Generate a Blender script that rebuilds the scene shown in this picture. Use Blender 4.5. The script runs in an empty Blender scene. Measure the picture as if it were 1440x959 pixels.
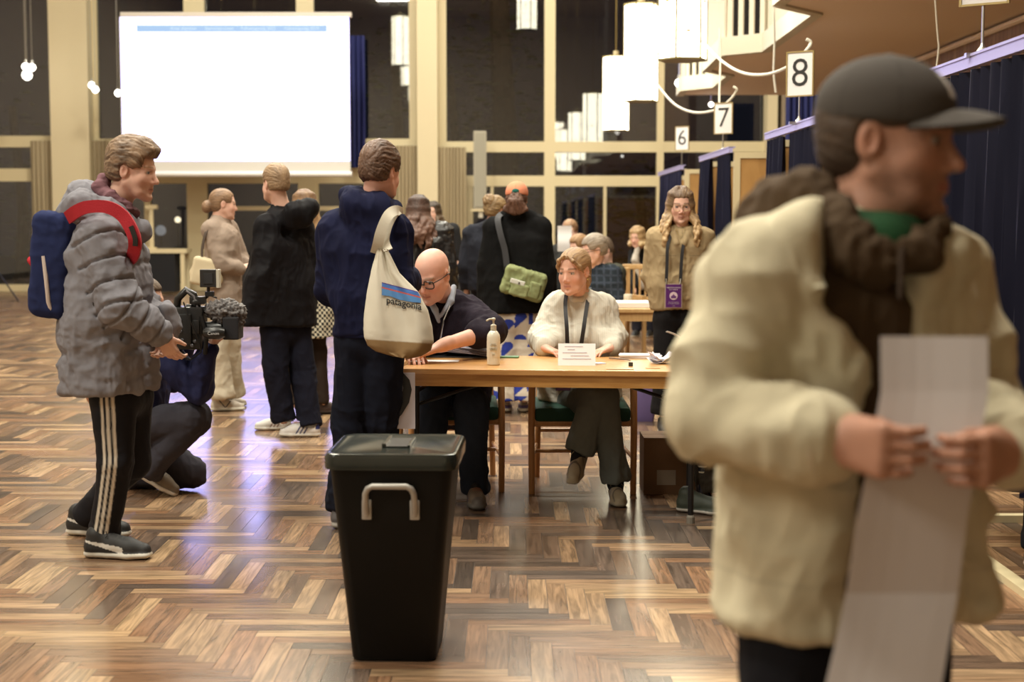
import bpy, bmesh, math, random
import numpy as np
from mathutils import Vector, Matrix
random.seed(7)
R = math.radians; PI = math.pi
SC = bpy.context.scene; COL = SC.collection
FPX = 2050.0; CH = 1.45; PITCH = math.atan(169.5/FPX)
cp, sp = math.cos(PITCH), math.sin(PITCH)
def ray(u, v):
    x = (u-720)/FPX; y = (479.5-v)/FPX
    return Vector((x, cp + y*sp, -sp + y*cp))
def P(u, v, Y):
    r = ray(u, v); return Vector((0, 0, CH)) + r*(Y/r.y)
def F(u, v, z=0.0):
    r = ray(u, v); return Vector((0, 0, CH)) + r*((z-CH)/r.z)
# ---------------------------------------------------------------- materials
MATS = {}
def mat(name, col, rough=.6, metal=0, attr=False, bump=0, bscale=200, emit=0, spec=.5, noise=0, nscale=8, sheen=0, sss=0, coat=0, stretch=None, trans=0, ecol=None):
    if name in MATS: return MATS[name]
    m = bpy.data.materials.new(name); m.use_nodes = True; nt = m.node_tree; b = nt.nodes['Principled BSDF']
    b.inputs['Base Color'].default_value = (*col, 1); b.inputs['Roughness'].default_value = rough
    b.inputs['Metallic'].default_value = metal; b.inputs['Specular IOR Level'].default_value = spec
    if sheen: b.inputs['Sheen Weight'].default_value = sheen
    if coat: b.inputs['Coat Weight'].default_value = coat
    if trans: b.inputs['Transmission Weight'].default_value = trans
    if sss:
        b.inputs['Subsurface Weight'].default_value = sss; b.inputs['Subsurface Scale'].default_value = .01
        b.inputs['Subsurface Radius'].default_value = (1, .35, .2)
    if emit:
        b.inputs['Emission Color'].default_value = (*col, 1); b.inputs['Emission Strength'].default_value = emit
    src = None
    if attr:
        a = nt.nodes.new('ShaderNodeAttribute'); a.attribute_name = 'Col'; src = a.outputs['Color']
    tc = None
    if noise or bump:
        tc = nt.nodes.new('ShaderNodeTexCoord'); mp = nt.nodes.new('ShaderNodeMapping')
        nt.links.new(tc.outputs['Object'], mp.inputs['Vector'])
        if stretch: mp.inputs['Scale'].default_value = stretch
    if noise:
        n = nt.nodes.new('ShaderNodeTexNoise'); n.inputs['Scale'].default_value = nscale; n.inputs['Detail'].default_value = 6
        nt.links.new(mp.outputs['Vector'], n.inputs['Vector'])
        mx = nt.nodes.new('ShaderNodeMix'); mx.data_type = 'RGBA'; mx.blend_type = 'MULTIPLY'; mx.inputs[0].default_value = 1
        mr = nt.nodes.new('ShaderNodeMapRange'); mr.inputs['From Min'].default_value = .3; mr.inputs['From Max'].default_value = .7
        mr.inputs['To Min'].default_value = 1-noise; mr.inputs['To Max'].default_value = 1+noise*.4
        nt.links.new(n.outputs['Fac'], mr.inputs['Value'])
        if src: nt.links.new(src, mx.inputs[6])
        else: mx.inputs[6].default_value = (*col, 1)
        nt.links.new(mr.outputs['Result'], mx.inputs[7]); src = mx.outputs[2]
    if src: nt.links.new(src, b.inputs['Base Color'])
    if bump:
        n2 = nt.nodes.new('ShaderNodeTexNoise'); n2.inputs['Scale'].default_value = bscale; n2.inputs['Detail'].default_value = 3
        nt.links.new(mp.outputs['Vector'], n2.inputs['Vector'])
        bp = nt.nodes.new('ShaderNodeBump'); bp.inputs['Strength'].default_value = bump; bp.inputs['Distance'].default_value = .004
        nt.links.new(n2.outputs['Fac'], bp.inputs['Height']); nt.links.new(bp.outputs['Normal'], b.inputs['Normal'])
    if ecol: b.inputs['Emission Color'].default_value = (*ecol, 1); b.inputs['Emission Strength'].default_value = 1
    MATS[name] = m; return m
# ---------------------------------------------------------------- objects
def tag(o, label=None, cat=None, group=None, kind=None):
    if label: o['label'] = label
    if cat: o['category'] = cat
    if group: o['group'] = group
    if kind: o['kind'] = kind
    return o
def empty(name, loc=(0, 0, 0), rz=0, label=None, cat=None, group=None):
    o = bpy.data.objects.new(name, None); COL.objects.link(o); o.location = loc; o.rotation_euler = (0, 0, rz); o.empty_display_size = .1
    return tag(o, label, cat, group)
def fastmesh(name, V, Q, smooth=True, col=None):
    V = np.asarray(V, np.float32); Q = np.asarray(Q, np.int32)
    me = bpy.data.meshes.new(name); me.vertices.add(len(V)); me.vertices.foreach_set('co', V.ravel())
    me.loops.add(Q.size); me.loops.foreach_set('vertex_index', Q.ravel())
    me.polygons.add(len(Q)); k = Q.shape[1]
    me.polygons.foreach_set('loop_start', np.arange(0, Q.size, k, dtype=np.int32))
    me.update(calc_edges=True)
    me.polygons.foreach_set('use_smooth', np.full(len(Q), smooth))
    if col is not None:
        a = me.color_attributes.new('Col', 'FLOAT_COLOR', 'POINT')
        c = np.ones((len(V), 4), np.float32); c[:, :3] = col; a.data.foreach_set('color', c.ravel())
    me.validate(); return me
def link(name, me, m=None, parent=None, loc=None):
    """mesh given in world coordinates; stored relative to parent's location (parents are never scaled)"""
    o = bpy.data.objects.new(name, me); COL.objects.link(o)
    if m is not None: me.materials.append(m)
    if parent is not None:
        o.parent = parent
        M = wmat(parent).inverted(); me.transform(M)
    elif loc is not None:
        me.transform(Matrix.Translation(-Vector(loc))); o.location = loc
    return o
def wmat(o):
    M = Matrix.LocRotScale(o.location, o.rotation_euler, o.scale)
    return wmat(o.parent) @ M if o.parent else M
class MB:
    """mesh builder in world coordinates"""
    def __init__(s): s.bm = bmesh.new()
    def box(s, lo, hi, M=None, bev=0):
        lo = Vector(lo); hi = Vector(hi)
        r = bmesh.ops.create_cube(s.bm, size=1); vs = r['verts']
        T = Matrix.Translation((lo+hi)/2) @ Matrix.Diagonal((*(hi-lo), 1))
        if M is not None: T = M @ T
        bmesh.ops.transform(s.bm, matrix=T, verts=vs)
        if bev:
            es = list({e for v in vs for e in v.link_edges}); bmesh.ops.bevel(s.bm, geom=es, offset=bev, segments=2, affect='EDGES', profile=.6)
        return s
    def tube(s, pts, r, n=8, caps=True, r1=None, flat=None):
        pts = [Vector(p) for p in pts]; rings = []; N = len(pts); ref = None
        for i, p in enumerate(pts):
            d = (pts[min(i+1, N-1)]-pts[max(i-1, 0)]).normalized()
            if ref is None:
                ref = Vector((0, 0, 1)) if abs(d.z) < .9 else Vector((0, 1, 0))
                if flat is not None: ref = Vector(flat[0])
            a = (ref - d*ref.dot(d)).normalized(); ref = a; b = d.cross(a)
            rr = r if r1 is None else r+(r1-r)*i/(N-1)
            ra, rb = (rr, rr) if flat is None else (rr, rr*flat[1])
            rings.append([s.bm.verts.new(p + a*ra*math.cos(2*PI*k/n) + b*rb*math.sin(2*PI*k/n)) for k in range(n)])
        for i in range(N-1):
            for k in range(n):
                s.bm.faces.new((rings[i][k], rings[i][(k+1) % n], rings[i+1][(k+1) % n], rings[i+1][k]))
        if caps: s.bm.faces.new(rings[0][::-1]); s.bm.faces.new(rings[-1])
        return s
    def lathe(s, prof, c=(0, 0, 0), n=24, M=None):
        c = Vector(c); rings = []
        for (r, z) in prof:
            ring = []
            for k in range(n):
                p = Vector((r*math.cos(2*PI*k/n), r*math.sin(2*PI*k/n), z))
                if M is not None: p = M @ p
                ring.append(s.bm.verts.new(c+p))
            rings.append(ring)
        for i in range(len(rings)-1):
            for k in range(n):
                s.bm.faces.new((rings[i][k], rings[i][(k+1) % n], rings[i+1][(k+1) % n], rings[i+1][k]))
        s.bm.faces.new(rings[0][::-1]); s.bm.faces.new(rings[-1]); return s
    def prism(s, pts, ex):
        """polygon pts (3D list) extruded by vector ex"""
        ex = Vector(ex); a = [s.bm.verts.new(Vector(p)) for p in pts]; b = [s.bm.verts.new(Vector(p)+ex) for p in pts]; n = len(a)
        s.bm.faces.new(a[::-1]); s.bm.faces.new(b)
        for i in range(n): s.bm.faces.new((a[i], a[(i+1) % n], b[(i+1) % n], b[i]))
        return s
    def sheet(s, grid, th=.002):
        """grid[i][j] of points -> thin closed sheet"""
        g = [[Vector(p) for p in row] for row in grid]; n = len(g); m = len(g[0])
        def nrm(i, j):
            a = g[min(i+1, n-1)][j]-g[max(i-1, 0)][j]; b = g[i][min(j+1, m-1)]-g[i][max(j-1, 0)]
            return a.cross(b).normalized()
        A = [[s.bm.verts.new(g[i][j]+nrm(i, j)*th/2) for j in range(m)] for i in range(n)]
        B = [[s.bm.verts.new(g[i][j]-nrm(i, j)*th/2) for j in range(m)] for i in range(n)]
        f = s.bm.faces.new
        for i in range(n-1):
            for j in range(m-1):
                f((A[i][j], A[i+1][j], A[i+1][j+1], A[i][j+1])); f((B[i][j], B[i][j+1], B[i+1][j+1], B[i+1][j]))
        for i in range(n-1):
            f((A[i][0], B[i][0], B[i+1][0], A[i+1][0])); f((A[i][-1], A[i+1][-1], B[i+1][-1], B[i][-1]))
        for j in range(m-1):
            f((A[0][j], A[0][j+1], B[0][j+1], B[0][j])); f((A[-1][j], B[-1][j], B[-1][j+1], A[-1][j+1]))
        return s
    def build(s, name, m, parent=None, loc=None, smooth=False):
        bmesh.ops.recalc_face_normals(s.bm, faces=s.bm.faces)
        me = bpy.data.meshes.new(name); s.bm.to_mesh(me); s.bm.free()
        if smooth:
            me.polygons.foreach_set('use_smooth', [True]*len(me.polygons)); me.set_sharp_from_angle(angle=R(40))
        if parent is None and loc is None:
            co = [v.co for v in me.vertices]
            loc = ((min(c.x for c in co)+max(c.x for c in co))/2, (min(c.y for c in co)+max(c.y for c in co))/2, min(c.z for c in co))
        return link(name, me, m, parent, loc)
def text_mesh(name, body, size, M, m, parent, ext=.001, bold=0, align='CENTER', shear=0):
    cu = bpy.data.curves.new(name, 'FONT'); cu.body = body; cu.size = size; cu.extrude = ext; cu.align_x = align; cu.align_y = 'CENTER'; cu.offset = bold; cu.resolution_u = 3
    t = bpy.data.objects.new(name, cu); COL.objects.link(t)
    dg = bpy.context.evaluated_depsgraph_get(); me = bpy.data.meshes.new_from_object(t.evaluated_get(dg))
    bpy.data.objects.remove(t); me.transform(M); me.materials.clear()
    return link(name, me, m, parent)
FRONT = Matrix.Rotation(R(90), 4, 'X')      # text standing up, facing -Y
def at(p, rz=0, rx=90): return Matrix.Translation(Vector(p)) @ Matrix.Rotation(rz, 4, 'Z') @ Matrix.Rotation(R(rx), 4, 'X')
# ---------------------------------------------------------------- noise
def _hash(i, j, k, s):
    h = (i.astype(np.int64)*374761393 + j.astype(np.int64)*668265263 + k.astype(np.int64)*2147483647 + s*1274126177) & 0xffffffff
    h = ((h ^ (h >> 13))*1274126177) & 0xffffffff; h = ((h ^ (h >> 16))*2246822519) & 0xffffffff
    return (h ^ (h >> 15)).astype(np.float64)/4294967295.0
def vnoise(p, f=(1, 1, 1), s=0):
    q = p*np.asarray(f, float); i = np.floor(q); t = q-i; t = t*t*(3-2*t); i = i.astype(np.int64); r = 0
    for a in (0, 1):
        for b in (0, 1):
            for c in (0, 1):
                w = (t[:, 0] if a else 1-t[:, 0])*(t[:, 1] if b else 1-t[:, 1])*(t[:, 2] if c else 1-t[:, 2])
                r = r + w*_hash(i[:, 0]+a, i[:, 1]+b, i[:, 2]+c, s)
    return r*2-1
def folds(p, f, s=0, amp=1):
    w = np.stack([vnoise(p, (5, 5, 5), s+9), vnoise(p, (5, 5, 5), s+10), vnoise(p, (5, 5, 5), s+11)], 1)*.05
    n = vnoise(p+w, f, s); n2 = vnoise(p+w, np.asarray(f)*1.9, s+1); n3 = vnoise(p+w, np.asarray(f)*3.9, s+2)
    return amp*((1-2*np.abs(n))*.9 + .55*(1-2*np.abs(n2)) + .28*(1-2*np.abs(n3)) - .2)
# ---------------------------------------------------------------- signed distance modelling
def V3(p): return np.array([p[0], p[1], p[2]], float)
class SDF:
    def __init__(s, h=.006): s.h = h; s.ops = []
    def cone(s, a, b, ra, rb=None, k=.015, op='u', sq=None):
        """tapered capsule; sq=(dir, q) flattens it along dir by factor q (<1 thinner)"""
        rb = ra if rb is None else rb; a = V3(a); b = V3(b); s.ops.append(('c', a, b, float(ra), float(rb), k, op, sq)); return s
    def ell(s, c, r, fr=None, k=.015, op='u'):
        fr = np.eye(3) if fr is None else np.array(fr, float); s.ops.append(('e', V3(c), np.array(r, float), fr, 0, k, op, None)); return s
    def box(s, c, hf, fr=None, rd=.005, k=.005, op='u'):
        fr = np.eye(3) if fr is None else np.array(fr, float); s.ops.append(('b', V3(c), np.array(hf, float), fr, rd, k, op, None)); return s
    def cyl(s, c, ax, r, hl, k=.003, op='u'):
        s.ops.append(('y', V3(c), V3(Vector(ax).normalized()), float(r), float(hl), k, op, None)); return s
    def chain(s, pts, rs, k=.015, op='u', sq=None):
        for i in range(len(pts)-1): s.cone(pts[i], pts[i+1], rs[i], rs[i+1], k, op, sq)
        return s
    def bounds(s, o):
        t, a, b = o[0], o[1], o[2]
        if t == 'c':
            r = max(o[3], o[4]); return np.minimum(a, b)-r, np.maximum(a, b)+r
        if t == 'y': r = o[3]+o[4]; return a-r, a+r
        e = np.abs(o[3].T) @ (o[2] + (o[4] if t == 'b' else 0)); return a-e, a+e
    def field(s):
        h = s.h; B = [s.bounds(o) for o in s.ops if o[6] == 'u']
        lo = np.min([b[0] for b in B], 0)-3*h; hi = np.max([b[1] for b in B], 0)+3*h
        ax = [np.arange(lo[i], hi[i]+h, h) for i in range(3)]
        D = np.full([len(a) for a in ax], .5, np.float32)
        for o in s.ops:
            b0, b1 = s.bounds(o); mg = o[5]+3*h; sl = []
            for i in range(3):
                i0 = max(0, int(np.searchsorted(ax[i], b0[i]-mg))); i1 = min(len(ax[i]), int(np.searchsorted(ax[i], b1[i]+mg))); sl.append(slice(i0, i1))
            if any(q.stop <= q.start for q in sl): continue
            X = ax[0][sl[0]][:, None, None].astype(np.float32); Y = ax[1][sl[1]][None, :, None].astype(np.float32); Z = ax[2][sl[2]][None, None, :].astype(np.float32)
            t = o[0]; k = o[5]
            if t == 'c':
                a, b, ra, rb, sq = o[1], o[2], o[3], o[4], o[7]
                px, py, pz = X-a[0], Y-a[1], Z-a[2]; ba = b-a; L = float(ba@ba)+1e-12
                tt = np.clip((px*ba[0]+py*ba[1]+pz*ba[2])/L, 0, 1)
                dx, dy, dz = px-tt*ba[0], py-tt*ba[1], pz-tt*ba[2]
                if sq is not None:
                    n = V3(Vector(sq[0]).normalized()); q = 1/sq[1]-1; dn = dx*n[0]+dy*n[1]+dz*n[2]
                    dx, dy, dz = dx+q*dn*n[0], dy+q*dn*n[1], dz+q*dn*n[2]
                d = np.sqrt(dx*dx+dy*dy+dz*dz)-(ra+tt*(rb-ra))
                if sq is not None: d = d*(.5+.5*sq[1])
            elif t == 'y':
                c, n, r, hl = o[1], o[2], o[3], o[4]
                px, py, pz = X-c[0], Y-c[1], Z-c[2]; q = px*n[0]+py*n[1]+pz*n[2]
                rr = np.sqrt(np.maximum(px*px+py*py+pz*pz-q*q, 0)); d = np.maximum(rr-r, np.abs(q)-hl)
            else:
                c, r, fr = o[1], o[2], o[3]; px, py, pz = X-c[0], Y-c[1], Z-c[2]
                q = [px*fr[i][0]+py*fr[i][1]+pz*fr[i][2] for i in range(3)]
                if t == 'e':
                    k0 = np.sqrt((q[0]/r[0])**2+(q[1]/r[1])**2+(q[2]/r[2])**2); k1 = np.sqrt((q[0]/r[0]**2)**2+(q[1]/r[1]**2)**2+(q[2]/r[2]**2)**2)+1e-6
                    d = k0*(k0-1)/k1
                else:
                    e = [np.abs(q[i])-r[i] for i in range(3)]
                    d = np.sqrt(np.maximum(e[0], 0)**2+np.maximum(e[1], 0)**2+np.maximum(e[2], 0)**2)+np.minimum(np.maximum(np.maximum(e[0], e[1]), e[2]), 0)-o[4]
            S = D[sl[0], sl[1], sl[2]]
            if o[6] == 'u':
                hh = np.maximum(k-np.abs(S-d), 0)/k; D[sl[0], sl[1], sl[2]] = np.minimum(S, d)-hh*hh*k*.25
            else:
                d = -d; hh = np.maximum(k-np.abs(S-d), 0)/k; D[sl[0], sl[1], sl[2]] = np.maximum(S, d)+hh*hh*k*.25
        return D, lo
    def mesh(s, smooth=1):
        D, lo = s.field(); h = s.h; I = D < 0
        c = I[:-1, :-1, :-1].astype(np.int8)
        for a, b, d in ((1, 0, 0), (0, 1, 0), (0, 0, 1), (1, 1, 0), (1, 0, 1), (0, 1, 1), (1, 1, 1)):
            c = c + I[a:I.shape[0]-1+a, b:I.shape[1]-1+b, d:I.shape[2]-1+d]
        act = (c > 0) & (c < 8); idx = np.argwhere(act); ids = np.full(act.shape, -1, np.int32); ids[act] = np.arange(len(idx))
        acc = np.zeros((len(idx), 3)); cnt = np.zeros(len(idx)); cor = {}
        for a in (0, 1):
            for b in (0, 1):
                for d in (0, 1): cor[(a, b, d)] = D[idx[:, 0]+a, idx[:, 1]+b, idx[:, 2]+d]
        for ax in range(3):
            for o1 in (0, 1):
                for o2 in (0, 1):
                    p = [0, 0, 0]; oth = [i for i in range(3) if i != ax]; p[oth[0]] = o1; p[oth[1]] = o2
                    q = list(p); q[ax] = 1; A = cor[tuple(p)]; Bv = cor[tuple(q)]; m = (A < 0) != (Bv < 0)
                    t = np.where(m, A/(A-Bv+1e-20), 0); pos = np.zeros((len(idx), 3)); pos[:] = p; pos[:, ax] = t
                    acc += pos*m[:, None]; cnt += m
        V = lo + (idx + acc/cnt[:, None])*h
        Q = []
        for ax in range(3):
            sl0 = [slice(None)]*3; sl1 = [slice(None)]*3; sl0[ax] = slice(0, -1); sl1[ax] = slice(1, None)
            A = I[tuple(sl0)]; Bv = I[tuple(sl1)]; oth = [(ax+1) % 3, (ax+2) % 3]
            for sgn in (0, 1):
                E = np.argwhere((A & ~Bv) if sgn == 0 else (~A & Bv)); 
                if not len(E): continue
                c0 = E.copy(); c1 = E.copy(); c2 = E.copy(); c3 = E.copy()
                c1[:, oth[0]] -= 1; c2[:, oth[0]] -= 1; c2[:, oth[1]] -= 1; c3[:, oth[1]] -= 1
                q = np.stack([ids[tuple(x.T)] for x in (c0, c1, c2, c3)], 1)
                if sgn: q = q[:, ::-1]
                Q.append(q)
        Q = np.concatenate(Q)
        for _ in range(smooth):
            S = np.zeros_like(V); n = np.zeros(len(V))
            for a in range(4):
                for b in (1, 3): np.add.at(S, Q[:, a], V[Q[:, (a+b) % 4]]); np.add.at(n, Q[:, a], 1)
            V = V*.5 + .5*S/n[:, None]
        return V, Q
    def build(s, name, m, parent, col=None, disp=None, smooth=1, loc=None):
        V, Q = s.mesh(smooth)
        C = None
        if disp is not None:
            V = V + normals(V, Q)*disp(V)[:, None]
        if callable(col): C = col(V)
        elif col is not None: C = np.tile(np.array(col, np.float32), (len(V), 1))
        return link(name, fastmesh(name, V, Q, True, C), m, parent, loc)
def normals(V, Q):
    n = np.cross(V[Q[:, 2]]-V[Q[:, 0]], V[Q[:, 3]]-V[Q[:, 1]]); N = np.zeros_like(V)
    for a in range(4): np.add.at(N, Q[:, a], n)
    return N/(np.linalg.norm(N, axis=1, keepdims=True)+1e-12)
def frame(f, u):
    """rows: side(right of the one who looks along f), forward, up"""
    f = Vector(f).normalized(); u = Vector(u); s = f.cross(u).normalized(); u = s.cross(f).normalized()
    return np.array([s[:], f[:], u[:]])
# ================================================================ camera, world
cam = bpy.data.objects.new('camera', bpy.data.cameras.new('camera')); COL.objects.link(cam)
cam.location = (0, 0, CH); cam.rotation_euler = (R(90)-PITCH, 0, 0)
cam.data.sensor_width = 36; cam.data.lens = 36*FPX/1440; cam.data.clip_end = 200
cam.data.dof.use_dof = True; cam.data.dof.focus_distance = 7.0; cam.data.dof.aperture_fstop = 2.8
SC.camera = cam
w = bpy.data.worlds.new('night'); SC.world = w; w.use_nodes = True
w.node_tree.nodes['Background'].inputs[0].default_value = (.010, .010, .014, 1); w.node_tree.nodes['Background'].inputs[1].default_value = 1
SC.view_settings.view_transform = 'Standard'; SC.view_settings.look = 'None'; SC.view_settings.gamma = 1; SC.view_settings.exposure = 0
SC.view_settings.use_curve_mapping = False
try:
    SC.cycles.use_denoising = True; SC.cycles.max_bounces = 6; SC.cycles.diffuse_bounces = 3; SC.cycles.glossy_bounces = 3
    SC.cycles.sample_clamp_indirect = 4; SC.cycles.caustics_reflective = False; SC.cycles.caustics_refractive = False
except Exception: pass
# ================================================================ materials of the room
M_FRAME = mat('cream_paint', (.62, .53, .33), .45)
M_PILLAR = mat('pillar_paint', (.64, .55, .36), .6)
M_WHITE = mat('white_paint', (.58, .55, .45), .5)
M_CEIL = mat('ceiling_paint', (.82, .70, .60), .8)
M_WALL = mat('plaster', (.5, .42, .32), .85)
M_RAIL = mat('lilac_rail', (.42, .40, .70), .35)
M_NAVY = mat('navy_curtain', (.004, .005, .020), .65, spec=.2)
M_BLUEC = mat('blue_curtain', (.01, .015, .10), .8)
M_BEIGE = mat('beige_curtain', (.36, .29, .18), .85)
M_BLACK = mat('black_plastic', (.012, .012, .012), .35)
M_BLACKM = mat('black_metal', (.02, .02, .022), .35, metal=.6)
M_STEEL = mat('steel', (.55, .55, .53), .3, metal=1)
M_BRASS = mat('brass_trim', (.45, .34, .12), .35, metal=.8)
M_PAPER = mat('paper_white', (.80, .79, .80), .7)
M_INK = mat('ink', (.02, .02, .02), .6)
M_GOLDF = mat('gilt_frame', (.42, .32, .14), .4, metal=.5)
def wood(name, c1, c2, scale=(1, 1, 12), rough=.4, sc=6):
    m = bpy.data.materials.new(name); m.use_nodes = True; nt = m.node_tree; b = nt.nodes['Principled BSDF']; b.inputs['Roughness'].default_value = rough
    tc = nt.nodes.new('ShaderNodeTexCoord'); mp = nt.nodes.new('ShaderNodeMapping'); mp.inputs['Scale'].default_value = scale
    n = nt.nodes.new('ShaderNodeTexNoise'); n.inputs['Scale'].default_value = sc; n.inputs['Detail'].default_value = 6; n.inputs['Distortion'].default_value = .6
    r = nt.nodes.new('ShaderNodeValToRGB'); r.color_ramp.elements[0].position = .3; r.color_ramp.elements[1].position = .72
    r.color_ramp.elements[0].color = (*c1, 1); r.color_ramp.elements[1].color = (*c2, 1)
    nt.links.new(tc.outputs['Object'], mp.inputs[0]); nt.links.new(mp.outputs[0], n.inputs['Vector']); nt.links.new(n.outputs['Fac'], r.inputs[0]); nt.links.new(r.outputs[0], b.inputs['Base Color'])
    return m
M_OAKX = wood('table_wood', (.46, .22, .07), (.60, .33, .12), (1, 12, 12), .3)
M_OAKEDGE = wood('table_edge_wood', (.42, .20, .05), (.58, .32, .10), (1, 12, 12), .4)
M_CHAIRW = wood('chair_wood', (.42, .19, .07), (.58, .30, .12), (10, 10, 1), .4)
M_PANEL = wood('panel_veneer', (.36, .19, .055), (.45, .25, .08), (3, 3, 1), .6, 3)
M_LIGHTW = wood('light_wood', (.50, .30, .12), (.62, .40, .18), (8, 8, 1), .5)
def plank_wall():
    m = bpy.data.materials.new('plank_wall'); m.use_nodes = True; nt = m.node_tree; b = nt.nodes['Principled BSDF']; b.inputs['Roughness'].default_value = .6
    tc = nt.nodes.new('ShaderNodeTexCoord'); sx = nt.nodes.new('ShaderNodeSeparateXYZ'); nt.links.new(tc.outputs['Object'], sx.inputs[0])
    mu = nt.nodes.new('ShaderNodeMath'); mu.operation = 'MULTIPLY'; mu.inputs[1].default_value = 9; nt.links.new(sx.outputs['Y'], mu.inputs[0])
    fl = nt.nodes.new('ShaderNodeMath'); fl.operation = 'FLOOR'; nt.links.new(mu.outputs[0], fl.inputs[0])
    wn = nt.nodes.new('ShaderNodeTexWhiteNoise'); wn.noise_dimensions = '1D'; nt.links.new(fl.outputs[0], wn.inputs['W'])
    fr = nt.nodes.new('ShaderNodeMath'); fr.operation = 'FRACT'; nt.links.new(mu.outputs[0], fr.inputs[0])
    gt = nt.nodes.new('ShaderNodeMath'); gt.operation = 'GREATER_THAN'; gt.inputs[1].default_value = .06; nt.links.new(fr.outputs[0], gt.inputs[0])
    r = nt.nodes.new('ShaderNodeValToRGB'); r.color_ramp.elements[0].color = (.30, .16, .07, 1); r.color_ramp.elements[1].color = (.46, .28, .13, 1); nt.links.new(wn.outputs['Value'], r.inputs[0])
    n = nt.nodes.new('ShaderNodeTexNoise'); mp = nt.nodes.new('ShaderNodeMapping'); mp.inputs['Scale'].default_value = (1, 30, 1.5); nt.links.new(tc.outputs['Object'], mp.inputs[0]); nt.links.new(mp.outputs[0], n.inputs['Vector']); n.inputs['Scale'].default_value = 2
    mx = nt.nodes.new('ShaderNodeMix'); mx.data_type = 'RGBA'; mx.blend_type = 'MULTIPLY'; mx.inputs[0].default_value = .6; nt.links.new(r.outputs[0], mx.inputs[6]); nt.links.new(n.outputs['Fac'], mx.inputs[7])
    m2 = nt.nodes.new('ShaderNodeMix'); m2.data_type = 'RGBA'; m2.inputs[6].default_value = (.05, .03, .015, 1); nt.links.new(gt.outputs[0], m2.inputs[0]); nt.links.new(mx.outputs[2], m2.inputs[7]); nt.links.new(m2.outputs[2], b.inputs['Base Color'])
    return m
M_PLANK = plank_wall()
def glassmat():
    m = bpy.data.materials.new('window_glass'); m.use_nodes = True; nt = m.node_tree; nt.nodes.clear()
    o = nt.nodes.new('ShaderNodeOutputMaterial'); t = nt.nodes.new('ShaderNodeBsdfTransparent'); t.inputs[0].default_value = (.75, .78, .8, 1)
    g = nt.nodes.new('ShaderNodeBsdfGlossy'); g.inputs['Roughness'].default_value = .02
    f = nt.nodes.new('ShaderNodeFresnel'); f.inputs[0].default_value = 1.9; mx = nt.nodes.new('ShaderNodeMixShader')
    nt.links.new(f.outputs[0], mx.inputs[0]); nt.links.new(t.outputs[0], mx.inputs[1]); nt.links.new(g.outputs[0], mx.inputs[2]); nt.links.new(mx.outputs[0], o.inputs[0]); return m
M_GLASS = glassmat()
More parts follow.
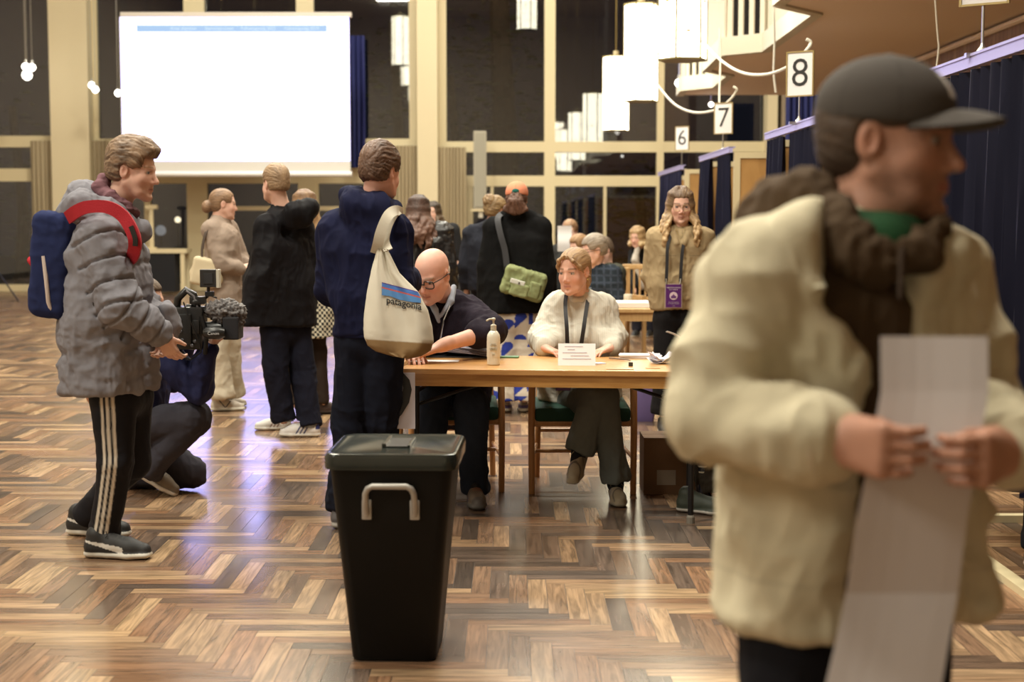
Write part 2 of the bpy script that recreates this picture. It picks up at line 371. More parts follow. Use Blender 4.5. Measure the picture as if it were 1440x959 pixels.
# ================================================================ herringbone floor
def make_floor():
    wd = .074; n = 6; L = wd*n; x0, x1, y0, y1 = -12.0, 7.0, 1.0, 30.4
    nx = int((x1-x0)/wd)+n+2; ny = int((y1-y0)/wd)+n+2
    I, J = np.meshgrid(np.arange(-n, nx), np.arange(-n, ny), indexing='ij'); I = I.ravel(); J = J.ravel(); t = (I+J) % (2*n)
    ph = [(I[t == 0], J[t == 0], 1), (I[t == n], J[t == n], 0)]
    Vs, Cs, UV = [], [], []; g = .0009; rng = np.random.default_rng(5)
    pal = .86*np.array([(.46, .30, .175), (.36, .225, .13), (.26, .155, .095), (.19, .12, .08), (.10, .07, .052), (.29, .16, .09), (.52, .345, .195), (.145, .10, .075)])
    for (a, b, hz) in ph:
        X = x0+a*wd; Y = y0+b*wd; w_, h_ = (L, wd) if hz else (wd, L)
        k = len(a); q = np.zeros((k, 4, 3)); q[:, 0, 0] = q[:, 3, 0] = X+g; q[:, 1, 0] = q[:, 2, 0] = X+w_-g; q[:, 0, 1] = q[:, 1, 1] = Y+g; q[:, 2, 1] = q[:, 3, 1] = Y+h_-g
        q[:, :, 2] = rng.normal(0, .00006, (k, 1))
        Vs.append(q.reshape(-1, 3))
        c = np.stack([X, Y, X*0], 1); t1 = vnoise(c, (2.2, 2.2, 1), 3)*.5+.5; t2 = rng.random(k); z = np.clip(.4*t1+.75*t2-.08, 0, .999)
        order = np.array([4, 7, 3, 2, 5, 1, 0, 6]); id_ = order[(z*8).astype(int)]
        cc = pal[id_]*(1+rng.normal(0, .10, (k, 1))); Cs.append(np.repeat(cc, 4, 0))
        off = rng.random((k, 2))*50; uv = np.array([(0, 0), (L, 0), (L, wd), (0, wd)]) if hz else np.array([(0, 0), (0, wd), (L, wd), (L, 0)])
        UV.append((uv[None]+off[:, None]).reshape(-1, 2))
    V = np.concatenate(Vs); C = np.concatenate(Cs); U = np.concatenate(UV); Q = np.arange(len(V)).reshape(-1, 4)
    me = bpy.data.meshes.new('floor'); me.vertices.add(len(V)); me.vertices.foreach_set('co', V.astype(np.float32).ravel()); me.loops.add(len(V)); me.loops.foreach_set('vertex_index', Q.ravel().astype(np.int32))
    me.polygons.add(len(Q)); me.polygons.foreach_set('loop_start', np.arange(0, len(V), 4, dtype=np.int32)); me.update(calc_edges=True)
    at_ = me.color_attributes.new('Col', 'FLOAT_COLOR', 'POINT'); c4 = np.ones((len(V), 4), np.float32); c4[:, :3] = C; at_.data.foreach_set('color', c4.ravel())
    ul = me.uv_layers.new(name='UVMap'); ul.data.foreach_set('uv', U.astype(np.float32).ravel())
    m = bpy.data.materials.new('parquet'); m.use_nodes = True; nt = m.node_tree; b = nt.nodes['Principled BSDF']
    a = nt.nodes.new('ShaderNodeAttribute'); a.attribute_name = 'Col'; uvn = nt.nodes.new('ShaderNodeUVMap'); mp = nt.nodes.new('ShaderNodeMapping'); mp.inputs['Scale'].default_value = (3.5, 45, 1)
    n1 = nt.nodes.new('ShaderNodeTexNoise'); n1.inputs['Scale'].default_value = 1; n1.inputs['Detail'].default_value = 5; n1.inputs['Distortion'].default_value = 1.2
    mr = nt.nodes.new('ShaderNodeMapRange'); mr.inputs['From Min'].default_value = .3; mr.inputs['From Max'].default_value = .72; mr.inputs['To Min'].default_value = .45; mr.inputs['To Max'].default_value = 1.25
    mx = nt.nodes.new('ShaderNodeMix'); mx.data_type = 'RGBA'; mx.blend_type = 'MULTIPLY'; mx.inputs[0].default_value = 1
    l = nt.links.new; l(uvn.outputs[0], mp.inputs[0]); l(mp.outputs[0], n1.inputs['Vector']); l(n1.outputs['Fac'], mr.inputs['Value']); l(a.outputs['Color'], mx.inputs[6]); l(mr.outputs['Result'], mx.inputs[7]); l(mx.outputs[2], b.inputs['Base Color'])
    tc = nt.nodes.new('ShaderNodeTexCoord'); n2 = nt.nodes.new('ShaderNodeTexNoise'); n2.inputs['Scale'].default_value = 1.3; n2.inputs['Detail'].default_value = 4; l(tc.outputs['Object'], n2.inputs['Vector'])
    m3 = nt.nodes.new('ShaderNodeMapRange'); m3.inputs['To Min'].default_value = .13; m3.inputs['To Max'].default_value = .34; l(n2.outputs['Fac'], m3.inputs['Value']); l(m3.outputs['Result'], b.inputs['Roughness'])
    bp = nt.nodes.new('ShaderNodeBump'); bp.inputs['Strength'].default_value = .12; bp.inputs['Distance'].default_value = .002
    n4 = nt.nodes.new('ShaderNodeTexNoise'); n4.inputs['Scale'].default_value = 9; l(tc.outputs['Object'], n4.inputs['Vector']); l(n4.outputs['Fac'], bp.inputs['Height']); l(bp.outputs[0], b.inputs['Normal'])
    b.inputs['Specular IOR Level'].default_value = .6
    me.materials.append(m); o = bpy.data.objects.new('floor', me); COL.objects.link(o); o['kind'] = 'structure'
    s = MB(); s.box((-14, -6, -.2), (7, 30.6, -.0012)); f = s.build('floor', mat('floor_joint', (.03, .02, .013), .6)); f['kind'] = 'structure'
make_floor()
# ================================================================ back window wall
YW = 30.0
def bx(s, u0, v0, u1, v1, Y=YW, dep=.12):
    a = P(u0, v1, Y); b = P(u1, v0, Y); s.box((a.x, Y, max(a.z, 0)), (b.x, Y+dep, b.z)); return s
VT = -330   # top of the wall in pixels of the photograph
def window(i, verts, hors, u0, u1, extra=()):
    s = MB()
    for (a, b) in verts: bx(s, a, VT, b, 409)
    for (a, b) in hors: bx(s, u0, a, u1, b, YW+.015, .09)
    for e in extra: bx(s, *e, YW+.03, .06)
    f = s.build('window_%d' % i, M_FRAME); f['kind'] = 'structure'
    g = MB(); a = P(u0, 408, YW); b = P(u1, VT, YW); g.box((a.x, YW+.10, .02), (b.x, YW+.112, b.z)); g.build('pane', M_GLASS, f)
    return f
window(1, [(-220, -200), (-75, -60)], [(191, 207), (237, 255), (400, 410)], -220, 77)
window(2, [(113, 127), (265, 281), (421, 437), (577, 590)], [(195, 206), (236, 258), (400, 410)], 113, 590,
       [(205, 258, 211, 400), (440, 258, 448, 400), (283, 290, 577, 296)])
window(3, [(611, 626), (765, 782), (922, 938)], [(199, 214), (247, 262), (394, 409)], 611, 1079,
       [(652, 262, 665, 394), (848, 262, 853, 394), (690, 262, 694, 394), (626, 375, 1079, 380)])
for i, (a, b) in enumerate(((77, 113), (588, 613), (1076, 1101))):
    s = MB(); p = P(a, 409, YW-.35); q = P(b, VT, YW-.35); s.box((p.x, YW-.35, 0), (q.x, YW+.3, q.z)); s.build('trim_%d' % (i+1), M_PILLAR)['kind'] = 'structure'
zt = P(0, VT, YW).z
s = MB(); s.box((P(1100, 0, YW).x, YW-.1, 0), (7, YW+.3, zt)); s.build('wall_back', M_WALL)['kind'] = 'structure'
s = MB(); s.box((-14, -6, zt), (7, YW+.5, zt+.2)); s.build('ceiling', mat('hall_ceiling', (.5, .4, .28), .8))['kind'] = 'structure'
s = MB(); s.box((-14, -6, 0), (-13.8, YW+.3, zt)); s.build('wall_left', M_WALL)['kind'] = 'structure'
s = MB(); s.box((-14, -6, 0), (7, -5.8, zt)); s.build('wall_rear', M_WALL)['kind'] = 'structure'
s = MB(); s.box((-13.8, YW-.1, 0), (P(-221, 0, YW).x, YW+.3, zt)); s.build('wall_back_left', M_WALL)['kind'] = 'structure'
XW = 4.6
s = MB(); s.box((XW, -5.8, 0), (XW+.2, 21.9, zt)); s.build('wall_right', M_PLANK)['kind'] = 'structure'
s = MB(); s.box((XW+.2, 21.7, 0), (7.2, 21.9, zt)); s.build('wall_return', M_WALL)['kind'] = 'structure'
s = MB(); s.box((7, 21.9, 0), (7.2, YW+.3, zt)); s.build('wall_right_far', M_WALL)['kind'] = 'structure'
# door handle on the glazed door
s = MB(); c = P(303, 349, YW-.02); s.tube([c, c+Vector((0, -.06, 0)), c+Vector((.22, -.06, .01))], .012); s.build('door_handle', M_BLACKM, bpy.data.objects['window_2'])
# curtains
def wavy(name, x0, x1, y0, y1, z0, z1, n, amp, m, parent=None, zt_fn=None, seed=0, flare=1.0, th=.006, rows=10):
    """hanging curtain from (x0,y0) to (x1,y1), n folds"""
    rnd = random.Random(seed); d = Vector((x1-x0, y1-y0, 0)); L = d.length; d.normalize(); nn = Vector((-d.y, d.x, 0)); K = n*7
    ph = [rnd.uniform(-.7, .7) for _ in range(n+2)]; am = [rnd.uniform(.6, 1.3) for _ in range(n+2)]
    g = []
    for i in range(rows+1):
        z = z1+(z0-z1)*i/rows; row = []
        fl = .55+.45*min(1, i/rows*2.5)
        for k in range(K+1):
            t = k/K; fi = t*n; q = int(fi); fr_ = fi-q; pa = ph[q]*(1-fr_)+ph[q+1]*fr_; aa = am[q]*(1-fr_)+am[q+1]*fr_
            o = amp*aa*fl*math.sin(2*PI*t*n+pa+.25*math.sin(i*.6+q)); x = t*L+amp*.35*math.cos(2*PI*t*n*1.0+pa)*fl
            row.append(Vector((x0, y0, z))+d*x+nn*o)
        g.append(row)
    s = MB(); s.sheet(g, th); return s.build(name, m, parent, smooth=True)
def pcurtain(u0, u1, v0, v1, Y, n, amp, m, label, group=None, seed=0):
    a = P(u0, v1, Y); b = P(u1, v0, Y); o = wavy('curtain', a.x, b.x, Y, Y, max(a.z, .03), b.z, n, amp, m, seed=seed); return tag(o, label, 'curtain', group)
pcurtain(48, 89, 198, 407, YW-.15, 8, .035, M_BEIGE, 'tall beige pleated curtain left of the leftmost cream pillar', seed=1)
pcurtain(114, 152, 198, 407, YW-.15, 7, .035, M_BEIGE, 'tall beige pleated curtain behind the head of the man in the grey puffer jacket', seed=2)
pcurtain(553, 588, 205, 407, YW-.15, 7, .035, M_BEIGE, 'tall beige pleated curtain left of the middle pillar behind the navy hooded man', seed=3)
pcurtain(612, 655, 207, 407, YW-.15, 9, .035, M_BEIGE, 'tall beige pleated curtain right of the middle pillar behind a woman in black', seed=4)
pcurtain(492, 512, 50, 236, YW-.2, 3, .04, M_BLUEC, 'narrow blue curtain at the window edge right of the projection screen', seed=15)  # strip added to carry the blue glow beside the screen
pcurtain(1100, 1153, 100, 409, 26.5, 6, .06, M_BLUEC, 'bright blue curtain hanging at the back wall above booth 8', seed=5)
# ================================================================ balcony on the right
zb = 3.3; front = [(2.3, -3), (2.3, 8.6), (2.3, 12.7), (2.75, 13.25), (2.79, 16.1), (2.38, 16.5), (2.42, 18.2), (2.8, 18.8), (2.84, 20.4), (2.45, 20.9), (2.5, 21.8)]
s = MB(); s.prism([(x, y, zb) for x, y in front]+[(XW, 21.8, zb), (XW, -3, zb)], (0, 0, .06)); bal = s.build('trim_4', M_CEIL); bal['kind'] = 'structure'
s = MB()
for (a, b) in zip(front[1:-1], front[2:]):
    a = Vector((*a, zb)); b = Vector((*b, zb)); d = (b-a); n = Vector((-d.y, d.x, 0)).normalized()*.07
    s.prism([a-n*.5+Vector((0, 0, -.02)), b-n*.5+Vector((0, 0, -.02)), b+n+Vector((0, 0, -.02)), a+n+Vector((0, 0, -.02))], (0, 0, .2))
    bb = a+n*.3+Vector((0, 0, 1.05)); ee = b+n*.3+Vector((0, 0, 1.05)); s.tube([bb, ee], .035, 6)
s.build('fascia', M_WHITE, bal)
s = MB()
for (a, b) in zip(front[1:-1], front[2:]):
    a = Vector((*a, zb)); b = Vector((*b, zb)); d = b-a; k = max(2, int(d.length/.12)); nn = Vector((-d.y, d.x, 0)).normalized()
    ang = math.atan2(d.y, d.x)
    for i in range(k):
        p = a+d*((i+.5)/k); M = Matrix.Translation(p) @ Matrix.Rotation(ang, 4, 'Z'); s.box((-.03, -.012, .15), (.03, .012, 1.03), M)
s.build('balustrade', M_WHITE, bal)
s = MB(); s.box((3.4, 15, zb+.1), (XW-.02, 15.1, zb+2.4)); 
s.build('wall_balcony', M_WALL)['kind'] = 'structure'
s = MB(); s.tube([(XW-.03, 8, zb-.05), (XW-.03, 21.5, zb-.05)], .03, 6); s.build('trim_5', M_CEIL)['kind'] = 'structure'
# ================================================================ projection screen
sy = 28.3
scr = empty('projection_screen', (P(331, 240, sy).x, sy, P(331, 247, sy).z), 0, 'white projection screen showing a pale blue table, hung before the back windows', 'projection screen')
def pbox(s, u0, v0, u1, v1, Y, dep, bev=0):
    a = P(u0, v1, Y); b = P(u1, v0, Y); s.box((a.x, Y, a.z), (b.x, Y+dep, b.z), bev=bev); return s
pbox(MB(), 169, 17, 494, 24, sy-.03, .12).build('housing', mat('screen_housing', (.55, .5, .45), .5), scr)
pbox(MB(), 172, 23, 491, 242, sy+.02, .01).build('fabric', mat('screen_fabric', (.62, .60, .55), .7), scr)
M_SCRE = mat('projected_image', (.42, .42, 1.0), .8, emit=5.0)
img = pbox(MB(), 173.5, 24.5, 490, 226, sy+.012, .004).build('projected_image', M_SCRE, scr)
c0 = P(165, 245, sy); c1 = P(495, 245, sy); MB().tube([c0, c1], .055, 12).build('bottom_bar', mat('screen_bar', (.72, .70, .66), .45), scr, smooth=True)
M_HDR = mat('projected_blue', (.03, .03, .03), .8, ecol=(.38, .58, .86)); M_HDRT = mat('projected_white', (.03, .03, .03), .8, ecol=(.75, .92, 1.0)); M_FNT = mat('projected_faint', (.03, .03, .03), .8, ecol=(.50, .76, .80))
pbox(MB(), 192, 35, 460, 45, sy+.004, .004).build('header_row', M_HDR, img)
for (u, t) in ((258, 'Antal stemmer'), (308, 'Stemmeprocent'), (363, 'Folketingsvalg 2022'), (424, 'Folketingsvalg 2019')):
    text_mesh('header_text', t, .085, at(P(u, 40, sy) + Vector((0, .001, 0))), M_HDRT, img)
rows = ['Brevstemmer', 'Kl. 9.00', 'Kl. 10.00', 'Kl. 11.00', 'Kl. 12.00', 'Kl. 13.00', 'Kl. 14.00', 'Kl. 15.00', 'Kl. 16.00', 'Kl. 17.00', 'Kl. 18.00', 'Kl. 19.00', 'Kl. 20.00']
for i, t in enumerate(rows):
    v = 52+i*12.0
    text_mesh('row_text', t, .085, at(P(193, v, sy)), M_FNT, img, align='LEFT')
    text_mesh('row_text', ('1.209', '196', '1.361', '384', '2.004')[i % 5], .085, at(P(260, v, sy)), M_FNT, img)
    if i < 11: text_mesh('row_text', ('14,0 %', '12,1 %', '20,2 %')[i % 3], .085, at(P(308, v, sy)), M_FNT, img)
# ================================================================ column speaker
spk = empty('column_speaker', P(675, 300, 29.3), 0, 'slim grey column loudspeaker mounted beside the beige curtain', 'loudspeaker')
pbox(MB(), 666, 184, 684, 294, 29.3, .15, .01).build('cabinet', mat('speaker_grey', (.36, .33, .26), .6), spk)
pbox(MB(), 668, 187, 682, 291, 29.285, .02).build('grille', mat('speaker_grille', (.30, .28, .22), .8, bump=.6, bscale=90), spk)
pbox(MB(), 662, 294, 688, 297, 29.3, .15).build('bracket', M_FRAME, spk); pbox(MB(), 673, 297, 679, 306, 29.35, .08).build('connector', M_WHITE, spk)
# ================================================================ lanterns
def lantern_mat():
    m = bpy.data.materials.new('lantern_glow'); m.use_nodes = True; nt = m.node_tree; b = nt.nodes['Principled BSDF']
    b.inputs['Base Color'].default_value = (.8, .76, .62, 1); b.inputs['Roughness'].default_value = .6
    b.inputs['Emission Color'].default_value = (1.0, .90, .66, 1); b.inputs['Emission Strength'].default_value = 11
    return m
M_LAN = lantern_mat()
def lantern(x, y, z, r=.235, h=1.32, label='', rot=.15, group='white glass pendant lanterns'):
    e = empty('pendant_lantern', (x, y, z), rot, label, 'lantern', group)
    c = Vector((x, y, z)); M = Matrix.Translation(c) @ Matrix.Rotation(rot, 4, 'Z')
    pts = [(r*math.cos(k*PI/3), r*math.sin(k*PI/3)) for k in range(6)]
    s = MB(); s.prism([M @ Vector((a, b, .02)) for a, b in pts], (0, 0, h-.05)); s.build('glass_shade', M_LAN, e)
    s = MB()
    for (a, b) in pts: s.tube([M @ Vector((a*1.01, b*1.01, .0)), M @ Vector((a*1.01, b*1.01, h))], .011, 4)
    for zz in (0, h-.01): s.prism([M @ Vector((a*1.03, b*1.03, zz)) for a, b in pts], (0, 0, .018))
    s.build('trim_frame', mat('lantern_trim', (.20, .16, .06), .5), e)
    for k in range(6):
        a0, a1 = pts[k], pts[(k+1) % 6]; q = M @ Vector(((a0[0]+a1[0])/2, (a0[1]+a1[1])/2, h*(.42 if k % 2 else .2))); MB().lathe([(.02, -.012), (.026, 0), (.02, .012)], q, 8).build('knob', M_BRASS, e)
    MB().tube([c+Vector((0, 0, h)), c+Vector((0, 0, h+.1))], .05, 8).build('cap', M_FRAME, e); MB().tube([c+Vector((0, 0, h+.1)), (x, y, zt)], .008, 6).build('cord', M_BRASS, e)
    return e
lantern(1.64, 14.2, 2.98, label='large bright hexagonal pendant lantern, nearest of the row, cut by the top edge')
lantern(1.765, 20.2, 3.07, label='bright hexagonal pendant lantern hanging second from the front')
lantern(1.86, 26.4, 3.05, label='smaller bright hexagonal pendant lantern hanging farthest back before the window')
for (x, y, z) in ((1.6, 8.2, 3.6), (-3.4, 8.5, 5.6), (-3.2, 14.5, 5.6), (-3.0, 20.5, 5.6), (.35, 25.5, 5.9), (-8.3, 12.5, 4.1), (-8.2, 18.5, 5.4), (-7.6, 24.5, 6.3), (-8.0, 6.5, 4.4)):
    lantern(x, y, z, label='bright hexagonal pendant lantern hanging above the picture')
def kids(o): return [c for c in list(COL.objects) if c.parent == o]
def copy_tree(o, parent=None):
    c = o.copy(); COL.objects.link(c); c.parent = parent
    for ch in kids(o): copy_tree(ch, c)
    return c
# ================================================================ voting booths
def booth(Yn, Yf, X, label, splits, seed, top=2.1, far_panel=True):
    e = empty('voting_booth', (X+.8, (Yn+Yf)/2, 0), 0, label, 'voting booth', 'voting booths along the right wall')
    xr = XW-.12
    for k, yy in enumerate((Yn, Yf)):
        MB().box((X+.05, yy-.012, .32), (xr-.05, yy+.012, top-.05)).build('partition_panel', M_PANEL, e)
        s = MB()
        s.box((X, yy-.025, 0.02), (X+.06, yy+.025, top)); s.box((xr-.05, yy-.025, 0.02), (xr, yy+.025, top)); s.box((X+.06, yy-.024, top-.055), (xr-.05, yy+.024, top)); s.box((X+.06, yy-.024, .26), (xr-.05, yy+.024, .32))
        s.box((X-.06, yy-.03, 0), (X+.5, yy+.03, .035))
        s.build('panel_frame', M_FRAME, e)
    s = MB(); s.box((X-.05, Yn-.03, top), (X-.015, Yf+.03, top+.052)); s.box((X-.055, Yn-.03, top+.045), (X+.01, Yf+.03, top+.056)); s.build('curtain_rail', M_RAIL, e)
    MB().box((X+1.0, Yn+.03, .74), (xr-.1, Yf-.03, .77)).build('writing_shelf', M_LIGHTW, e)
    for (yy) in (Yn+.35, Yf-.35):
        s = MB(); s.box((X+1.05, yy-.02, 0), (X+1.1, yy+.02, .74)); s.box((X+1.5, yy-.02, 0), (X+1.55, yy+.02, .74)); s.box((X+1.05, yy-.015, .3), (X+1.55, yy+.015, .34)); s.build('trestle', M_LIGHTW, e)
    MB().box((X-.03, Yn, .0), (X+.03, Yf, .03)).build('base_rail', M_FRAME, e)
    for i, (a, b, n, am) in enumerate(splits):
        ya = Yn+(Yf-Yn)*a; yb = Yn+(Yf-Yn)*b
        wavy('curtain', X-.03, X-.03, ya, yb, .40, top-.01, n, am, M_NAVY, e, seed=seed+i, rows=14)
    return e
booth(9.7, 11.9, 2.1, 'voting booth with navy curtains under the number 8 sign', ((.04, .55, 7, .045), (.68, .99, 5, .045)), 11)
booth(14.1, 16.3, 2.13, 'voting booth with navy curtains under the number 7 sign', ((.03, .38, 5, .045), (.6, .98, 6, .045)), 21)
booth(18.7, 21.6, 2.2, 'farthest voting booth, under the number 6 sign', ((.05, .95, 9, .05),), 31)
booth(3.4, 6.95, 2.0, 'nearest voting booth with long navy curtain right of the man in the cap', ((.0, .99, 26, .045),), 41)
def sign(u, vt, vb, Y, num, label, X=None, w=.2, yaw=-35):
    c = P(u, vb, Y); t = P(u, vt, Y); h = t.z-c.z; x, z = c.x, c.z; base = 2.15
    e = empty('number_sign', (x, Y, base), 0, label, 'number sign', 'number signs above the booths')
    M = Matrix.Translation((x, Y, z)) @ Matrix.Rotation(R(yaw), 4, 'Z')
    s = MB(); s.tube([(x, Y+.01, base), (x, Y+.01, z+.01)], .006, 6); s.lathe([(.03, 0), (.03, .01), (.012, .035), (.007, .05)], (x, Y+.01, base), 10); s.box((x-.07, Y, base-.01), (x+.07, Y+.03, base+.01)); s.build('stand', M_STEEL, e)
    MB().box((-w/2, 0, 0), (w/2, .006, h), M).build('board', M_PAPER, e)
    s = MB()
    for lo, hi in (((-w/2-.006, -.006, -.004), (-w/2+.004, .01, h+.006)), ((w/2-.004, -.006, -.004), (w/2+.006, .01, h+.006)), ((-w/2, -.006, -.004), (w/2, .01, .005)), ((-w/2, -.006, h-.004), (w/2, .01, h+.006))): s.box(lo, hi, M)
    s.build('gilt_frame', M_GOLDF, e)
    text_mesh('numeral', num, h*.92, M @ Matrix.Translation((0, -.002, h*.5)) @ FRONT, M_INK, e, ext=.001, bold=-.002)
    return e
sign(1124.5, 73, 135, 10.6, '8', 'white sign with black numeral 8 on a thin stand')
sign(1017, 145, 188, 15.0, '7', 'white sign with black numeral 7 on a thin stand')
sign(959, 178, 211, 20.1, '6', 'smallest white sign, black numeral 6, farthest away')
sign(1384, -92, 6, 6.27, '9', 'white sign cut off by the top edge above the nearest booth')
def cable(pts, label, r=.012):
    # smooth through points
    q = [P(*p) for p in pts]; out = []
    for i in range(len(q)-1):
        p0, p1, p2, p3 = q[max(i-1, 0)], q[i], q[i+1], q[min(i+2, len(q)-1)]
        for k in range(6):
            t = k/6; out.append(.5*((2*p1)+(p2-p0)*t+(2*p0-5*p1+4*p2-p3)*t*t+(3*p1-p0-3*p2+p3)*t*t*t))
    out.append(q[-1]); o = MB().tube(out, r, 8).build('cable', mat('cable_white', (.75, .72, .62), .5), smooth=True); return tag(o, label, 'cable')
cable([(983, 52, 14.2), (1008, 80, 13.4), (1040, 101, 12.4), (1075, 105, 11.6), (1110, 93, 11), (1133, 72, 10.8), (1140, 60, 10.8), (1134, 55, 10.8)], 'white cable sagging from the large lantern to the number 8 sign', .013)
cable([(924, 119, 17.5), (948, 146, 16.6), (975, 158, 16), (1005, 155, 15.4), (1025, 142, 15.2), (1036, 127, 15.1), (1031, 122, 15.1)], 'white cable sagging from the middle lantern to the number 7 sign', .013)
cable([(1012, 40, 15.8), (1013, 90, 15.8), (1012, 150, 15.6), (1023, 186, 15.5)], 'thin white cord dropping beside the number 7 sign', .01)
cable([(1087, -30, 13), (1089, 60, 13), (1088, 100, 13), (1091, 130, 13)], 'thin white cord hanging left of the number 8 sign', .01)
cable([(1308, -100, 9.1), (1318, 40, 9.1), (1320, 70, 9.1), (1314, 112, 9.1)], 'thin white cord hanging before the plank wall above the cap', .006)
# small spot lamps, then globes added for lamp reflections in the left windows
M_SPOTL = mat('spot_glow', (1, .95, .85), .5, emit=6)
def spot(u, v, Y, r, label):
    p = P(u, v, Y); e = empty('spot_lamp', p, 0, label, 'lamp', 'small spot lamps'); MB().lathe([(.3*r, -.9*r), (.8*r, -.5*r), (r, 0), (.8*r, .6*r), (.3*r, .9*r)], p, 12).build('bulb', M_SPOTL, e, smooth=True)
    MB().lathe([(.35*r, .85*r), (.5*r, 1.0*r), (.3*r, 1.9*r)], p, 10).build('socket', M_STEEL, e); MB().tube([p+Vector((0, 0, 1.8*r)), (p.x, p.y, zt)], .008, 5).build('cord', M_STEEL, e)
for u, v, r in ((961, 70, .07), (955, 117, .065), (988, 86, .06), (1000, 147, .04)): spot(u, v, 21.5, r, 'small round spot lamp hanging between the lanterns and the balcony')
for u, v, r in ((36, 94, .075), (45, 95, .075), (38, 106, .10), (129, 120, .07), (134, 126, .07), (166, 131, .07)): spot(u, v, 28.9, r, 'small glowing lamp in front of the dark upper left windows')  # glowing globes added in place of lamps mirrored in the glass
# ================================================================ tables and chairs
def chair_proto(loc, rz, label, group='green seated wooden armchairs', seatm=None):
    """armchair; front faces -Y in its own frame; half width .27, depth .5"""
    e = empty('armchair', loc, rz, label, 'chair', group)
    T = Matrix.Translation(loc) @ Matrix.Rotation(rz, 4, 'Z'); M = M_CHAIRW
    def W(p): return T @ Vector(p)
    for sx in (-1, 1):
        MB().tube([W((sx*.27, -.25, 0)), W((sx*.272, -.25, .35)), W((sx*.268, -.25, .64))], .017, 10, r1=.02).build('leg', M, e, smooth=True)
        MB().tube([W((sx*.235, .27, 0)), W((sx*.225, .24, .4)), W((sx*.215, .30, .84))], .017, 10).build('leg', M, e, smooth=True)
        MB().tube([W((sx*.268, -.27, .645)), W((sx*.28, -.1, .665)), W((sx*.265, .1, .665)), W((sx*.22, .26, .655))], .024, 8, flat=((0, 0, 1), 1.3)).build('armrest', M, e, smooth=True)
        MB().tube([W((sx*.27, -.24, .19)), W((sx*.235, .26, .19))], .011, 8).build('stretcher', M, e)
    s = MB(); s.tube([W((-.245, .0, .19)), W((.245, .0, .19))], .011, 8); s.build('stretcher', M, e)
    s = MB(); s.tube([W((-.22, .25, .27)), W((.22, .25, .27))], .012, 8); s.build('stretcher', M, e)
    s = MB(); s.tube([W((-.265, -.245, .38)), W((.265, -.245, .38))], .02, 8, flat=((0, 0, 1), .6)); s.build('seat_rail', M, e)
    s = MB(); s.box((-.255, -.27, .385), (.255, .25, .465), T, bev=.025); s.build('seat', seatm or mat('green_upholstery', (.008, .05, .032), .8, bump=.3), e, smooth=True)
    s = MB(); s.tube([W((-.22, .3, .80)), W((-.1, .335, .80)), W((.1, .335, .80)), W((.22, .3, .80))], .045, 8, flat=((0, 0, 1), .35)); s.tube([W((-.215, .28, .62)), W((0, .315, .62)), W((.215, .28, .62))], .03, 8, flat=((0, 0, 1), .4)); s.build('backrest', M, e, smooth=True)
    return e
ch = chair_proto((.375, 7.92, 0), R(0), 'wooden armchair with green seat under the woman in the white sweater')
def place(src, loc, rz, label):
    c = copy_tree(src); c.location = loc; c.rotation_euler = (0, 0, rz); c['label'] = label; return c
place(ch, (-.335, 7.97, 0), R(2), 'wooden armchair with green seat under the bald man')
place(ch, (1.32, 7.95, 0), R(8), 'wooden armchair behind the right end of the table, mostly hidden')
TZ = .74; TR = R(-6); TC = Vector((.42, 7.24, 0))
tb = empty('registration_table', TC, TR, 'long wooden table with folding metal legs where voters are registered', 'table')
TT = Matrix.Translation(TC) @ Matrix.Rotation(TR, 4, 'Z'); tw = .93; td = .36
s = MB(); s.box((-tw, -td, TZ-.028), (tw, td, TZ), TT, bev=.004); s.build('tabletop', M_OAKX, tb)
s = MB()
for lo, hi in (((-tw+.02, -td+.018, TZ-.085), (tw-.02, -td+.04, TZ-.028)), ((-tw+.02, td-.04, TZ-.085), (tw-.02, td-.018, TZ-.028)), ((-tw+.02, -td+.04, TZ-.085), (-tw+.045, td-.04, TZ-.028)), ((tw-.045, -td+.04, TZ-.085), (tw-.02, td-.04, TZ-.028))): s.box(lo, hi, TT)
s.build('apron', M_OAKEDGE, tb)
for x in (-.86, .47):
    for y in (-.28, .28):
        s = MB(); s.tube([TT @ Vector((x, y, .02)), TT @ Vector((x, y, TZ-.08))], .014, 10); s.build('leg', M_BLACKM, tb, smooth=True)
        s = MB(); s.lathe([(.02, 0), (.02, .03), (.015, .04)], TT @ Vector((x, y, 0)), 10); s.build('rubber_foot', mat('foot_grey', (.2, .18, .15), .7), tb)
    s = MB(); s.tube([TT @ Vector((x, -.28, .62)), TT @ Vector((x, .28, .62))], .01, 8); xx = x+(.42 if x < 0 else -.42); s.tube([TT @ Vector((x, -.2, .55)), TT @ Vector((xx, -.2, TZ-.05))], .009, 8); s.tube([TT @ Vector((x, .2, .55)), TT @ Vector((xx, .2, TZ-.05))], .009, 8); s.build('brace', M_BLACKM, tb)
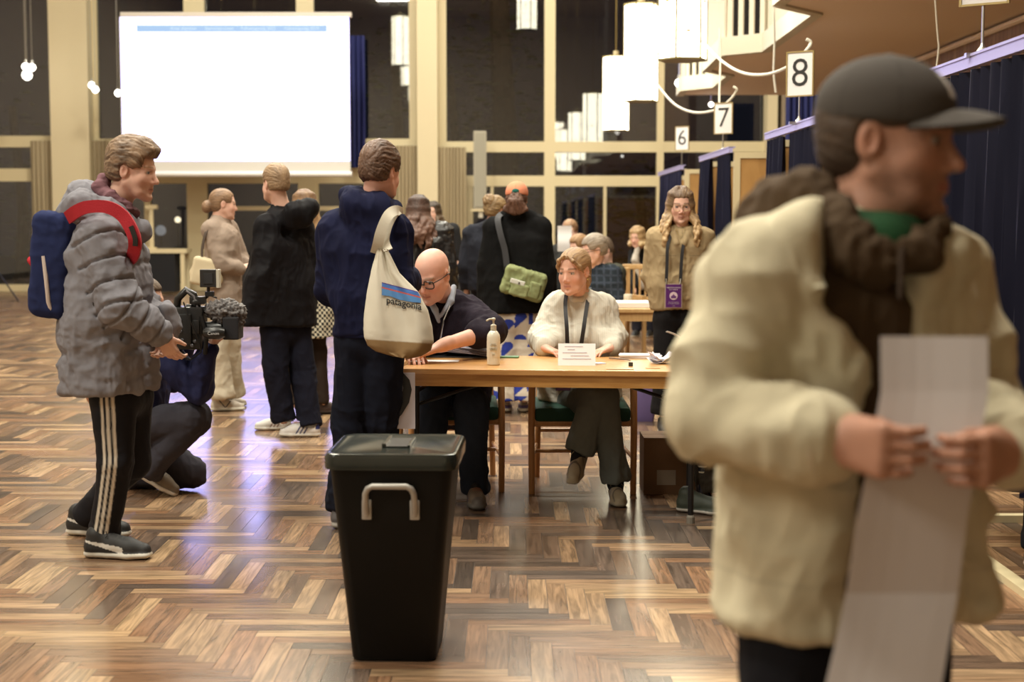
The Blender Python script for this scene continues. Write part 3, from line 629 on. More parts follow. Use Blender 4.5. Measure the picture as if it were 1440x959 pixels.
# far table and its things
tb2 = empty('side_table', (1.05, 12.1, 0), R(2), 'light wooden table behind the seated woman carrying a white tray', 'table')
T2 = Matrix.Translation((1.05, 12.1, 0))
s = MB(); s.box((-.95, -.4, .71), (.35, .4, .74), T2, bev=.004); s.build('tabletop', M_LIGHTW, tb2)
MB().box((-.92, -.38, .64), (.32, -.35, .71), T2).build('apron', M_LIGHTW, tb2); MB().box((-.92, .35, .64), (.32, .38, .71), T2).build('apron', M_LIGHTW, tb2)
for x in (-.88, .28):
    for y in (-.34, .34): s = MB(); s.box((x-.025, y-.025, 0), (x+.025, y+.025, .71), T2); s.build('leg', M_LIGHTW, tb2)
s = MB(); q = Vector((.95, 11.95, .74)); s.box(q+Vector((-.13, -.12, 0)), q+Vector((.17, .12, .045)), bev=.006); s.box(q+Vector((-.10, -.09, .045)), q+Vector((.17, .10, .052))); tag(s.build('paper_tray', M_PAPER), 'white tray of papers on the far table beside the dark shirted man', 'paper tray')
s = MB(); s.lathe([(.03, 0), (.036, .01), (.037, .085), (.033, .09)], (.98, 12.3, .74), 16); mg = s.build('mug', M_WHITE, smooth=True); tag(mg, 'white mug on the far table right of the grey haired man', 'mug')
def slat_chair(loc, rz, label):
    e = empty('slatted_chair', loc, rz, label, 'chair', 'light wooden slatted chairs at the back'); T = Matrix.Translation(loc) @ Matrix.Rotation(rz, 4, 'Z')
    for x in (-.22, .22):
        MB().box((x-.018, -.22, 0), (x+.018, -.18, .43), T).build('leg', M_LIGHTW, e); MB().box((x-.018, .2, 0), (x+.018, .24, .92), T).build('leg', M_LIGHTW, e)
        MB().box((x-.02, -.2, .62), (x+.02, .2, .65), T).build('armrest', M_LIGHTW, e); MB().box((x-.015, -.215, .43), (x+.015, -.185, .62), T).build('arm_post', M_LIGHTW, e)
    MB().box((-.24, -.24, .42), (.24, .22, .46), T, bev=.01).build('seat', M_LIGHTW, e)
    s = MB(); s.box((-.24, .2, .88), (.24, .24, .94), T, bev=.01); s.box((-.22, .205, .52), (.22, .235, .56), T); s.build('back_rail', M_LIGHTW, e)
    for k in range(6): x = -.17+k*.068; MB().box((x-.01, .21, .56), (x+.01, .23, .88), T).build('back_slat', M_LIGHTW, e)
    return e
slat_chair((1.57, 17.3, 0), R(170), 'light wooden slatted chair in front of the blonde woman in black')
slat_chair((1.13, 15.6, 0), R(20), 'light wooden chair behind the grey haired man in the dark shirt')
# ================================================================ bin
bc = Vector((-.385, 4.86, 0)); br = R(-2); e = empty('ballot_bin', bc, br, 'tall black plastic bin with a closed lid and a metal handle', 'bin')
TB = Matrix.Translation(bc) @ Matrix.Rotation(br, 4, 'Z')
def loft(s, secs, T, n=6, r=.04):
    """rounded rectangles: (hx, hy, z, rad)"""
    rings = []
    for (hx, hy, z, rad) in secs:
        ring = []
        for (sx, sy, a0) in ((1, 1, 0), (-1, 1, 90), (-1, -1, 180), (1, -1, 270)):
            for k in range(n+1):
                a = R(a0+90*k/n); ring.append(s.bm.verts.new(T @ Vector((sx*(hx-rad)+rad*math.cos(a), sy*(hy-rad)+rad*math.sin(a), z))))
        rings.append(ring)
    N = len(rings[0])
    for i in range(len(rings)-1):
        for k in range(N): s.bm.faces.new((rings[i][k], rings[i][(k+1) % N], rings[i+1][(k+1) % N], rings[i+1][k]))
    s.bm.faces.new(rings[0][::-1]); s.bm.faces.new(rings[-1]); return s
M_BIN = mat('bin_plastic', (.004, .0035, .003), .48, spec=.2, bump=.15, bscale=25)
loft(MB(), [(.133, .15, 0, .03), (.14, .157, .008, .035), (.2, .215, .66, .04), (.2, .215, .672, .04)], TB).build('body', M_BIN, e, smooth=True)
M_LID = mat('lid_plastic', (.022, .026, .022), .16, noise=.3, nscale=6)
loft(MB(), [(.206, .222, .648, .045), (.216, .232, .65, .05), (.217, .233, .688, .05), (.212, .228, .70, .048), (.2, .216, .703, .045), (.19, .206, .699, .04)], TB).build('lid', M_LID, e, smooth=True)
s = MB(); s.box((-.035, -.07, .700), (.045, .12, .7035), TB, bev=.001); s.build('slot_recess', mat('slot_dark', (.005, .005, .005), .3), e)
s = MB(); s.box((-.045, -.07, .699), (-.03, .12, .712), TB, bev=.003); s.box((.04, -.07, .699), (.05, .12, .708), TB, bev=.003); s.build('slot_flap', M_LID, e)
hz = [(-.078, -.205, .50), (-.08, -.222, .53), (-.078, -.235, .575), (-.07, -.24, .592), (-.055, -.242, .6), (.055, -.242, .6), (.07, -.24, .592), (.078, -.235, .575), (.08, -.222, .53), (.078, -.205, .50)]
s = MB(); s.tube([TB @ Vector(p) for p in hz], .0105, 10)
for x in (-.078, .078): s.box((x-.016, -.212, .485), (x+.016, -.198, .55), TB, bev=.004)
s.build('handle', mat('worn_metal_handle', (.42, .40, .37), .45, metal=.4), e, smooth=True)
for x in (-.078, .078): MB().lathe([(.006, -.004), (.006, .004)], TB @ Vector((x, -.213, .505)), 8, M=Matrix.Rotation(R(90), 3, 'X')).build('rivet', M_STEEL, e)
# ================================================================ things on the table
def T3(x, y, z=0, rz=0): return TT @ Matrix.Translation((x, y, TZ+z)) @ Matrix.Rotation(rz, 4, 'Z')
def tp(u, v):    # table-local from pixel on table top
    q = TT.inverted() @ F(u, v, TZ); return q.x, q.y
x, y = tp(694, 513); c = TT @ Vector((x, y, TZ)); e = empty('sanitiser_bottle', c, 0, 'clear pump bottle of hand sanitiser on the table edge', 'bottle')
M_BOT = mat('bottle_plastic', (.80, .78, .66), .25)
MB().lathe([(.028, 0), (.032, .004), (.0325, .135), (.03, .15), (.02, .166), (.011, .172), (.011, .178)], c, 24).build('bottle_body', M_BOT, e, smooth=True)
MB().lathe([(.0145, .172), (.0145, .196), (.008, .2), (.005, .203), (.005, .22), (.010, .222), (.010, .23), (.006, .233)], c, 16).build('pump', M_WHITE, e, smooth=True)
s = MB(); s.tube([c+Vector((0, 0, .227)), c+Vector((-.02, -.012, .227)), c+Vector((-.034, -.02, .219))], .0045, 8); s.build('spout', M_WHITE, e)
MB().lathe([(.0331, .04), (.0331, .12)], c, 24).build('label', mat('bottle_label', (.78, .76, .66), .5), e, smooth=True)
s = MB()
for k, (wd, zz) in enumerate(((.012, .105), (.016, .098), (.02, .085), (.02, .08), (.018, .075), (.006, .055), (.006, .05))): s.box(c+Vector((-wd, -.0345, zz)), c+Vector((wd, -.0325, zz+.0018)))
s.build('label_print', mat('label_print', (.45, .45, .38), .6), e)
def paper(name, u, v, w, d, rz, label, cat='paper', th=.001, z=0, m=None, curl=0, group=None):
    x, y = tp(u, v); T = T3(x, y, z+.0015, rz); g = []
    for i in range(9):
        row = []
        for j in range(7):
            a = (i/8-.5)*w; b = (j/6-.5)*d; row.append(T @ Vector((a, b, curl*((i/8-.5)**2)*1.5+th/2+(.003*random.random() if curl else 0))))
        g.append(row)
    s = MB(); s.sheet(g, th); return tag(s.build(name, m or M_PAPER, smooth=True), label, cat, group)
M_PLIL = mat('paper_lilac', (.70, .66, .78), .7); M_PCREAM = mat('paper_cream', (.75, .68, .50), .7)
paper('paper_sheet', 612, 508, .24, .10, R(4), 'white sheet under the hand of the bald man')
M_FOLD = mat('folder_black', (.03, .03, .035), .5)
x, y = tp(648, 503); T = T3(x, y, 0, R(-2)); e = empty('paper_binder', T @ Vector((0, 0, 0)), 0, 'open binder with thick curled pages in front of the bald man', 'binder')
s = MB(); s.box((-.2, -.02, .001), (.16, .15, .006), T); s.build('cover', M_FOLD, e)
for k in range(6):
    g = []
    for i in range(11):
        a = i/10; row = []
        for j in range(5): row.append(T @ Vector((-.10+a*.27, -.01+j*.035, .01+k*.0035+.045*(1-a)**1.3*(.55+k*.1)+.006*math.sin(a*4+k)*a)))
        g.append(row)
    s = MB(); s.sheet(g, .0018); s.build('page', M_PLIL if k % 2 else mat('page_grey', (.35, .33, .42), .7), e, smooth=True)
x, y = tp(716, 503); s = MB(); s.box((-.05, -.03, .0005), (.05, .03, .008), T3(x, y)); tag(s.build('green_card', mat('green_card', (.12, .28, .14), .6)), 'flat green card lying behind the pump bottle', 'card')
x, y = tp(811, 514); T = T3(x, y, 0, R(3)); e = empty('tent_card', T @ Vector((0, 0, 0)), 0, 'folded white paper name card standing in front of the woman in white', 'card')
a = math.radians(22); s = MB(); hh = .105; s.prism([T @ Vector(p) for p in ((-.092, 0, 0), (-.092, .045, hh), (-.092, .09, 0), (-.092, .088, 0), (-.092, .045, hh-.003), (-.092, .002, 0))], (T.to_3x3() @ Vector((.184, 0, 0)))); s.build('folded_card', M_PAPER, e)
s = MB()
for r_, (a0, a1) in enumerate(((-.06, .03), (-.045, -.01), (-.07, .05), (-.03, .06), (-.07, .07))):
    t = .85-r_*.14; s.box((a0, .045*t-.0015, hh*t), (a1, .045*t-.0005, hh*t+.0025), T)
s.build('printed_lines', mat('faint_print', (.55, .5, .62), .7), e)
paper('paper_slip', 843, 511, .05, .06, R(30), 'small white slip sticking out beside the name card')
for k in range(5): paper('ballot_paper', 901+random.uniform(-2, 2), 503, .21, .12, R(random.uniform(-6, 6)), 'thin printed sheet in the flat white stack at the right of the table', z=k*.0035, th=.003, m=M_PAPER if k != 2 else M_PLIL, group='sheets of the flat stack')
for k in range(5): paper('ballot_paper', 930+random.uniform(-3, 3), 511, .11, .09, R(random.uniform(-25, 25)), 'loose curled slip in the little heap at the right of the table', z=k*.005, th=.0015, curl=.05+random.random()*.05, m=(M_PAPER, M_PLIL)[k % 2], group='slips in the loose heap')
paper('ballot_paper', 958, 503, .1, .08, R(10), 'cream sheet at the right edge of the paper heap', m=M_PCREAM)
x, y = tp(887, 515); s = MB(); s.box((-.011, -.008, 0), (.011, .008, .02), T3(x, y), bev=.002); tag(s.build('rubber_stamp', mat('stamp_dark', (.04, .04, .03), .5)), 'tiny dark block standing among the papers', 'stamp')
x, y = tp(873, 507); s = MB(); A = T3(x, y, .008); s.tube([A @ Vector((-.06, .05, 0)), A @ Vector((.035, -.03, 0)), A @ Vector((.05, -.04, -.003))], .005, 8, r1=.003); tag(s.build('pen', mat('pen_brown', (.2, .14, .1), .4)), 'brown pen pointing at the white stack', 'pen')
paper('card', 872, 519, .13, .05, R(0), 'clear plastic strip lying at the front edge of the table', m=mat('clear_strip', (.6, .5, .3), .2), th=.002, cat='plastic strip')
paper('card', 918, 518, .07, .03, R(5), 'small orange tag near the front edge of the table', m=mat('orange_tag', (.55, .28, .08), .6), cat='tag')
# number nine sheet at the left end of the table
p0 = P(545, 603, 6.88); p1 = P(583.5, 524, 6.88); s = MB(); s.box((p0.x-.05, 6.88, p0.z), (p1.x, 6.883, p1.z)); e = s.build('queue_sign', mat('sign_sheet', (.6, .58, .66), .7)); tag(e, 'white sheet with a black numeral 9 hanging at the left end of the table', 'sign')
text_mesh('numeral', '9', .36, at(P(556, 563, 6.877)), M_INK, e, bold=.002)
# cardboard box
q = F(905, 695); e = empty('cardboard_box', (q.x+.19, q.y+.13, 0), 0, 'brown cardboard box on the floor under the right end of the table', 'box'); s = MB(); s.box((q.x, q.y, 0), (q.x+.38, q.y+.26, .3)); M_CARD = mat('cardboard', (.16, .085, .04), .8, noise=.15); s.build('carton', M_CARD, e)
s = MB(); s.box((q.x, q.y-.002, .296), (q.x+.38, q.y+.13, .302)); s.box((q.x, q.y+.135, .296), (q.x+.38, q.y+.262, .302)); s.build('flap', M_CARD, e)
s = MB(); s.box((q.x+.07, q.y-.0015, .05), (q.x+.17, q.y, .13)); s.build('paper_label', mat('box_label', (.3, .26, .22), .7), e)
s = MB(); s.lathe([(.035, 0), (.035, .2), (.02, .235), (.013, .24), (.013, .27)], (q.x+.30, q.y-.12, 0), 16); o = s.build('bottle', mat('dark_bottle', (.02, .02, .03), .2), smooth=True); tag(o, 'dark bottle with white rings standing by the cardboard box', 'bottle')
s = MB()
for z in (.10, .14, .17): s.lathe([(.0355, z), (.0355, z+.008)], (q.x+.30, q.y-.12, 0), 16)
s.build('ring_marks', M_WHITE, o)
# lilac bag behind
s = MB(); q = F(905, 592); loft(s, [(.07, .04, 0, .02), (.08, .05, .05, .03), (.07, .04, .28, .02), (.05, .02, .33, .01)], Matrix.Translation(q)); tag(s.build('shopping_bag', mat('lilac_bag', (.16, .12, .3), .6), smooth=True), 'lilac bag on the floor behind the table legs', 'bag')
# ================================================================ left side furniture
Yl = 28.6; a = P(203, 356, Yl); b = P(262, 350, Yl); e = empty('high_table', (a.x+.4, Yl+.25, 0), 0, 'cream high table with a black cloth before the glazed door', 'table')
MB().box((a.x, Yl, a.z), (b.x, Yl+.5, b.z)).build('tabletop', M_FRAME, e)
q = P(245, 356, Yl); MB().box((a.x+.02, Yl+.02, .05), (q.x, Yl+.46, a.z)).build('black_cloth', mat('black_cloth', (.006, .006, .008), .9), e)
for uu in (256,): q = P(uu, 356, Yl); [MB().box((q.x-.04, Yl+yy, 0), (q.x+.04, Yl+yy+.05, a.z)).build('leg', M_FRAME, e) for yy in (.02, .42)]
q = P(213.5, 350, Yl+.1); t = P(213.5, 288, Yl+.1); s = MB(); s.box((q.x-.035, q.y, b.z), (q.x+.035, q.y+.05, t.z)); s.box((q.x-.11, q.y-.02, t.z-.08), (q.x+.12, q.y+.08, t.z)); s.box((q.x-.08, q.y-.03, b.z), (q.x+.08, q.y+.08, b.z+.03)); tag(s.build('sign_post', M_FRAME), 'short cream post with a cross bar standing on the high table', 'post')
a = P(-14, 368, 25.9); e = empty('light_stand', (a.x, a.y, 0), 0, 'dark tripod stand at the left edge of the picture', 'stand')
for (dx, dy) in ((.49, 0), (.18, -.3), (-.4, .1)): MB().tube([(a.x, a.y, .75), (a.x+dx, a.y+dy, .01)], .014, 6).build('leg', M_BLACKM, e)
s = MB(); s.tube([(a.x, a.y, .35), (a.x+.26, a.y, .35)], .01, 6); s.build('brace', M_BLACKM, e); MB().tube([(a.x, a.y, .35), (a.x, a.y, 1.5)], .015, 8).build('pole', M_BLACKM, e)
# ================================================================ the garden outside
g = MB(); g.box((-30, YW+.4, -.1), (20, 60, -.02)); o = g.build('floor', mat('terrace', (.03, .03, .035), .5)); o['kind'] = 'structure'
M_LEAF = mat('leaf_dark', (.05, .06, .015), .6); M_BARK = mat('bark', (.09, .055, .035), .9, noise=.4)
def tree(u, Y, h, w, label, n=420, seed=0, trunk=.18):
    rnd = random.Random(seed); p = P(u, 409, Y); x = p.x; e = empty('garden_tree', (x, Y, -.02), 0, label, 'tree', 'trees and shrubs outside'); s = MB()
    s.tube([(x, Y, -.02), (x+.1, Y, h*.4), (x-.1, Y, h)], trunk, 8, r1=trunk*.5); s.build('trunk', M_BARK, e, smooth=True); s = MB()
    for _ in range(n):
        c = Vector((x+rnd.gauss(0, w), Y+rnd.gauss(0, w*.7), abs(rnd.gauss(h*.6, h*.3)))); M = Matrix.Rotation(rnd.uniform(0, 6), 3, 'Z') @ Matrix.Rotation(rnd.uniform(-1, 1), 3, 'X'); l_ = rnd.uniform(.08, .2)
        q = [c+M @ Vector(t) for t in ((-l_, 0, 0), (0, -l_*.4, .02), (l_, 0, 0), (0, l_*.4, .02))]; vs = [s.bm.verts.new(t) for t in q]; s.bm.faces.new(vs)
    s.build('foliage', M_LEAF, e)
tree(705, 33.5, 7.5, .45, 'dim tree trunk with sparse leaves outside the tall window', 500, 1, .38)
tree(640, 36, 5, .4, 'dim leafy shrub outside beside the grey column speaker', 400, 2); tree(560, 34, 6, .5, 'dim shrub outside left of the middle pillar', 300, 3)
tree(765, 37, 3, .5, 'low dim shrub outside below the tree', 400, 4); tree(900, 33, 2.5, .6, 'low dim shrub outside the right window', 350, 5); tree(30, 33, 4, .9, 'dim shrub outside the leftmost window', 300, 6)
def glow(u, v, Y, r, col, st, label):
    p = P(u, v, Y); s = MB(); s.lathe([(r*math.cos(a*PI/8), r*math.sin(a*PI/8)) for a in range(-3, 5)], p, 16); e = empty('garden_lamp', (p.x, p.y, -.02), 0, label, 'lamp'); s.build('globe', mat('lampglow%d' % int(u), col, .5, emit=st), e, smooth=True); MB().tube([(p.x, p.y, -.02), (p.x, p.y, p.z-.5*r)], .02, 5).build('post', M_BLACKM, e)
for u, v, r, c, k, l_ in ((250, 309, .07, (1, .8, .5), 3, 'warm glowing lamp outside seen through the glazed door'), (226, 324, .12, (.6, .6, .62), .5, 'pale lamp outside left of the door frame'), (35, 354, .07, (.8, .8, .9), 3, 'tiny white lamp outside the leftmost door'), (267, 318, .06, (.6, .6, 1), 2, 'tiny bluish lamp outside by the door frame')): glow(u, v, 33, r, c, k, l_)
# ================================================================ people: tools
M_SKIN = mat('skin', (.6, .36, .26), .5, attr=True, sss=.06, spec=.35)
M_HAIR = mat('hair', (.2, .12, .06), .55, attr=True, bump=.5, bscale=120, stretch=(1, 1, .25))
M_CLOTH = mat('cloth', (.5, .5, .5), spec=.15, rough= .88, attr=True, bump=.25, bscale=500)
M_KNIT = mat('knit', (.5, .5, .5), spec=.15, rough= .95, attr=True, bump=.5, bscale=250, stretch=(1, 1, .2))
M_SMOOTH = mat('smooth_cloth', (.5, .5, .5), .7, spec=.15, attr=True)
M_LEATHER = mat('leather', (.5, .5, .5), .32, attr=True, bump=.2, bscale=150)
M_SHOE = mat('shoe', (.5, .5, .5), .6, attr=True)
SKIN = np.array((.70, .43, .335))
def Vv(a, b, t): return Vector(a)*(1-t)+Vector(b)*t
def skel(x, y, h, f, z0=0.0, head_f=None, k=1.0):
    f = Vector((f[0], f[1], 0)).normalized(); r = Vector((f.y, -f.x, 0)); b = Vector((x, y, z0)); Z = Vector((0, 0, 1))
    J = dict(f=f, r=r, k=k, base=Vector((x, y, z0)), hu=Z.copy(), hf=Vector(head_f) if head_f else f.copy())
    J['head'] = b+Z*(h-.118*k)+f*.03; J['neck'] = b+Z*(h*.835); J['C'] = b+Z*h*.735; J['W'] = b+Z*h*.62; J['M'] = b+Z*h*.50
    for s, n in ((1, 'R'), (-1, 'L')):
        J['sh'+n] = b+Z*h*.805+r*s*h*.102; J['el'+n] = b+Z*h*.625+r*s*h*.135-f*.02; J['wr'+n] = b+Z*h*.48+r*s*h*.135+f*.04
        J['hip'+n] = b+Z*h*.515+r*s*h*.052; J['kn'+n] = b+Z*h*.285+r*s*h*.055+f*.02; J['an'+n] = b+Z*h*.05+r*s*h*.058-f*.02
        J['hd'+n] = (Vector((0, 0, -1))+f*.15, r*(-s), .5, .05)
    return J
def over(J, Y0, **kw):
    for k_, v in kw.items():
        J[k_] = P(v[0], v[1], Y0+(v[2] if len(v) > 2 else 0))
    return J
def hl(J, s, f, u):   # head local -> world
    fr = frame(J['hf'], J['hu']); k = J['k']; h = V3(J['head']); return h + k*(s*fr[0]+f*fr[1]+u*fr[2])
def add_head(S, J, nose=1.0, jaw=1.0, fat=0.0, smile=0, fem=0):
    fr = frame(J['hf'], J['hu']); k = J['k']
    def p(s, f, u): return hl(J, s, f, u)
    def E(s, f, u, r, kk=.015, op='u'): S.ell(p(s, f, u), np.array(r)*k, fr, kk*k, op)
    E(0, -.018, .036, (.075, .097, .084)); E(0, .028, -.03, (.060+fat, .062, .082), .03)
    for s in (-1, 1):
        S.chain([p(s*.052*jaw, .0, -.05), p(s*.036*jaw, .048, -.086), p(0, .066, -.100)], [(.022+fat)*k, .019*k, .019*k], .022*k)
        E(s*.040, .050, -.032, (.022, .02, .024), .03)
        S.cone(p(s*.040, .066, .022), p(s*.009, .079, .019), (.0105-.003*fem)*k, (.0105-.003*fem)*k, .012*k)
    E(0, .079-.002*fem, -.104, ((.018-.003*fem)*jaw, .014, .014), .015)
    S.cone(p(0, .076, .010), p(0, (.103-.004*fem)*nose, -.034+.002*fem), (.0075-.001*fem)*k, (.0115-.002*fem)*k, .012*k)
    for s in (-1, 1): E(s*.0115, .091, -.040, (.009, .010, .007), .006)
    E(0, .070, -.066, (.028, .018, .020), .015); S.cone(p(-.014, .093, -.0875), p(.014, .093, -.0875), .006*k, .006*k, .008*k, 's')
    for s in (-1, 1):
        S.cone(p(0, .0875, -.0635), p(s*.022, .076, -.0665+smile), .0072*k, .004*k, .004*k)
        S.cone(p(0, .0865, -.0735), p(s*.019, .076, -.0715+smile), .0085*k, .004*k, .004*k)
    for s in (-1, 1):
        E(s*.032, .092, .001, (.017, .014, .0115), .009, 's'); E(s*.032, .0665, .001, (.0145, .0145, .0145), .002)
        S.cone(p(s*.046, .070, .006), p(s*.018, .078, .008), .0045*k, .0045*k, .004*k)
        E(s*.0755, -.014, -.006, (.009, .019, .032), .008); E(s*.082, -.008, -.004, (.006, .009, .018), .004, 's')
def face_col(J, skin=SKIN, brow=(.12, .07, .03), lip=(.45, .16, .13), stub=0, stubc=(.2, .12, .08), gaze=(0, 0), eye=(.05, .08, .10), blush=.1, noface=False):
    fr = frame(J['hf'], J['hu']); k = J['k']; h = V3(J['head']); skin = np.array(skin)
    def fn(V):
        q = ((V-h) @ fr.T)/k; s, f, u = q[:, 0], q[:, 1], q[:, 2]; a = np.abs(s); n = len(V); C = np.tile(skin, (n, 1))
        C *= (1+.06*vnoise(V, (40, 40, 40), 2))[:, None]
        def mix(m, c): C[:] = C*(1-m[:, None]) + np.array(c)*m[:, None]
        inh = (np.abs(u) < .14) & (a < .1) & (np.abs(f) < .13)
        g = np.exp(-((a-.042)**2+(u+.035)**2)/.0006)*(f > .03)*inh; mix(g*blush*2, skin*np.array((1.0, .72, .72)))
        g = np.exp(-(s**2+(u+.036)**2)/.0003)*(f > .09)*inh; mix(g*blush*2, skin*np.array((1.0, .75, .75)))
        d = np.sqrt((a-.078)**2+(f+.012)**2+(u+.008)**2); mix(np.clip(1-d/.03, 0, 1)*.25*inh, skin*np.array((1, .6, .55)))
        if stub:
            m = np.clip((-.035-u)/.02, 0, 1)*np.clip((f+.01)/.03, 0, 1)*inh*(1-np.exp(-((a-.0)**2)/.0006)*(u > -.095)*(u < -.058)*.0)
            m *= 1-np.clip(1-np.abs(u+.069)/.010, 0, 1)*(a < .025); m2 = np.exp(-((u+.052)/.007)**2)*(a < .03)*(f > .05)*inh; mix(np.clip(np.maximum(m, m2)*stub*(.85+.3*vnoise(V, (150, 150, 150), 5)), 0, 1), stubc)
        if noface: return np.clip(C, 0, 1)
        m = np.exp(-((u-.0225-.004*np.cos((a-.03)*60))/.0042)**2)*(a > .013)*(a < .052)*(f > .045)*inh; mix(m*.85, brow)
        m = np.exp(-(((u+.0685)/.0075)**2))*np.clip((.025-a)/.005, 0, 1)*(f > .062)*inh; mix(m*.75, lip)
        m = np.exp(-(((u+.0687)/.0016)**2))*(a < .023)*(f > .06)*inh; mix(m*.6, np.array(lip)*.3)
        de = np.sqrt((a-.032)**2+(f-.0665)**2+(u-.001)**2); on = (de < .0158)*(f > .071)*(np.abs(u-.001) < .0058)*(np.abs(a-.032) < .0125)*inh
        mix(on*1.0, (.42, .37, .34)); gz = np.sqrt((s-np.sign(s)*.032-gaze[0])**2+(u-.001-gaze[1])**2); mix(on*np.clip((.0075-gz)/.0015, 0, 1), eye)
        m = np.exp(-((u-.0072)/.0022)**2)*(np.abs(a-.032) < .015)*(f > .06)*inh; mix(m*.8, (.10, .06, .045))
        return np.clip(C, 0, 1)
    return fn
def add_hand(S, w, d, n, side, curl=.4, spread=.06, k=1.0, curls=None, thumb=.5):
    """w wrist, d direction of fingers, n palm normal, side=+1 right hand / -1 left hand"""
    d = Vector(d).normalized(); n = Vector(n); n = (n-d*n.dot(d)).normalized(); t = d.cross(n)*side   # t points to the thumb
    w = Vector(w); q = lambda a, b, c=0: w+d*a*k+t*b*k+n*c*k
    for b0, b1, r0, r1 in ((.012, .030, .017, .0125), (.004, .011, .018, .013), (-.006, -.009, .018, .013), (-.014, -.028, .016, .0115)):
        S.cone(q(.0, b0), q(.085, b1), r0*k, r1*k, .014*k)
    S.cone(q(-.03, 0), q(.01, 0), .024*k, .022*k, .02*k); S.cone(q(.02, .022, .006), q(.05, .03, .008), .016*k, .012*k, .012*k)
    L = (.070, .079, .073, .057); B = (.030, .011, -.009, -.028)
    for i in range(4):
        c = curl if curls is None else curls[i]; sp_ = (1.5-i)*spread; p = q(.088-(.006 if i == 3 else 0), B[i]); a = c*.7; dirn = (d+t*sp_).normalized(); r = .0088-(.0010 if i == 3 else 0)
        for seg, fr_ in enumerate((.45, .30, .25)):
            dd = dirn*math.cos(a)+n*math.sin(a); p2 = p+dd*L[i]*fr_*k; S.cone(p, p2, (r-.0008*seg)*k, (r-.0008*(seg+1))*k, .003); p = p2; a += c*.9
    p = q(.028, .03, .006); dd = (d*.75+t*.75*(1.2-thumb)+n*.6*thumb).normalized(); p2 = p+dd*.036*k; S.cone(p, p2, .0115*k, .0102*k, .008*k)
    dd = (dd+d*.3*thumb+n*.35*thumb-t*.35*thumb).normalized(); p3 = p2+dd*.034*k; S.cone(p2, p3, .0102*k, .0078*k, .004)
def body(J, parent, col, h=.006, thin=1.0, hands=True, head=None, feet=True, arms=None):
    S = SDF(h); add_head(S, J, **(head or {})); k = J['k']
    S.cone(hl(J, 0, -.030, -.045), V3(J['neck']), .052*k, .058*k, .03); 
    r = J['r']; C, W, M = J['C'], J['W'], J['M']
    for t in (-1, 0, 1): S.chain([C+r*t*.09, W+r*t*.06, M+r*t*.07], [.085*thin, .075*thin, .09*thin], .03)
    S.cone(J['shR'], J['shL'], .045*thin, .045*thin, .03); S.cone(J['neck'], Vv(J['shR'], J['shL'], .5), .055, .06, .03)
    ar = arms or (.045, .038, .036, .026)
    for n, sd in (('R', 1), ('L', -1)):
        S.cone(J['sh'+n], J['el'+n], ar[0]*thin, ar[1]*thin, .02); e, w = J['el'+n], J['wr'+n]; S.cone(e, Vv(e, w, .3), ar[1]*thin, ar[2]*thin, .01); S.cone(Vv(e, w, .3), w, ar[2]*thin, ar[3], .01)
        if hands:
            hd = J['hd'+n]; add_hand(S, w+(Vector(hd[0]).normalized())*.012, hd[0], hd[1], sd, hd[2], hd[3], k*(hd[4] if len(hd) > 4 else 1.0), thumb=(hd[5] if len(hd) > 5 else .5))
        S.chain([J['hip'+n], J['kn'+n]], [.075*thin, .05*thin], .03); S.chain([J['kn'+n], Vv(J['kn'+n], J['an'+n], .35), J['an'+n]], [.048*thin, .046*thin, .032], .015)
        if False: 
            tf = J.get('ft'+n, J['f']); S.cone(J['an'+n], J['an'+n]+Vector(tf)*.09+Vector((0, 0, -.03)), .03, .022, .015)
    return S.build('body', M_SKIN, parent, col)
def garment(name, J, parent, m, col, w, d, sl=(.062, .055, .042), hem=None, neck=.06, amp=.006, fr=(9, 9, 5), h=.008, seed=0, sleeve=1.0, extra=None, arms='RL', pts=None, post=None, smooth=1, cuts=True, shr=.06, side=None, f2=None, kk=.04):
    """upper garment; w, d = half widths and half depths at chest, waist, hem"""
    S = SDF(h); r = J['r'] if side is None else side; C, W, M = pts or (J['C'], J['W'], J['M']); rM = f2 or r
    for t in (-1, -.5, 0, .5, 1):
        S.chain([C+r*t*(w[0]-d[0]), W+(r+rM)*.5*t*(w[1]-d[1]), M+rM*t*(w[2]-d[2])], d, kk)
    S.cone(J['shR'], J['shL'], shr, shr, .05)
    for n in 'RL': S.cone(J['neck']-Vector((0, 0, .01)), J['sh'+n], neck, shr, .03)
    for n in arms:
        e, ww = J['el'+n], J['wr'+n]; S.cone(J['sh'+n], e, sl[0], sl[1], .03)
        if sleeve > 0: S.cone(e, Vv(e, ww, sleeve), sl[1], sl[1]+(sl[2]-sl[1])*sleeve, .02)
    if extra: extra(S)
    if cuts:
        up = (W-M).normalized(); fo = rM.cross(up); c = M-up*(.15)
        S.box(c, (.5, .5, .15), np.array([rM.normalized()[:], fo.normalized()[:], up[:]]), .001, .01, 's')
    if post: post(S)
    return S.build(name, m, parent, col, (lambda V: folds(V, fr, seed)*amp*1.3) if amp else None, smooth)
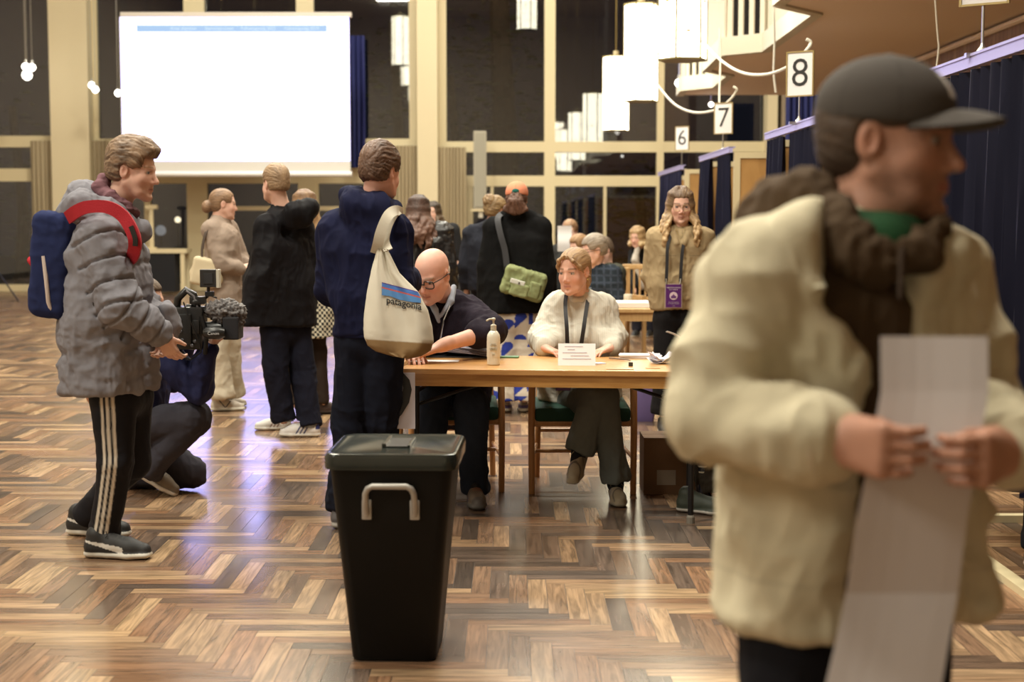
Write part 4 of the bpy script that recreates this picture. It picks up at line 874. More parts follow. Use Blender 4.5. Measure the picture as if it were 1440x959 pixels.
def trousers(J, parent, m, col, r=(.088, .066, .058), top=.0, amp=.005, h=.008, seed=3, name='trousers', wst=None, fr=(10, 10, 7), extra=None, bag=0, cutz=None):
    S = SDF(h); hp = (J['hipR']+J['hipL'])/2; rr = (J['hipR']-J['hipL']).normalized()
    w = wst if wst is not None else hp+Vector((0, 0, .12))
    S.cone(J['hipR'], J['hipL'], r[0], r[0], .04)
    for t in (-1, 0, 1): S.cone(hp+rr*t*.055, w+rr*t*.05, r[0]*.98, r[0]*.9, .04)
    for n in 'RL':
        a, b, c = J['hip'+n], J['kn'+n], J['an'+n]; S.cone(a, b, r[0], r[1], .02)
        d_ = (c-b).normalized(); S.cone(b, c, r[1], r[2], .015); S.cone(c-d_*.03, c-d_*.01, r[2]+bag, r[2]+bag, .01)
        S.cyl(c+d_*(.06), d_, .14, .055, .005, 's') if cutz is None else None
    if extra: extra(S)
    def dsp(V):
        a = folds(V, fr, seed); m_ = np.zeros(len(V))
        for n in 'RL':
            for j, q in (('kn', .10), ('an', .14)): m_ = np.maximum(m_, np.exp(-((V-V3(J[j+n]))**2).sum(1)/q**2))
        return a*amp*(.6+1.2*m_)
    return S.build(name, m, parent, col, dsp)
def shoe_mesh(col, h=.005, style='sneaker'):
    """local: x forward from heel(0) to toe(.29), z up"""
    S = SDF(h)
    S.chain([(.045, 0, .045), (.12, 0, .045), (.20, .002, .040), (.255, .004, .034)], [.036, .036, .040, .031], .02, sq=((0, 0, 1), .95))
    S.chain([(.05, 0, .05), (.055, 0, .095)], [.036, .037], .02); S.cone((.075, 0, .085), (.18, 0, .055), .032, .03, .02)
    for y in (-.012, .012): S.chain([(.035, y*.6, .017), (.12, y, .017), (.20, y*1.6, .017), (.262, y, .018)], [.028, .026, .030, .026], .01, sq=((0, 0, 1), .55))
    if style == 'boot': S.cone((.055, 0, .08), (.055, 0, .15), .04, .042, .02)
    S.box((.14, 0, -.05), (.3, .2, .05), None, 0, .003, 's')
    V, Q = S.mesh(1); return V, Q
def shoe(parent, heel, toe, col, name='shoe', h=.005, style='sneaker', pitch=0, sc=None, m=None, side=1, lacec=None):
    """heel, toe: world points on the ground under the ends"""
    V, Q = shoe_mesh(None, h, style); C = col(V)
    heel = Vector(heel); d = Vector(toe)-heel; L = d.length; x = d.normalized(); y = Vector((0, 0, 1)).cross(x).normalized(); z = x.cross(y); k = (L/.292) if sc is None else sc
    A = np.array([x[:], (y*side)[:], z[:]])*k; W = V @ A + V3(heel)
    if side < 0: Q = Q[:, ::-1]
    o = link(name, fastmesh(name, W, Q, True, C), m or M_SHOE, parent)
    if lacec is not None:
        L_ = lambda a, b, c: heel+(x*a+y*b+z*c)*k; mb = MB()
        for i in range(5):
            a0 = .105+i*.021; z0 = .102-.0125*i-.004*(i > 3); mb.tube([L_(a0, -.021, z0-.010), L_(a0+.004, -.008, z0), L_(a0+.008, .008, z0), L_(a0+.012, .021, z0-.010)], .0022*k, 5); mb.tube([L_(a0+.012, -.021, z0-.014), L_(a0+.008, -.008, z0-.002), L_(a0+.004, .008, z0-.002), L_(a0, .021, z0-.010)], .0022*k, 5)
        for sg in (-1, 1): mb.tube([L_(.1, 0, .104), L_(.108, sg*.02, .112), L_(.118, sg*.036, .098), L_(.108, sg*.028, .085), L_(.1, 0, .102)], .0018*k, 5)
        mb.build('laces', mat('lace%d' % int(lacec[0]*1000), lacec, .8), o)
    return o
def shoecol(up, sole=(.6, .58, .52), sole_h=.026, extra=None, lace=None):
    def fn(V):
        C = np.tile(np.array(up, float), (len(V), 1)); 
        if lace is not None:
            m = (V[:, 0] > .09)*(V[:, 0] < .19)*(np.abs(V[:, 1]) < .02)*(V[:, 2] > .06)*((V[:, 0]*90 % 1.7) < .85); C[m > 0] = lace
        if extra: extra(V, C)
        C[V[:, 2] < sole_h] = sole; return C
    return fn
def hair_short(J, parent, col, col2, top=.0, side=.0, noise=.006, back=-.062, front=.062, seed=0, name='hair', h=.005, quiff=0, h2=None, part=False, fr=(70, 70, 30)):
    S = SDF(h); fr_ = frame(J['hf'], J['hu']); k = J['k']; p = lambda s, f, u: hl(J, s, f, u)
    S.ell(p(0, -.020, .042+top*.5), np.array((.083+side, .106+side, .088+top))*k, fr_, .01)
    S.ell(p(0, -.045, -.005), np.array((.074+side*.5, .075+side*.5, .075))*k, fr_, .02)
    if quiff: 
        for s in (-.03, 0, .03): S.cone(p(s, .03, .105+top), p(s, .076, .078+quiff), .026*k, .016*k, .02)
    S.box(p(0, front+.08, -.035), np.array((.11, .08, .098))*k, fr_, .004, .012, 's')      # face
    S.box(p(0, .045, -.075), np.array((.12, .065, .085))*k, fr_, .004, .012, 's')           # below temples
    S.box(p(0, 0, back-.08), np.array((.12, .2, .08))*k, fr_, .004, .012, 's')                # nape
    for s in (-1, 1): S.ell(p(s*.085, -.012, -.008), np.array((.03, .022, .036))*k, fr_, .006, 's')
    return S.build(name, M_HAIR, parent, haircol(J, col, col2, seed), lambda V: hairdisp(J, V, noise, seed), 1)
def hloc(J, V):
    q = ((V-V3(J['head'])) @ frame(J['hf'], J['hu']).T)/J['k']; r = np.linalg.norm(q-np.array((0, -.02, .03)), axis=1)
    a = np.arctan2(q[:, 0], q[:, 2]-.0); return np.stack([a*.1, r, q[:, 1]+q[:, 2]*.35], 1), q
def hairdisp(J, V, noise, seed):
    p, q = hloc(J, V); w = vnoise(q, (22, 22, 22), seed)*.012; p = p.copy(); p[:, 0] += w; p[:, 2] += w
    return .7*noise*(.7*folds(p, (130, 40, 20), seed)+.4*vnoise(p, (300, 60, 30), seed+2)+.4*vnoise(q, (18, 18, 18), seed+5))
def haircol(J, c1, c2, seed=0, fr=(110, 110, 25), root=0):
    c1 = np.array(c1); c2 = np.array(c2)
    def fn(V):
        p, q = hloc(J, V); w = vnoise(q, (22, 22, 22), seed)*.012; p[:, 0] += w
        t = np.clip(vnoise(p, (230, 40, 26), seed+3)*.45+.45+.25*vnoise(V, (20, 20, 12), seed+4), 0, 1)[:, None]
        if root: t = np.clip(t*.8+root*np.clip(-(q[:, 2]+.0)/.25, -.35, .6)[:, None], 0, 1)
        return c1*(1-t)+c2*t
    return fn
def hair_long(J, parent, c1, c2, length=.36, n=46, fwd=0.0, wave=.012, seed=0, h=.005, r0=.013, front=-.01, spread=.1, bun=None, cap=True, out=.03, lift=0, arc=(.62, 2*PI-.62)):
    rnd = random.Random(seed); S = SDF(h); fr_ = frame(J['hf'], J['hu']); k = J['k']; p = lambda s, f, u: hl(J, s, f, u)
    if cap:
        S.ell(p(0, -.022, .042), np.array((.082, .103, .084))*k, fr_, .01); S.ell(p(0, -.05, -.01), np.array((.078, .07, .085))*k, fr_, .02)
        S.box(p(0, .062+.075, -.04), np.array((.11, .08, .095))*k, fr_, .004, .012, 's'); S.box(p(0, .06, -.085), np.array((.12, .065, .09))*k, fr_, .004, .012, 's')
    dn = Vector((0, 0, -1)); fwdv = Vector(J['hf']); fwdv.z = 0; fwdv.normalize()
    for i in range(n):
        a = arc[0]+(arc[1]-arc[0])*(i+rnd.random())/n   # angle around head, 0 = front
        sx, fx = math.sin(a), math.cos(a); rr = 1.0+rnd.uniform(-.03, .05); ph = rnd.uniform(0, 6)
        pts = [Vector(p(sx*.03, -.01+fx*.03, .113)), Vector(p(sx*.067, -.018+fx*.080, .078)), Vector(p(sx*.080*rr, -.02+fx*.090*rr, .01))]
        q = Vector(p(sx*.082*rr, -.025+fx*.088*rr, -.05)); pts.append(q.copy()); L = length*rnd.uniform(.8, 1.05); st = 7; dirn = Vector(p(sx, fx, 0))-Vector(p(0, 0, 0)); dirn.z = 0; dirn.normalize(); tg = Vector((-dirn.y, dirn.x, 0))
        for j in range(1, st+1):
            t = j/st; pts.append(q+fwdv*(fwd*min(1, t*1.6)*max(0, fx+.35))+dn*L*t*(1-lift)+dirn*(out*math.sin(t*2.2)+wave*math.sin(t*9+ph))+tg*wave*math.cos(t*8+ph))
        rs = [r0*.8, r0, r0, r0]+[r0*(1-.55*j/st) for j in range(1, st+1)]; S.chain(pts, [x*k for x in rs], .016)
    if bun: S.ell(p(*bun[0]), np.array(bun[1])*k, fr_, .01)
    return S.build('hair', M_HAIR, parent, haircol(J, c1, c2, seed, root=.9), lambda V: .0016*folds(V, (70, 70, 12), seed), 1)
def glasses(J, parent, m, w=.024, hgt=.018, r=.0022, square=.6, temple=True):
    p = lambda s, f, u: Vector(hl(J, s, f, u)); s = MB(); k = J['k']
    for sd in (-1, 1):
        pts = []
        for i in range(17):
            a = 2*PI*i/16; ca, sa = math.cos(a), math.sin(a); e = square; pts.append(p(sd*.033+w*abs(ca)**e*(1 if ca > 0 else -1), .094-.004*abs(ca), -.002+hgt*abs(sa)**e*(1 if sa > 0 else -1)))
        s.tube(pts, r*k, 6, caps=False)
        if temple: s.tube([p(sd*.057, .090, .008), p(sd*.076, .04, .006), p(sd*.083, -.02, .002), p(sd*.080, -.032, -.02)], r*.8*k, 6)
    s.tube([p(-.009, .096, .0), p(0, .101, .004), p(.009, .096, .0)], r*k, 6)
    return s.build('glasses', m, parent, smooth=True)
def ball_cap(J, parent, col, col2=None, logo=None, h=.005, brimdir=1, name='cap', tilt=0, big=1):
    fr_ = frame(J['hf'], J['hu']); k = J['k']; p = lambda s, f, u: hl(J, s, f, u); S = SDF(h)
    S.ell(p(0, -.016, .046), np.array((.088, .110, .090-.006*(1-big)))*k, fr_, .01)
    S.box(p(0, 0, .022-.1), np.array((.2, .2, .1))*k, fr_, .002, .006, 's')
    S.ell(p(0, -.016, .135-.006*(1-big)), np.array((.008, .008, .004))*k, fr_, .003)
    def cf(V):
        q = ((V-V3(J['head'])) @ fr_.T)/k; C = np.tile(np.array(col, float), (len(V), 1)); a = np.arctan2(q[:, 0], q[:, 1]+.016)
        seam = np.abs(((a/(PI/3)+.5) % 1)-.5) < .018; C[seam & (q[:, 2] > .03)] *= .8
        if logo is not None: C[(np.abs(q[:, 0]-logo[0]) < logo[2]) & (np.abs(q[:, 2]-logo[1]) < logo[2]) & (q[:, 1] > .04)] = logo[3]
        return C
    cp_ = S.build(name, M_CLOTH, parent, cf, None, 1); B = brimdir; g = []
    for i in range(13):
        t = i/12; wd = .074*max(.0, 1-t**2.6)**.5+.002; row = []
        for j in range(15):
            s_ = -1+2*j/14; row.append(Vector(p(s_*wd, B*(.066+.104*t-.022*(s_*wd/.074)**2*(1-t)), .040+.010*math.sin(t*1.6)-.018*t*t-.030*(s_*wd/.074)**2+(.0 if big else .006))))
        g.append(row)
    brc = mat('brim_'+name+str(int(1000*col[0])), tuple(col), .85, bump=.3, spec=.2); MB().sheet(g, .005*k).build('brim', brc, parent, smooth=True)
    return cp_
def person(label, J, group=None):
    b = J['base']; return empty('person', (b.x, b.y, b.z), 0, label, 'person', group)
def shoe_at(parent, J, n, d, col, k=1.0, ground=True, pitch=0, **kw):
    d = Vector(d); d.z = 0; d.normalize(); an = J['an'+n]; x = (d*math.cos(pitch)+Vector((0, 0, -math.sin(pitch)))); 
    y = Vector((0, 0, 1)).cross(x).normalized(); z = x.cross(y); h_ = an-x*.060*k-z*.085*k
    if ground: h_.z = 0
    sock(parent, J, n, x, kw.pop('sockc', (.02, .02, .025)))
    return shoe(parent, h_, h_+x*.29*k, col, sc=k, **kw)
def sock(parent, J, n, x, c):
    S = SDF(.006); a = J['an'+n]; u = (J['kn'+n]-a).normalized(); S.cone(a+u*.10, a, .041, .040, .01); S.cone(a, a+Vector(x)*.06-u*.02, .040, .03, .02); return S.build('sock', M_CLOTH, parent, c)
def flat(c): return np.array(c, float)
def clothcol(c, seed=0, var=.12):
    c = np.array(c, float)
    return lambda V: c*(1+var*vnoise(V, (6, 6, 6), seed)+.04*vnoise(V, (60, 60, 60), seed+1))[:, None]
# ================================================================ man in the grey puffer jacket (left)
Y0 = 6.3
J = skel(P(160, 600, Y0).x, Y0, 1.80, (1, -.04), head_f=(.97, -.16, -.16), k=1.0)
over(J, Y0, head=(189, 240, 0), neck=(163, 297, 0), C=(150, 365, 0), W=(150, 450, 0), M=(154, 548, 0),
     shR=(142, 338, -.17), elR=(171, 432, -.25), wrR=(224, 468, -.17), shL=(158, 338, .17), elL=(196, 432, .22), wrL=(236, 460, -.02),
     hipR=(160, 556, -.09), knR=(162, 648, -.10), anR=(147, 752, -.06), hipL=(182, 556, .08), knL=(186, 650, .14), anL=(121, 725, .30))
J['hdR'] = (Vector((.35, .25, -.75)), Vector((.3, .9, .2)), .55, .03, 1.0); J['hdL'] = (Vector((-.15, -.35, -.9)), Vector((-.3, -.6, .3)), .6, .03, 1.0)
pm = person('young man in a grey puffer jacket and striped track trousers, clasping his hands', J)
body(J, pm, face_col(J, stub=.12, brow=(.22, .13, .06)), h=.005, head=dict(nose=1.04), thin=.9)
hair_short(J, pm, (.085, .052, .032), (.36, .24, .15), top=.016, side=.008, noise=.0075, quiff=.022, seed=4, back=-.055, front=.058)
# jacket
def puff(V):
    d = np.zeros(len(V)); el = V3(J['elR']); sh = V3(J['shR']); wr = V3(J['wrR'])
    for (a, b, n) in ((sh, el, 3.0), (el, wr, 2.2)):
        ba = b-a; t = ((V-a) @ ba)/(ba @ ba); r = np.linalg.norm(V-a-np.clip(t, 0, 1)[:, None]*ba, axis=1); m = (r < .12)*(t > -.1)*(t < 1.1); d -= m*.016*np.exp(-((((t*n+.5+.10*vnoise(V, (9, 9, 9), 1)) % 1)-.5)/.06)**2)
    zz = V[:, 2]; r0 = np.minimum(np.linalg.norm(V-sh, axis=1), 9); tors = (np.linalg.norm(V[:, :2]-V3(J['W'])[:2], axis=1) < .3)
    for zq in (1.25, 1.08, .90, .78): d -= .010*np.exp(-((zz-zq+.02*np.sin(V[:, 0]*9+V[:, 1]*7))/.014)**2)*tors*(V[:, 1] > J['elR'].y+.06)
    return d+.010*folds(V, (9, 9, 8), 2)+.0035*folds(V, (20, 20, 12), 6)+.001*folds(V, (45, 45, 30), 7)
def ex(S):
    b = P(118, 292, Y0)
    S.chain([P(104, 300, Y0), P(120, 284, Y0), P(148, 275, Y0)], [.055, .078, .05], .04)       # hood lying on the back
    S.chain([P(100, 300, Y0-.11), P(118, 292, Y0-.13), P(150, 300, Y0-.11), P(176, 318, Y0-.07)], [.05, .06, .05, .038], .04)
    S.chain([P(104, 300, Y0+.11), P(130, 292, Y0+.12), P(176, 315, Y0+.07)], [.05, .06, .035], .04)
    S.chain([P(176, 318, Y0-.05), P(196, 325, Y0), P(188, 318, Y0+.06)], [.036, .036, .036], .03)   # collar front
    S.cone(P(196, 400, Y0), P(206, 520, Y0), .045, .05, .05)
    S.ell(P(234, 440, Y0-.02), (.035, .05, .05), None, .03)
def post(S): S.ell(P(170, 282, Y0), (.085, .085, .10), None, .02, 's')
greyc = clothcol((.215, .212, .240), 4, .10)
jk = garment('puffer_jacket', J, pm, M_CLOTH, greyc, (.235, .245, .24), (.150, .155, .185), (.088, .082, .058), amp=0, h=.007, extra=ex, post=post, shr=.085, sleeve=.97)
# apply puff displacement
def redisp(o, fn):
    me = o.data; n = len(me.vertices); V = np.zeros(n*3, np.float32); me.vertices.foreach_get('co', V); V = V.reshape(-1, 3).astype(float); N = np.zeros(n*3, np.float32); me.vertices.foreach_get('normal', N); N = N.reshape(-1, 3)
    off = V3(wmat(o.parent).translation); V2 = V+N*fn(V+off)[:, None]; me.vertices.foreach_set('co', V2.astype(np.float32).ravel()); me.update()
redisp(jk, puff)
# inner hoodie collar in mauve
S = SDF(.005); c = J['neck']
S.chain([P(146, 253, Y0), P(140, 264, Y0-.04), P(156, 278, Y0-.082), P(176, 292, Y0-.066), P(188, 300, Y0)], [.022, .026, .026, .024, .018], .02); S.chain([P(146, 253, Y0), P(146, 262, Y0+.06), P(172, 290, Y0+.07), P(188, 300, Y0)], [.022, .026, .024, .018], .02)
S.chain([P(150, 268, Y0-.05), P(166, 284, Y0-.085), P(184, 297, Y0-.04)], [.018, .018, .014], .004)
S.build('hood_collar', M_CLOTH, pm, clothcol((.17, .085, .10), 3), lambda V: .005*folds(V, (22, 22, 30), 3))
# track trousers with three stripes
def striped(V):
    C = np.tile(np.array((.012, .012, .016)), (len(V), 1)); a, b, c = V3(J['hipR']), V3(J['knR']), V3(J['anR'])
    z = V[:, 2]; x = np.where(z > b[2], b[0]+(a[0]-b[0])*(z-b[2])/(a[2]-b[2]), c[0]+(b[0]-c[0])*(z-c[2])/(b[2]-c[2])); near = V[:, 1] < J['knR'].y+.0
    dx = V[:, 0]-x+.002
    for o in (-.024, .0, .024):
        m = (near*np.clip((.0085-np.abs(dx-o))/.004, 0, 1))[:, None]; C = C*(1-m)+np.array((.60, .55, .47))*m
    return C
trousers(J, pm, M_SMOOTH, striped, r=(.098, .075, .058), amp=.004, h=.0055, seed=8, wst=P(165, 500, Y0), bag=.006)
def pumaside(V, C):
    q = np.clip((.185-V[:, 0])/.17, 0, 1); m = (np.abs(V[:, 2]-(.034+.040*q**.8)) < .003+.011*(1-q))*(V[:, 0] > .02)*(V[:, 0] < .185)*(np.abs(V[:, 1]) > .016); C[m > 0] = (.6, .58, .54)
blk = shoecol((.015, .015, .016), (.62, .60, .54), .028, pumaside, lace=(.03, .03, .03))
shoe(pm, F(117, 783), F(214, 786), blk, h=.004, lacec=(.03, .03, .03)); shoe(pm, F(93, 751), F(184, 756), blk, h=.004, lacec=(.03, .03, .03))
# backpack
bp = empty('backpack', P(85, 445, Y0), 0, 'navy backpack with red straps on the back of the man in the grey puffer', 'backpack')
S = SDF(.007); fb = frame((1, 0, -.09), (.09, 0, 1)); S.box(P(88, 372, Y0), (.155, .045, .185), np.array([fb[0], fb[1], fb[2]]), .035, .02)
S.cone(P(106, 312, Y0-.12), P(106, 312, Y0+.12), .05, .05, .04); S.chain([P(112, 400, Y0-.14), P(122, 432, Y0-.13)], [.05, .04], .03)
S.build('bag_body', M_CLOTH, bp, clothcol((.018, .026, .085), 6, .2), lambda V: .008*folds(V, (8, 8, 5), 5)+.002*folds(V, (25, 25, 18), 9))
S = SDF(.006)
for yy in (-.12, 0, .12): S.chain([P(63, 375, Y0+yy), P(61, 400, Y0+yy), P(72, 424, Y0+yy)], [.03, .045, .04], .03)
S.build('front_pocket', M_CLOTH, bp, (.014, .016, .035), lambda V: .003*folds(V, (14, 14, 9), 5))
S = SDF(.005); S.chain([P(64, 325, Y0-.12), P(58, 350, Y0-.15), P(57, 366, Y0-.17), P(50, 369, Y0-.13), P(44, 366, Y0-.06)], [.012, .018, .020, .024, .018], .01); S.cone(P(48, 366, Y0-.06), P(70, 371, Y0-.1), .018, .012, .01); S.build('red_lining', M_CLOTH, bp, (.42, .015, .03))
MB().tube([P(61, 360, Y0-.195), P(65, 395, Y0-.2), P(68, 425, Y0-.2), P(72, 436, Y0-.19)], .009, 8).build('white_piping', mat('piping', (.6, .52, .48), .6), bp, smooth=True)
def strap(pts, wd, th, m, parent, name='strap', nrm=None, h=None):
    """flat ribbon along pts, ribbon width axis given per point or constant"""
    q = [Vector(p) for p in pts]; out = []
    for i in range(len(q)-1):
        p0, p1, p2, p3 = q[max(i-1, 0)], q[i], q[i+1], q[min(i+2, len(q)-1)]
        for k in range(5):
            t = k/5; out.append(.5*((2*p1)+(p2-p0)*t+(2*p0-5*p1+4*p2-p3)*t*t+(3*p1-p0-3*p2+p3)*t*t*t))
    out.append(q[-1]); g = []
    for i, p in enumerate(out):
        d = (out[min(i+1, len(out)-1)]-out[max(i-1, 0)]).normalized(); n_ = Vector(nrm) if nrm is not None else Vector((0, -1, 0)); w_ = d.cross(n_).normalized()*wd/2; g.append([p-w_, p-w_*.33, p+w_*.33, p+w_])
    return MB().sheet(g, th).build(name, m, parent, smooth=True)
M_RED = mat('red_strap', (.42, .012, .025), .8, bump=.3)
strap([P(96, 306, Y0-.20), P(108, 297, Y0-.26), P(124, 291, Y0-.275), P(150, 291, Y0-.285), P(172, 303, Y0-.285), P(186, 325, Y0-.29), P(190, 342, Y0-.285), P(188, 356, Y0-.24), P(184, 364, Y0-.18)], .052, .018, M_RED, bp, 'shoulder_strap')
strap([P(184, 318, Y0-.303), P(190, 335, Y0-.305), P(190, 346, Y0-.303)], .02, .006, M_BLACK, bp, 'strap_label')
strap([P(160, 395, Y0-.235), P(146, 415, Y0-.26), P(122, 436, Y0-.24)], .05, .008, M_BLACK, bp, 'lower_strap')
# ================================================================ kneeling cameraman
Y0 = 7.65
J = skel(P(200, 600, Y0).x, Y0, 1.78, (1, .0), head_f=(.98, -.1, -.05))
over(J, Y0, head=(206, 425, .12), neck=(200, 466, .05), C=(200, 508, .02), W=(192, 560, .02), M=(188, 605, .02),
     shR=(218, 490, -.17), elR=(279, 545, -.16), wrR=(293, 490, -.22), shL=(205, 490, .19), elL=(240, 530, .2), wrL=(262, 475, .10),
     hipR=(195, 600, -.1), knR=(272, 588, -.12), anR=(207, 662, -.10), hipL=(192, 612, .1), knL=(268, 664, .12), anL=(182, 668, .18))
J['hdR'] = (Vector((.55, -.05, .8)), Vector((.6, -.1, -.6)), .5, .08, 1.0, .3); J['hdL'] = (Vector((.8, -.1, .5)), Vector((.3, -.9, 0)), .5, .05)
pc = person('kneeling cameraman in a navy jacket holding up a video camera, partly hidden', J)
body(J, pc, face_col(J), h=.007, thin=.9, feet=False); hair_short(J, pc, (.06, .04, .03), (.15, .1, .06), top=.005)
garment('jacket', J, pc, M_SMOOTH, clothcol((.020, .024, .075), 5), (.21, .20, .2), (.125, .13, .14), (.078, .074, .05), amp=.009, h=.008, seed=12, sleeve=.95)
trousers(J, pc, M_CLOTH, clothcol((.045, .043, .055), 7), r=(.098, .083, .068), amp=.009, seed=15, wst=P(188, 575, Y0))
tan = shoecol((.20, .165, .125), (.62, .57, .50), .026, lambda V, C: C.__setitem__((V[:, 2] < .026) & (V[:, 0] > .27), (.05, .05, .05)), lace=(.05, .04, .05))
# heel raised, toe on the ground
t = F(242, 697); hh = t+Vector((-.235, 0, .135)); shoe(pc, hh, t, tan, sc=1.02, h=.004, lacec=(.06, .05, .06)); J['anR'] = hh+Vector((.09, 0, .06)); sock(pc, J, 'R', Vector((.8, 0, -.5)), (.35, .16, .06))
t = F(196, 690); t.y += .3; shoe(pc, t+Vector((-.24, 0, .14)), t+Vector((0, 0, 0)), tan, sc=1.0)
# video camera
Yc = 7.42
vc = empty('video_camera', P(265, 470, Yc), 0, 'black shoulder video camera with a furry microphone and small monitor', 'video camera')
def pb(s, u0, v0, u1, v1, y0, y1, bev=.006):
    a = P(u0, v1, y0); b = P(u1, v0, y0); s.box((a.x, y0, a.z), (b.x, y1, b.z), bev=bev); return s
s = MB(); pb(s, 245, 432, 284, 492, Yc-.05, Yc+.09, .012); pb(s, 250, 442, 268, 486, Yc-.075, Yc-.05); pb(s, 270, 450, 280, 470, Yc-.065, Yc-.05); pb(s, 220, 430, 248, 470, Yc-.03, Yc+.08, .012); s.build('camera_body', M_BLACK, vc, smooth=True)
s = MB()
for i, (u, v) in enumerate(((253, 450), (253, 458), (254, 466), (274, 480), (270, 486), (256, 478))): s.lathe([(.008, -.006), (.009, .003), (.006, .006)], P(u, v, Yc-.08), 10, M=Matrix.Rotation(R(90), 3, 'X'))
s.build('dial', mat('dial_grey', (.10, .10, .11), .3, metal=.5), vc)
s = MB(); s.tube([P(248, 440, Yc), P(250, 420, Yc-.01), P(262, 408, Yc-.01), P(272, 414, Yc-.01), P(279, 436, Yc), P(281, 452, Yc)], .02, 10); s.build('carry_handle', M_BLACK, vc, smooth=True)
s = MB(); s.tube([P(262, 409, Yc-.025), P(272, 416, Yc-.03), P(280, 438, Yc-.02)], .006, 6); s.build('handle_trim', mat('grey_edge', (.25, .25, .27), .3, metal=.6), vc, smooth=True)
s = MB(); s.tube([P(258, 425, Yc-.06), P(263, 440, Yc-.08), P(272, 462, Yc-.09), P(280, 478, Yc-.08), P(283, 495, Yc-.07), P(268, 506, Yc-.07), P(246, 498, Yc-.07)], .004, 6); s.tube([P(283, 445, Yc-.05), P(291, 470, Yc-.07), P(288, 498, Yc-.06)], .012, 8); s.build('cable', M_BLACKM, vc, smooth=True)
s = MB(); A = Matrix.Rotation(R(90), 3, 'Y'); s.lathe([(.03, -.03), (.034, .02), (.036, .05), (.04, .06), (.04, .11), (.034, .115)], P(283, 462, Yc-.01), 20, M=A); s.build('lens', M_BLACK, vc, smooth=True)
s = MB(); pb(s, 313, 446, 335, 478, Yc-.07, Yc+.07, .008); s.build('lens_hood', mat('matte_black', (.008, .008, .012), .7), vc)
s = MB(); s.lathe([(.018, -.05), (.03, -.03), (.034, .03), (.022, .06)], P(300, 468, Yc-.09), 16, M=A); pb(s, 288, 460, 309, 477, Yc-.10, Yc-.05, .01); s.build('zoom_grip', M_BLACK, vc, smooth=True)
text_mesh('grip_lettering', 'Canon', .022, at(P(300, 469, Yc-.126)), mat('grey_print', (.5, .5, .5), .5), vc)
s = MB(); s.tube([P(262, 432, Yc), P(300, 438, Yc)], .018, 10); s.lathe([(.02, -.02), (.026, 0), (.02, .02)], P(276, 425, Yc-.01), 12, M=A); pb(s, 266, 417, 288, 428, Yc-.03, Yc+.02); s.tube([P(284, 424, Yc), P(291, 418, Yc), P(296, 412, Yc)], .006, 6); s.tube([P(292, 414, Yc), P(305, 419, Yc)], .004, 6); s.build('microphone_mount', M_BLACK, vc, smooth=True)
S = SDF(.005); S.chain([P(301, 436, Yc), P(315, 440, Yc), P(329, 446, Yc)], [.045, .060, .056], .02); S.chain([P(318, 436, Yc-.01), P(332, 438, Yc)], [.05, .045], .03)
S.build('furry_windshield', M_HAIR, vc, lambda V: np.array((.10, .09, .09))+np.clip(vnoise(V, (160, 160, 160), 2), -.5, 1)[:, None]*np.array((.10, .09, .085)), lambda V: .012*vnoise(V, (90, 90, 90), 3)+.005*vnoise(V, (200, 200, 200), 3), 0)
mo = MB(); pb(mo, 281, 379, 304, 404, Yc-.02, Yc+.02, .004); mo = mo.build('monitor', mat('monitor_black', (.02, .018, .016), .5), vc)
s = MB(); pb(s, 286, 384, 299, 399, Yc-.025, Yc-.02, .001); s.build('monitor_screen', mat('monitor_glass', (.035, .035, .035), .1), mo)
s = MB(); pb(s, 304, 379, 308, 405, Yc-.02, Yc+.03, .002); s.build('monitor_edge', M_WHITE, mo)
s = MB(); s.tube([P(293, 404, Yc), P(293, 412, Yc)], .008, 8); pb(s, 288, 410, 300, 417, Yc-.015, Yc+.015, .003); s.build('monitor_arm', M_BLACK, vc)
# ================================================================ woman with the bun
Y0 = 11.05
J = skel(P(316, 578, Y0).x, Y0, 1.68, (.93, .35), head_f=(.95, .28, -.1), k=.93)
over(J, Y0, head=(315, 287, 0), neck=(309, 309, 0), C=(312, 338, 0), W=(315, 378, 0), M=(316, 430, 0), shR=(297, 324, -.13), elR=(311, 371, -.18), wrR=(338, 377, -.14), shL=(320, 322, .14), elL=(338, 365, .15), wrL=(345, 372, .02),
     hipR=(306, 440, -.06), knR=(306, 500, -.06), anR=(313, 558, -.05), hipL=(322, 440, .06), knL=(322, 500, .08), anL=(328, 555, .15))
J['hdR'] = (Vector((1, .1, -.05)), Vector((0, .8, -.4)), .4, .05); J['hdL'] = (Vector((1, -.2, 0)), Vector((0, -1, 0)), .4, .05)
pw = person('woman with a low hair bun in a taupe blazer and cream trousers', J)
body(J, pw, face_col(J, skin=SKIN*1.02, blush=.2), h=.007, thin=.8)
S = SDF(.006); fr_ = frame(J['hf'], J['hu'])
S.ell(hl(J, 0, -.02, .038), np.array((.082, .104, .088))*J['k'], fr_, .01); S.ell(hl(J, 0, -.05, -.01), np.array((.07, .065, .07))*J['k'], fr_, .02)
S.box(hl(J, 0, .14, -.035), np.array((.11, .08, .098))*J['k'], fr_, .004, .012, 's'); S.box(hl(J, 0, .05, -.085), np.array((.12, .065, .085))*J['k'], fr_, .004, .012, 's')
for s_ in (-1, 1): S.ell(hl(J, s_*.085, -.012, -.008), np.array((.03, .022, .036))*J['k'], fr_, .006, 's')
S.ell(hl(J, 0, -.135, -.035), np.array((.045, .038, .048)), fr_, .012)
S.build('hair', M_HAIR, pw, haircol(J, (.12, .065, .035), (.34, .21, .12), 3), lambda V: hairdisp(J, V, .003, 2))
garment('blazer', J, pw, M_CLOTH, clothcol((.30, .235, .19), 4), (.20, .17, .20), (.115, .105, .125), (.072, .062, .05), amp=.006, h=.008, seed=21, fr=(10, 10, 6), sleeve=.97)
